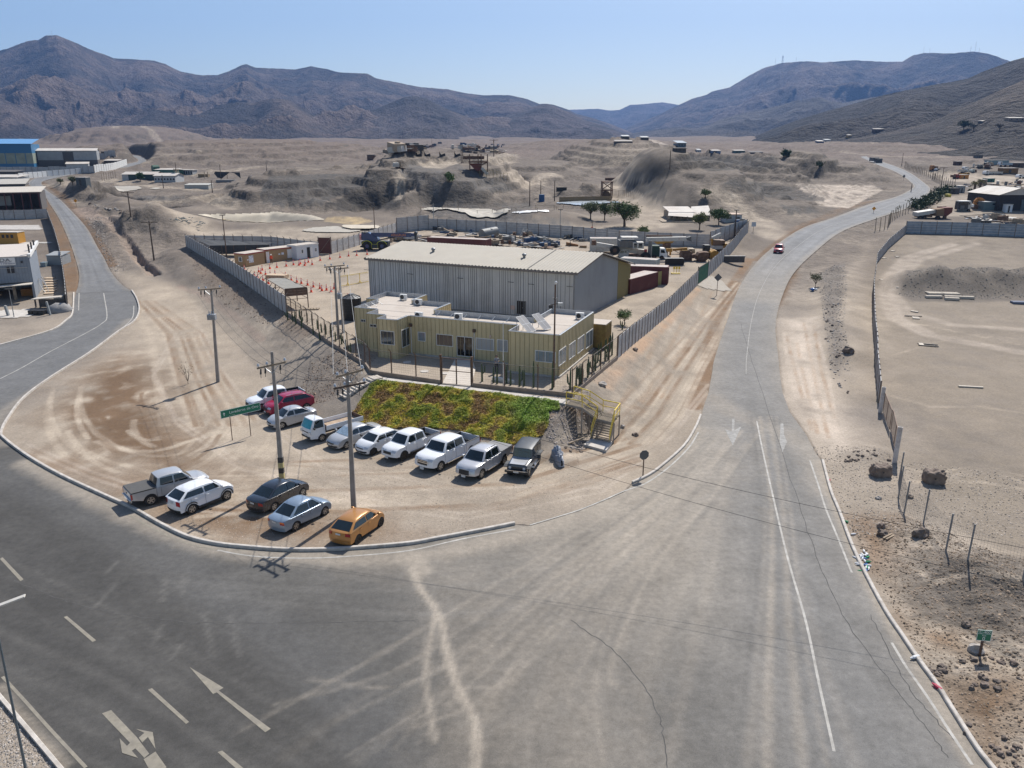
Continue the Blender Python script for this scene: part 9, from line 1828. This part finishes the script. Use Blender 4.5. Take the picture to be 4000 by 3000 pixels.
# antennas on the summits
def antenna(px,yb,yt,label,w_=1.5,dist=None):
 r_=ray(px,yb+3);m=dist/math.hypot(r_[0],r_[1]);p=Vector((r_[0]*m,r_[1]*m,CH+r_[2]*m));h=(yb-yt)*dist/F+6;o=empty('antenna_mast',p,0,label,'antenna',None);b=MB()
 for s in (-1,1): b.bar((s*w_,0,-14),(s*w_*.4,0,h),w_*.3)
 for k in range(6): z0,z1=h*k/6,h*(k+1)/6;b.bar((-w_,0,z0),(w_,0,z1),w_*.2)
 b.build('lattice',mat('antenna_grey',(.35,.36,.4),.6),o);b=MB();b.cyl((0,0,h*.7),(0,0,h*1.15),w_*.2,n=5);b.build('rod',polegrey,o)
for a_ in ((3056,245,225,'lattice tower on the right mountain ridge',7,5300),(3028,250,236,'thin mast left of the lattice tower',1.6,5300),(3109,241,228,'thin mast right of the lattice tower',1.6,5300),(3607,207,190,'thin mast at the left end of the summit plateau',1.6,5300),(3630,208,196,'second thin mast of the summit plateau',1.6,5300),(3790,203,188,'short mast near the highest point of the summit plateau',1.8,5300),(3808,202,176,'tallest thin mast on the summit plateau',1.8,5300),(3824,203,194,'small mast right of the tallest one',1.6,5300),(204,137,128,'small mast on the highest peak at the left',1.6,4200)):
 antenna(a_[0],a_[1],a_[2],a_[3],a_[4]*.6,a_[5])
# ---------------------------------------------------------------- right lot
rl=[G(*p)[:2] for p in ((3431,1573),(3419,1420),(3410,1265),(3408,1152),(3424,1028),(3470,970),(3537,912))]
precast_wall(rl,2.1,'long slab wall seen edge on between the road bank and the right lot',2.2,0);precast_wall([rl[-1]]+[G(*p)[:2] for p in ((3760,917),(4000,926),(4150,930))],2.9,'blue grey slab wall across the back of the right lot',3.2,0,rows=5,m=mat('blue_slab',(.27,.31,.35),.9,var=.2,scale=1))
lotg=[(3437,1611),(3458,1690),(3494,1807)]
P0,P1=G(*lotg[0]),G(*lotg[2]);
for p,tp,lb in ((P0,1512,'upper thick white pipe post of the open lot gate'),(P1,1668,'lower thick white pipe post of the open lot gate')):
 h=zat(3440 if p is P0 else 3500,tp,p)-p.z;o=empty('gate_post',p,0,lb,'gate post');b=MB();b.cyl((0,0,-.2),(.05,0,h),.17,n=14);b.build('pipe',mat('pipe_white',(.55,.52,.5),.7,var=.15,dirt=((.2,.15,.12),.5)),o,smooth=40);b=MB();b.cyl((.05,0,h+.0),(.05,0,h+.015),.13,n=12);b.build('opening',darkm,o)
mid=G(3466,1690);o=empty('mesh_gate',P0,0,'rusty framed wire mesh double gate hanging between the white pipe posts','gate')
for a_,c_ in ((P0+Vector((.2,-.1,0)),mid+Vector((.35,.4,0))),(mid+Vector((.4,.3,0)),P1+Vector((.25,.15,0)))):
 b=MB();u=c_-a_;
 for z_ in (.15,1.85): b.bar(a_-P0+Vector((0,0,z_)),c_-P0+Vector((0,0,z_)),.05)
 for t in (0,.5,1): b.bar(a_-P0+u*t+Vector((0,0,.15)),a_-P0+u*t+Vector((0,0,1.85)),.05)
 for k in range(24): b.bar(a_-P0+u*(k/24)+Vector((0,0,.15)),a_-P0+u*(k/24)+Vector((0,0,1.85)),.012)
 for k in range(10): b.bar(a_-P0+Vector((0,0,.25+k*.16)),c_-P0+Vector((0,0,.25+k*.16)),.012)
 b.build('leaf',mat('gate_frame',(.22,.15,.11),.8),o)
posts=[(B6(972,1150),B6(1005,812)[1]),(B6(968,1290),B6(1000,925)[1]),(B6(1020,1445),B6(1060,1048)[1]),(B6(1200,1530),B6(1245,1200)[1]),(B7(820,250),B7(838,0)[1]),(B7(962,310),B7(1003,82)[1]),(B7(1320,430),B7(1345,190)[1])]
pp=[]
o=None
for k,(bp_,ty) in enumerate(posts):
 p=G(*bp_);pp.append(p)
 if o is None: o=empty('wire_fence',p,0,'thin wire mesh fence on leaning grey posts along the edge of the right lot','fence');c0=p
 h=min(2.3,zat(bp_[0],ty,p)-p.z);b=MB();b.cyl(p-c0-Vector((0,0,.2)),p-c0+Vector((.08,.05,h)),.05,n=8);b.build('post',mat('post_grey',(.24,.24,.24),.7,var=.2),o)
b=MB();wd_=0
for a_,c_ in zip(pp,pp[1:]):
 for k in range(12): b.bar(a_-c0+Vector((0,0,.15+k*.15)),c_-c0+Vector((0,0,.15+k*.15)),.006)
 n=int((c_-a_).length/.15)
 for k in range(n): q_=a_.lerp(c_,k/n)-c0;b.bar(q_+Vector((0,0,.1)),q_+Vector((0,0,1.85)),.005)
b.build('wire_mesh',mat('mesh_wire',(.17,.16,.15),.7,var=.1),o)
# rocks and concrete lumps
rockm=mat('rock_brown',(.17,.135,.11),.95,var=.35,scale=2.5,bump=.8,dirt=((.35,.29,.24),.35));concb=mat('broken_concrete',(.20,.155,.125),.95,var=.3,scale=2,bump=.7,dirt=((.33,.28,.23),.3));palerock=mat('rock_pale',(.40,.36,.32),.95,var=.25,scale=3,bump=.6)
def rock(p,r_,label,m=rockm,grp=None,seed=1,sz=.7,box=False,rz=0.0,name='rock',sx=1.0):
 o=empty(name,p,rz,label,'concrete lump' if box else 'rock',grp);rgr=np.random.RandomState(seed);b=MB()
 if box:
  n=9;vs=[];idx={};hx,hy,hz_=box
  bm=bmesh.new();bmesh.ops.create_cube(bm,size=1.0);bmesh.ops.subdivide_edges(bm,edges=bm.edges[:],cuts=6,use_grid_fill=True)
  for v in bm.verts:
   c=Vector(v.co);k_=max(0,c.length-.62);c *= 1-k_*.55;nn_=float(fbm(np.array([c.x*4+seed]),np.array([c.y*4+c.z*3]),3)[0]);tp_=.16 if c.z > .3 or abs(c.x) > .4 else .03
   v.co=Vector((c.x*hx,c.y*hy,c.z*hz_+hz_*.46))*(1+nn_*tp_*1.6)
  me=bpy.data.meshes.new('lump');bm.to_mesh(me);bm.free();me.materials.append(m);x=bpy.data.objects.new('lump',me);COL.objects.link(x);x.parent=o
  b.cyl((-.05,-hy*.5-.02,hz_*.5),(-.05,-hy*.5+.05,hz_*.5),.07,n=8);b.build('socket',darkm,o);return o
 bm=bmesh.new();bmesh.ops.create_icosphere(bm,subdivisions=2,radius=1)
 A_=np.array([tuple(v.co) for v in bm.verts]);NN=fbm(A_[:,0]*1.6+seed,A_[:,1]*1.6+A_[:,2]*1.1+seed,3)
 for v in bm.verts: c=v.co;nn_=float(NN[v.index]);v.co=Vector((c.x*r_*sx,c.y*r_*.85,c.z*r_*sz+r_*sz*.35))*(1+nn_*.7)
 me=bpy.data.meshes.new('rock');bm.to_mesh(me);bm.free();me.materials.append(m);x=bpy.data.objects.new('stone',me);COL.objects.link(x)
 if o.get('group'): pass
 x.parent=o;return o
rock(G(*B6(800,1085)),1,'large square broken concrete footing left of the wire fence',concb,box=(1.35,.9,.85),rz=.1,name='concrete_lump',seed=3);rock(G(*B6(1290,1150)),1,'large square broken concrete footing inside the right lot',concb,box=(1.4,.9,.95),rz=-.15,name='concrete_lump',seed=4)
rock(G(*B7(655,155)),.48,'round brown lump at the foot of a fence post',rockm,seed=5,sz=.8);rock(G(*B7(400,100)),.32,'upper broken lump of the pair near the kerb',concb,seed=6);rock(G(*B7(410,145)),.33,'lower broken lump of the pair near the kerb',rockm,seed=7)
rock(G(*B5(695,1495)),.55,'big dark boulder on the bank left of the right lot wall',rockm,seed=8,sz=.85,sx=1.2);rock(G(*B6(785,1300)),.2,'small pale stone below the concrete footing',palerock,seed=9);rock(G(*B6(1072,1290)),.24,'small dark stone near the wire fence',rockm,seed=10);rock(G(*B6(882,945)),.17,'small brown stone beside the lower gate post',rockm,seed=12)
rock(G(*B7(950,735)),.22,'dark stone left of the kilometre sign',rockm,seed=13);rock(G(*B7(1015,905)),.38,'grey concrete stub behind the kilometre sign',palerock,seed=14,sz=.9);rock(G(*B1(1940,745)),.42,'pale flat boulder on the slope above the metal stair',palerock,seed=15,sz=.55);rock(G(*B1(2085,1045)),.2,'small square concrete lump right of the metal stair',palerock,seed=16);rock(G(*B1(2180,1108)),.27,'brown square lump right of the stair foot',concb,seed=17);rock(G(*B1(2175,495)),.3,'brown rock on the slope below the right wall',rockm,seed=18)
rg=random.Random(99)
for zf,poly,n,rr_,lb,gr_ in ((B7,[(1000,900),(1250,950),(1327,1100),(1200,1150),(950,1150),(900,1000)],22,(.06,.2),'jagged stone in the rubble right of the lower kerb','rubble stones'),(B7,[(850,1280),(1000,1400),(1327,1500),(1327,1659),(1150,1659),(900,1400)],26,(.06,.18),'jagged stone in the lower right rubble','lower rubble stones'),(B7,[(700,980),(860,1000),(860,1060),(720,1060)],12,(.08,.2),'dark clod beside the lower kerb','dark clods'),(B6,[(440,860),(760,850),(760,940),(480,960)],26,(.07,.18),'stone in the low ridge of rubble beside the road end','rubble ridge stones'),(B5,[(480,1050),(640,1000),(650,1500),(560,1640),(500,1400)],46,(.07,.2),'stone on the gravel bank right of the road','bank stones'),(B6,[(320,100),(500,100),(530,400),(430,330)],12,(.08,.2),'stone at the edge of the pale dirt','edge stones'),(B1,[(1640,1180),(1800,1190),(1800,1240),(1680,1240)],9,(.06,.14),'pale stone near the covered motorbike','stones near the motorbike'),(A5,[(900,250),(1300,330),(1380,380),(1000,300)],16,(.2,.5),'dark rock on the mound above the left track','mound rocks')):
 xs_=[p[0] for p in poly];ys_=[p[1] for p in poly];c_=0
 while c_ < n:
  x,y=rg.uniform(min(xs_),max(xs_)),rg.uniform(min(ys_),max(ys_))
  if inside(np.array([x]),np.array([y]),poly)[0]: rock(G(*zf(x,y)),rg.uniform(*rr_),lb,rg.choice([rockm,rockm,concb]) if 'rubble' in gr_ or 'clod' in gr_ else rg.choice([rockm,palerock]),gr_,seed=rg.randint(1,9999),sz=rg.uniform(.4,.8),rz=rg.uniform(0,3));c_ += 1
# boards and slabs lying on the lot
def board(zf,a_,c_,wd_,label,m=None,name='board',th_=.1,grp=None,n=1,gap=.0):
 p,q_=G(*zf(*a_)),G(*zf(*c_));d=q_-p;o=empty(name,p,math.atan2(d.y,d.x),label,'board',grp);L=d.length;b=MB()
 for k in range(n): b.bx(0,L,k*(wd_+gap),k*(wd_+gap)+wd_,.03,.03+th_)
 b.bx(L*.2,L*.2+.08,-.05,n*(wd_+gap)+.05,.0,.03);b.bx(L*.8,L*.8+.08,-.05,n*(wd_+gap)+.05,.0,.03);b.build('plank',m or mat('pale_plank',(.52,.46,.38),.85,var=.1),o);return o
bls=mat('blue_plank',(.12,.14,.2),.8)
for a_,c_,n,lb in (((1390,1005),(1518,1005),4,'left stack of long pale beams below the dark mound'),((1525,1008),(1660,1012),4,'right stack of long pale beams below the dark mound'),((1370,1030),(1510,1032),2,'lower left pale beams of the pile below the dark mound'),((1530,1030),(1785,1040),2,'long pale beam sticking out right of the pile'),((1530,1045),(1655,1052),2,'lowest pale beams of the pile below the dark mound')): board(B5,a_,c_,.3,lb,n=n,gap=.12,th_=.35)
board(B5,(2120,1080),(2300,1085),.5,'dark beam at the right edge of the lot',bls,n=2,gap=.1,th_=.3);board(B5,(1300,1440),(1475,1455),.12,'pair of dark rails under a pale plate',darkm,n=2,gap=.8);board(B5,(1310,1440),(1350,1442),1.1,'pale square plate lying across two dark rails');board(B6,(1530,268),(1758,280),.28,'single long pale board near the middle of the right lot',th_=.12);board(B5,(1180,1185),(1330,1192),.1,'thin dark rail under the three upright boards',darkm)
board(B5,(1250,1208),(1312,1212),.35,'three short pale boards side by side on the lot',n=3,gap=.1);board(B5,(1230,1145),(1290,1155),.5,'small slanted pale plate above the three short boards');board(B5,(957,870),(990,872),1.2,'pale square plate beside the right lot wall');board(B5,(1107,940),(1130,940),1.6,'pale tilted plate at the edge of the dark mound');board(B5,(998,688),(1027,686),.8,'small pale plate near the wall bend');board(B5,(1112,675),(1138,674),.7,'small white plate in the upper part of the lot');board(B5,(1070,625),(1102,622),.6,'small pale plate in the far corner of the lot');board(B7,(438,188),(572,92),.10,'two thin grey sticks lying on the dirt beside the kerb',wood,n=2,gap=.08)
board(B1,(1755,1130),(1830,1150),.12,'upper short timber by the stair foot',wood);board(B1,(1760,1108),(1850,1135),.12,'second short timber by the stair foot',wood);board(B1,(1700,1175),(1810,1178),.12,'flat timber left of the stair foot slab',wood)
# litter
lit=[mat('litter_white',(.7,.7,.7),.5),mat('litter_green',(.03,.3,.12),.3),mat('litter_red',(.5,.04,.08),.4),mat('litter_blue',(.05,.15,.4),.4)]
def litter(p,k,label,grp,s=1.0,name='bottle'):
 o=empty(name,p,rg.uniform(0,6),label,'litter',grp);b=MB();b.cyl((0,0,.05*s),(.2*s,0,.05*s),.045*s,n=8);b.cyl((.2*s,0,.05*s),(.28*s,0,.05*s),.035*s,.015*s,8);b.build('shell',lit[k],o)
litter(G(*B7(187,72)),1,'green bottle behind the kerb',None,1.5);litter(G(*B7(205,150)),0,'white bottle behind the kerb below the green one',None,1.3);litter(G(*B7(645,945)),0,'clear bottle at the middle of the lower kerb',None,1.8);litter(G(*B7(792,1165)),2,'pink and white bottle against the lower kerb',None,1.8);litter(G(*B6(335,1130)),2,'small red cup behind the upper kerb',None,1.2)
litter(G(*B8(295,425)),0,'small white scrap on the road by the lane line',None,1.0);litter(G(*B8(1465,1440)),0,'white scrap on the road right of the lane arrow',None,1.2);litter(G(*B8(965,1572)),0,'white scrap on the double lane arrow',None,1.4)
for k in range(26): litter(G(*B7(rg.uniform(245,310)+k*1.2,rg.uniform(265,390))),rg.choice([0,0,0,1,3]),'plastic bottle in the litter patch behind the kerb','bottles in the litter patch',1.2)
q=PX(B5,390,965,2.212,'rubbish_bundle','blue and white rubbish bundle under the shrub','rubbish');b=MB();b.ball((-.1,0,.25),.32,.7,9,6,jit=.25);b.build('bundle',lit[3],q.o);b=MB();b.ball((.5,.1,.2),.22,.8,8,5,jit=.2);b.build('bundle_top',white_p,q.o)
for (x,y,lb) in ((1140,820,'grey tangle of metal on the track left of the yard'),(1330,880,'black tangle of pipes near the corner of the yard wall')):
 q=PX(C8,x,y,3.687,'scrap_tangle',lb,'scrap');b=MB()
 for k in range(26): a=Vector((rg.uniform(-2.5,2.5),rg.uniform(-1.5,1.5),rg.uniform(0,.7)));b.bar(a,a+Vector((rg.uniform(-1,1),rg.uniform(-.8,.8),rg.uniform(-.3,.3))),.12)
 b.build('tangle',mat('scrap_blue_grey',(.2,.24,.24),.7),q.o)
# gravel: tiny stones nobody could count
def gravel(zf,poly,n,s0,s1,c=(.25,.21,.18),seed=1):
 W=GBL([zf(*p) for p in poly]);rn=np.random.RandomState(seed);p=rn.uniform(W.min(0),W.max(0),(n*3,2));p=p[inside(p[:,0],p[:,1],W)][:n];z=hfast(p[:,0],p[:,1]);m=len(p)
 s=rn.uniform(0,1,m)**3*(s1-s0)+s0;base8=np.array([(-1,-.8,0),(1,-.7,0),(.8,.9,0),(-.9,.8,0),(-.5,-.5,.8),(.5,-.4,.9),(.4,.5,.7),(-.5,.4,.85)]);P=base8[None]*s[:,None,None]*rn.uniform(.6,1.3,(m,1,3));a=rn.uniform(0,6.28,m);ca_,sa_=np.cos(a)[:,None],np.sin(a)[:,None]
 X=P[...,0]*ca_-P[...,1]*sa_+p[:,0:1];Y=P[...,0]*sa_+P[...,1]*ca_+p[:,1:2];Zz=P[...,2]+z[:,None]-s[:,None]*.25;co=np.stack([X,Y,Zz],-1).reshape(-1,3)
 F8=np.array([(0,1,5,4),(1,2,6,5),(2,3,7,6),(3,0,4,7),(4,5,6,7)]);q=(np.arange(m)[:,None,None]*8+F8[None]).reshape(-1,4);colr=np.repeat(np.array(c)[None]*rn.uniform(.45,1.7,(m,1)),8,0)
 me=bpy.data.meshes.new('gravel');me.vertices.add(len(co));me.vertices.foreach_set('co',co.astype(np.float32).ravel());me.loops.add(len(q)*4);me.loops.foreach_set('vertex_index',q.astype(np.int32).ravel());me.polygons.add(len(q));me.polygons.foreach_set('loop_start',np.arange(0,len(q)*4,4,dtype=np.int32));me.polygons.foreach_set('loop_total',np.full(len(q),4,np.int32));me.update(calc_edges=True)
 at=me.color_attributes.new('Col','FLOAT_COLOR','POINT');c4=np.ones((len(co),4),np.float32);c4[:,:3]=colr;at.data.foreach_set('color',c4.ravel());me.materials.append(GRM);o=bpy.data.objects.new('gravel',me);COL.objects.link(o);tag(o,'loose small stones scattered over the dirt','gravel',kind='stuff')
GRM=vcol_mat('stones',s=(2,10,30),amt=(.1,.15,.15),bump=0)
gravel(B7,[(180,40),(560,60),(1327,380),(1327,1659),(1150,1659),(900,1330),(640,900),(330,380)],8000,.01,.085,(.2,.155,.115),seed=2)
gravel(B5,[(430,820),(660,740),(680,1000),(650,1300),(720,1659),(540,1659),(480,1300)],7000,.03,.14,(.22,.2,.18),seed=3)
gravel(B6,[(100,800),(700,820),(1000,950),(1500,1000),(2133,1100),(2133,1659),(500,1659),(240,1000)],9000,.015,.07,(.3,.26,.22),seed=4)
gravel(A6,[(100,560),(700,880),(1160,1200),(1500,1480),(1700,1640),(1400,1640),(900,1400),(500,1150),(200,850)],9000,.03,.13,(.19,.145,.11),seed=5)
gravel(B1,[(-150,700),(200,660),(330,720),(120,960),(-300,900)],3000,.02,.10,(.19,.145,.11),seed=6)
gravel(B5,[(1120,1000),(1300,790),(2212,810),(2212,1030),(1400,1040)],3500,.04,.16,(.15,.14,.125),seed=7)
gravel(V,[(300,1130),(560,1030),(900,990),(1300,1000),(1420,1000),(1250,1080),(900,1170),(600,1180)],9000,.012,.04,(.3,.26,.22),seed=8)
gravel(B1,[(1500,1200),(1650,950),(1850,980),(1880,1150),(1800,1230),(1600,1240)],2500,.02,.09,(.24,.21,.19),seed=9)
gravel(A5,[(900,430),(1100,430),(1250,900),(1400,1010),(1200,1000),(1000,560)],4000,.06,.25,(.2,.18,.16),seed=10)
gravel(B8,[(0,1180),(420,1659),(0,1659)],2500,.012,.06,(.3,.27,.24),seed=11)
# ---------------------------------------------------------------- haze
hb=MB();hb.bx(-7500,7500,-300,9500,-3,1400)
hm=bpy.data.materials.new('haze');hm.use_nodes=True;hn=hm.node_tree;hn.nodes.clear()
pv=hn.nodes.new('ShaderNodeVolumePrincipled');pv.inputs['Color'].default_value=(.24,.48,1,1);pv.inputs['Density'].default_value=7.5e-5;pv.inputs['Anisotropy'].default_value=.1
ho=hn.nodes.new('ShaderNodeOutputMaterial');hn.links.new(pv.outputs[0],ho.inputs['Volume'])
tag(hb.build('haze',hm),kind='stuff')
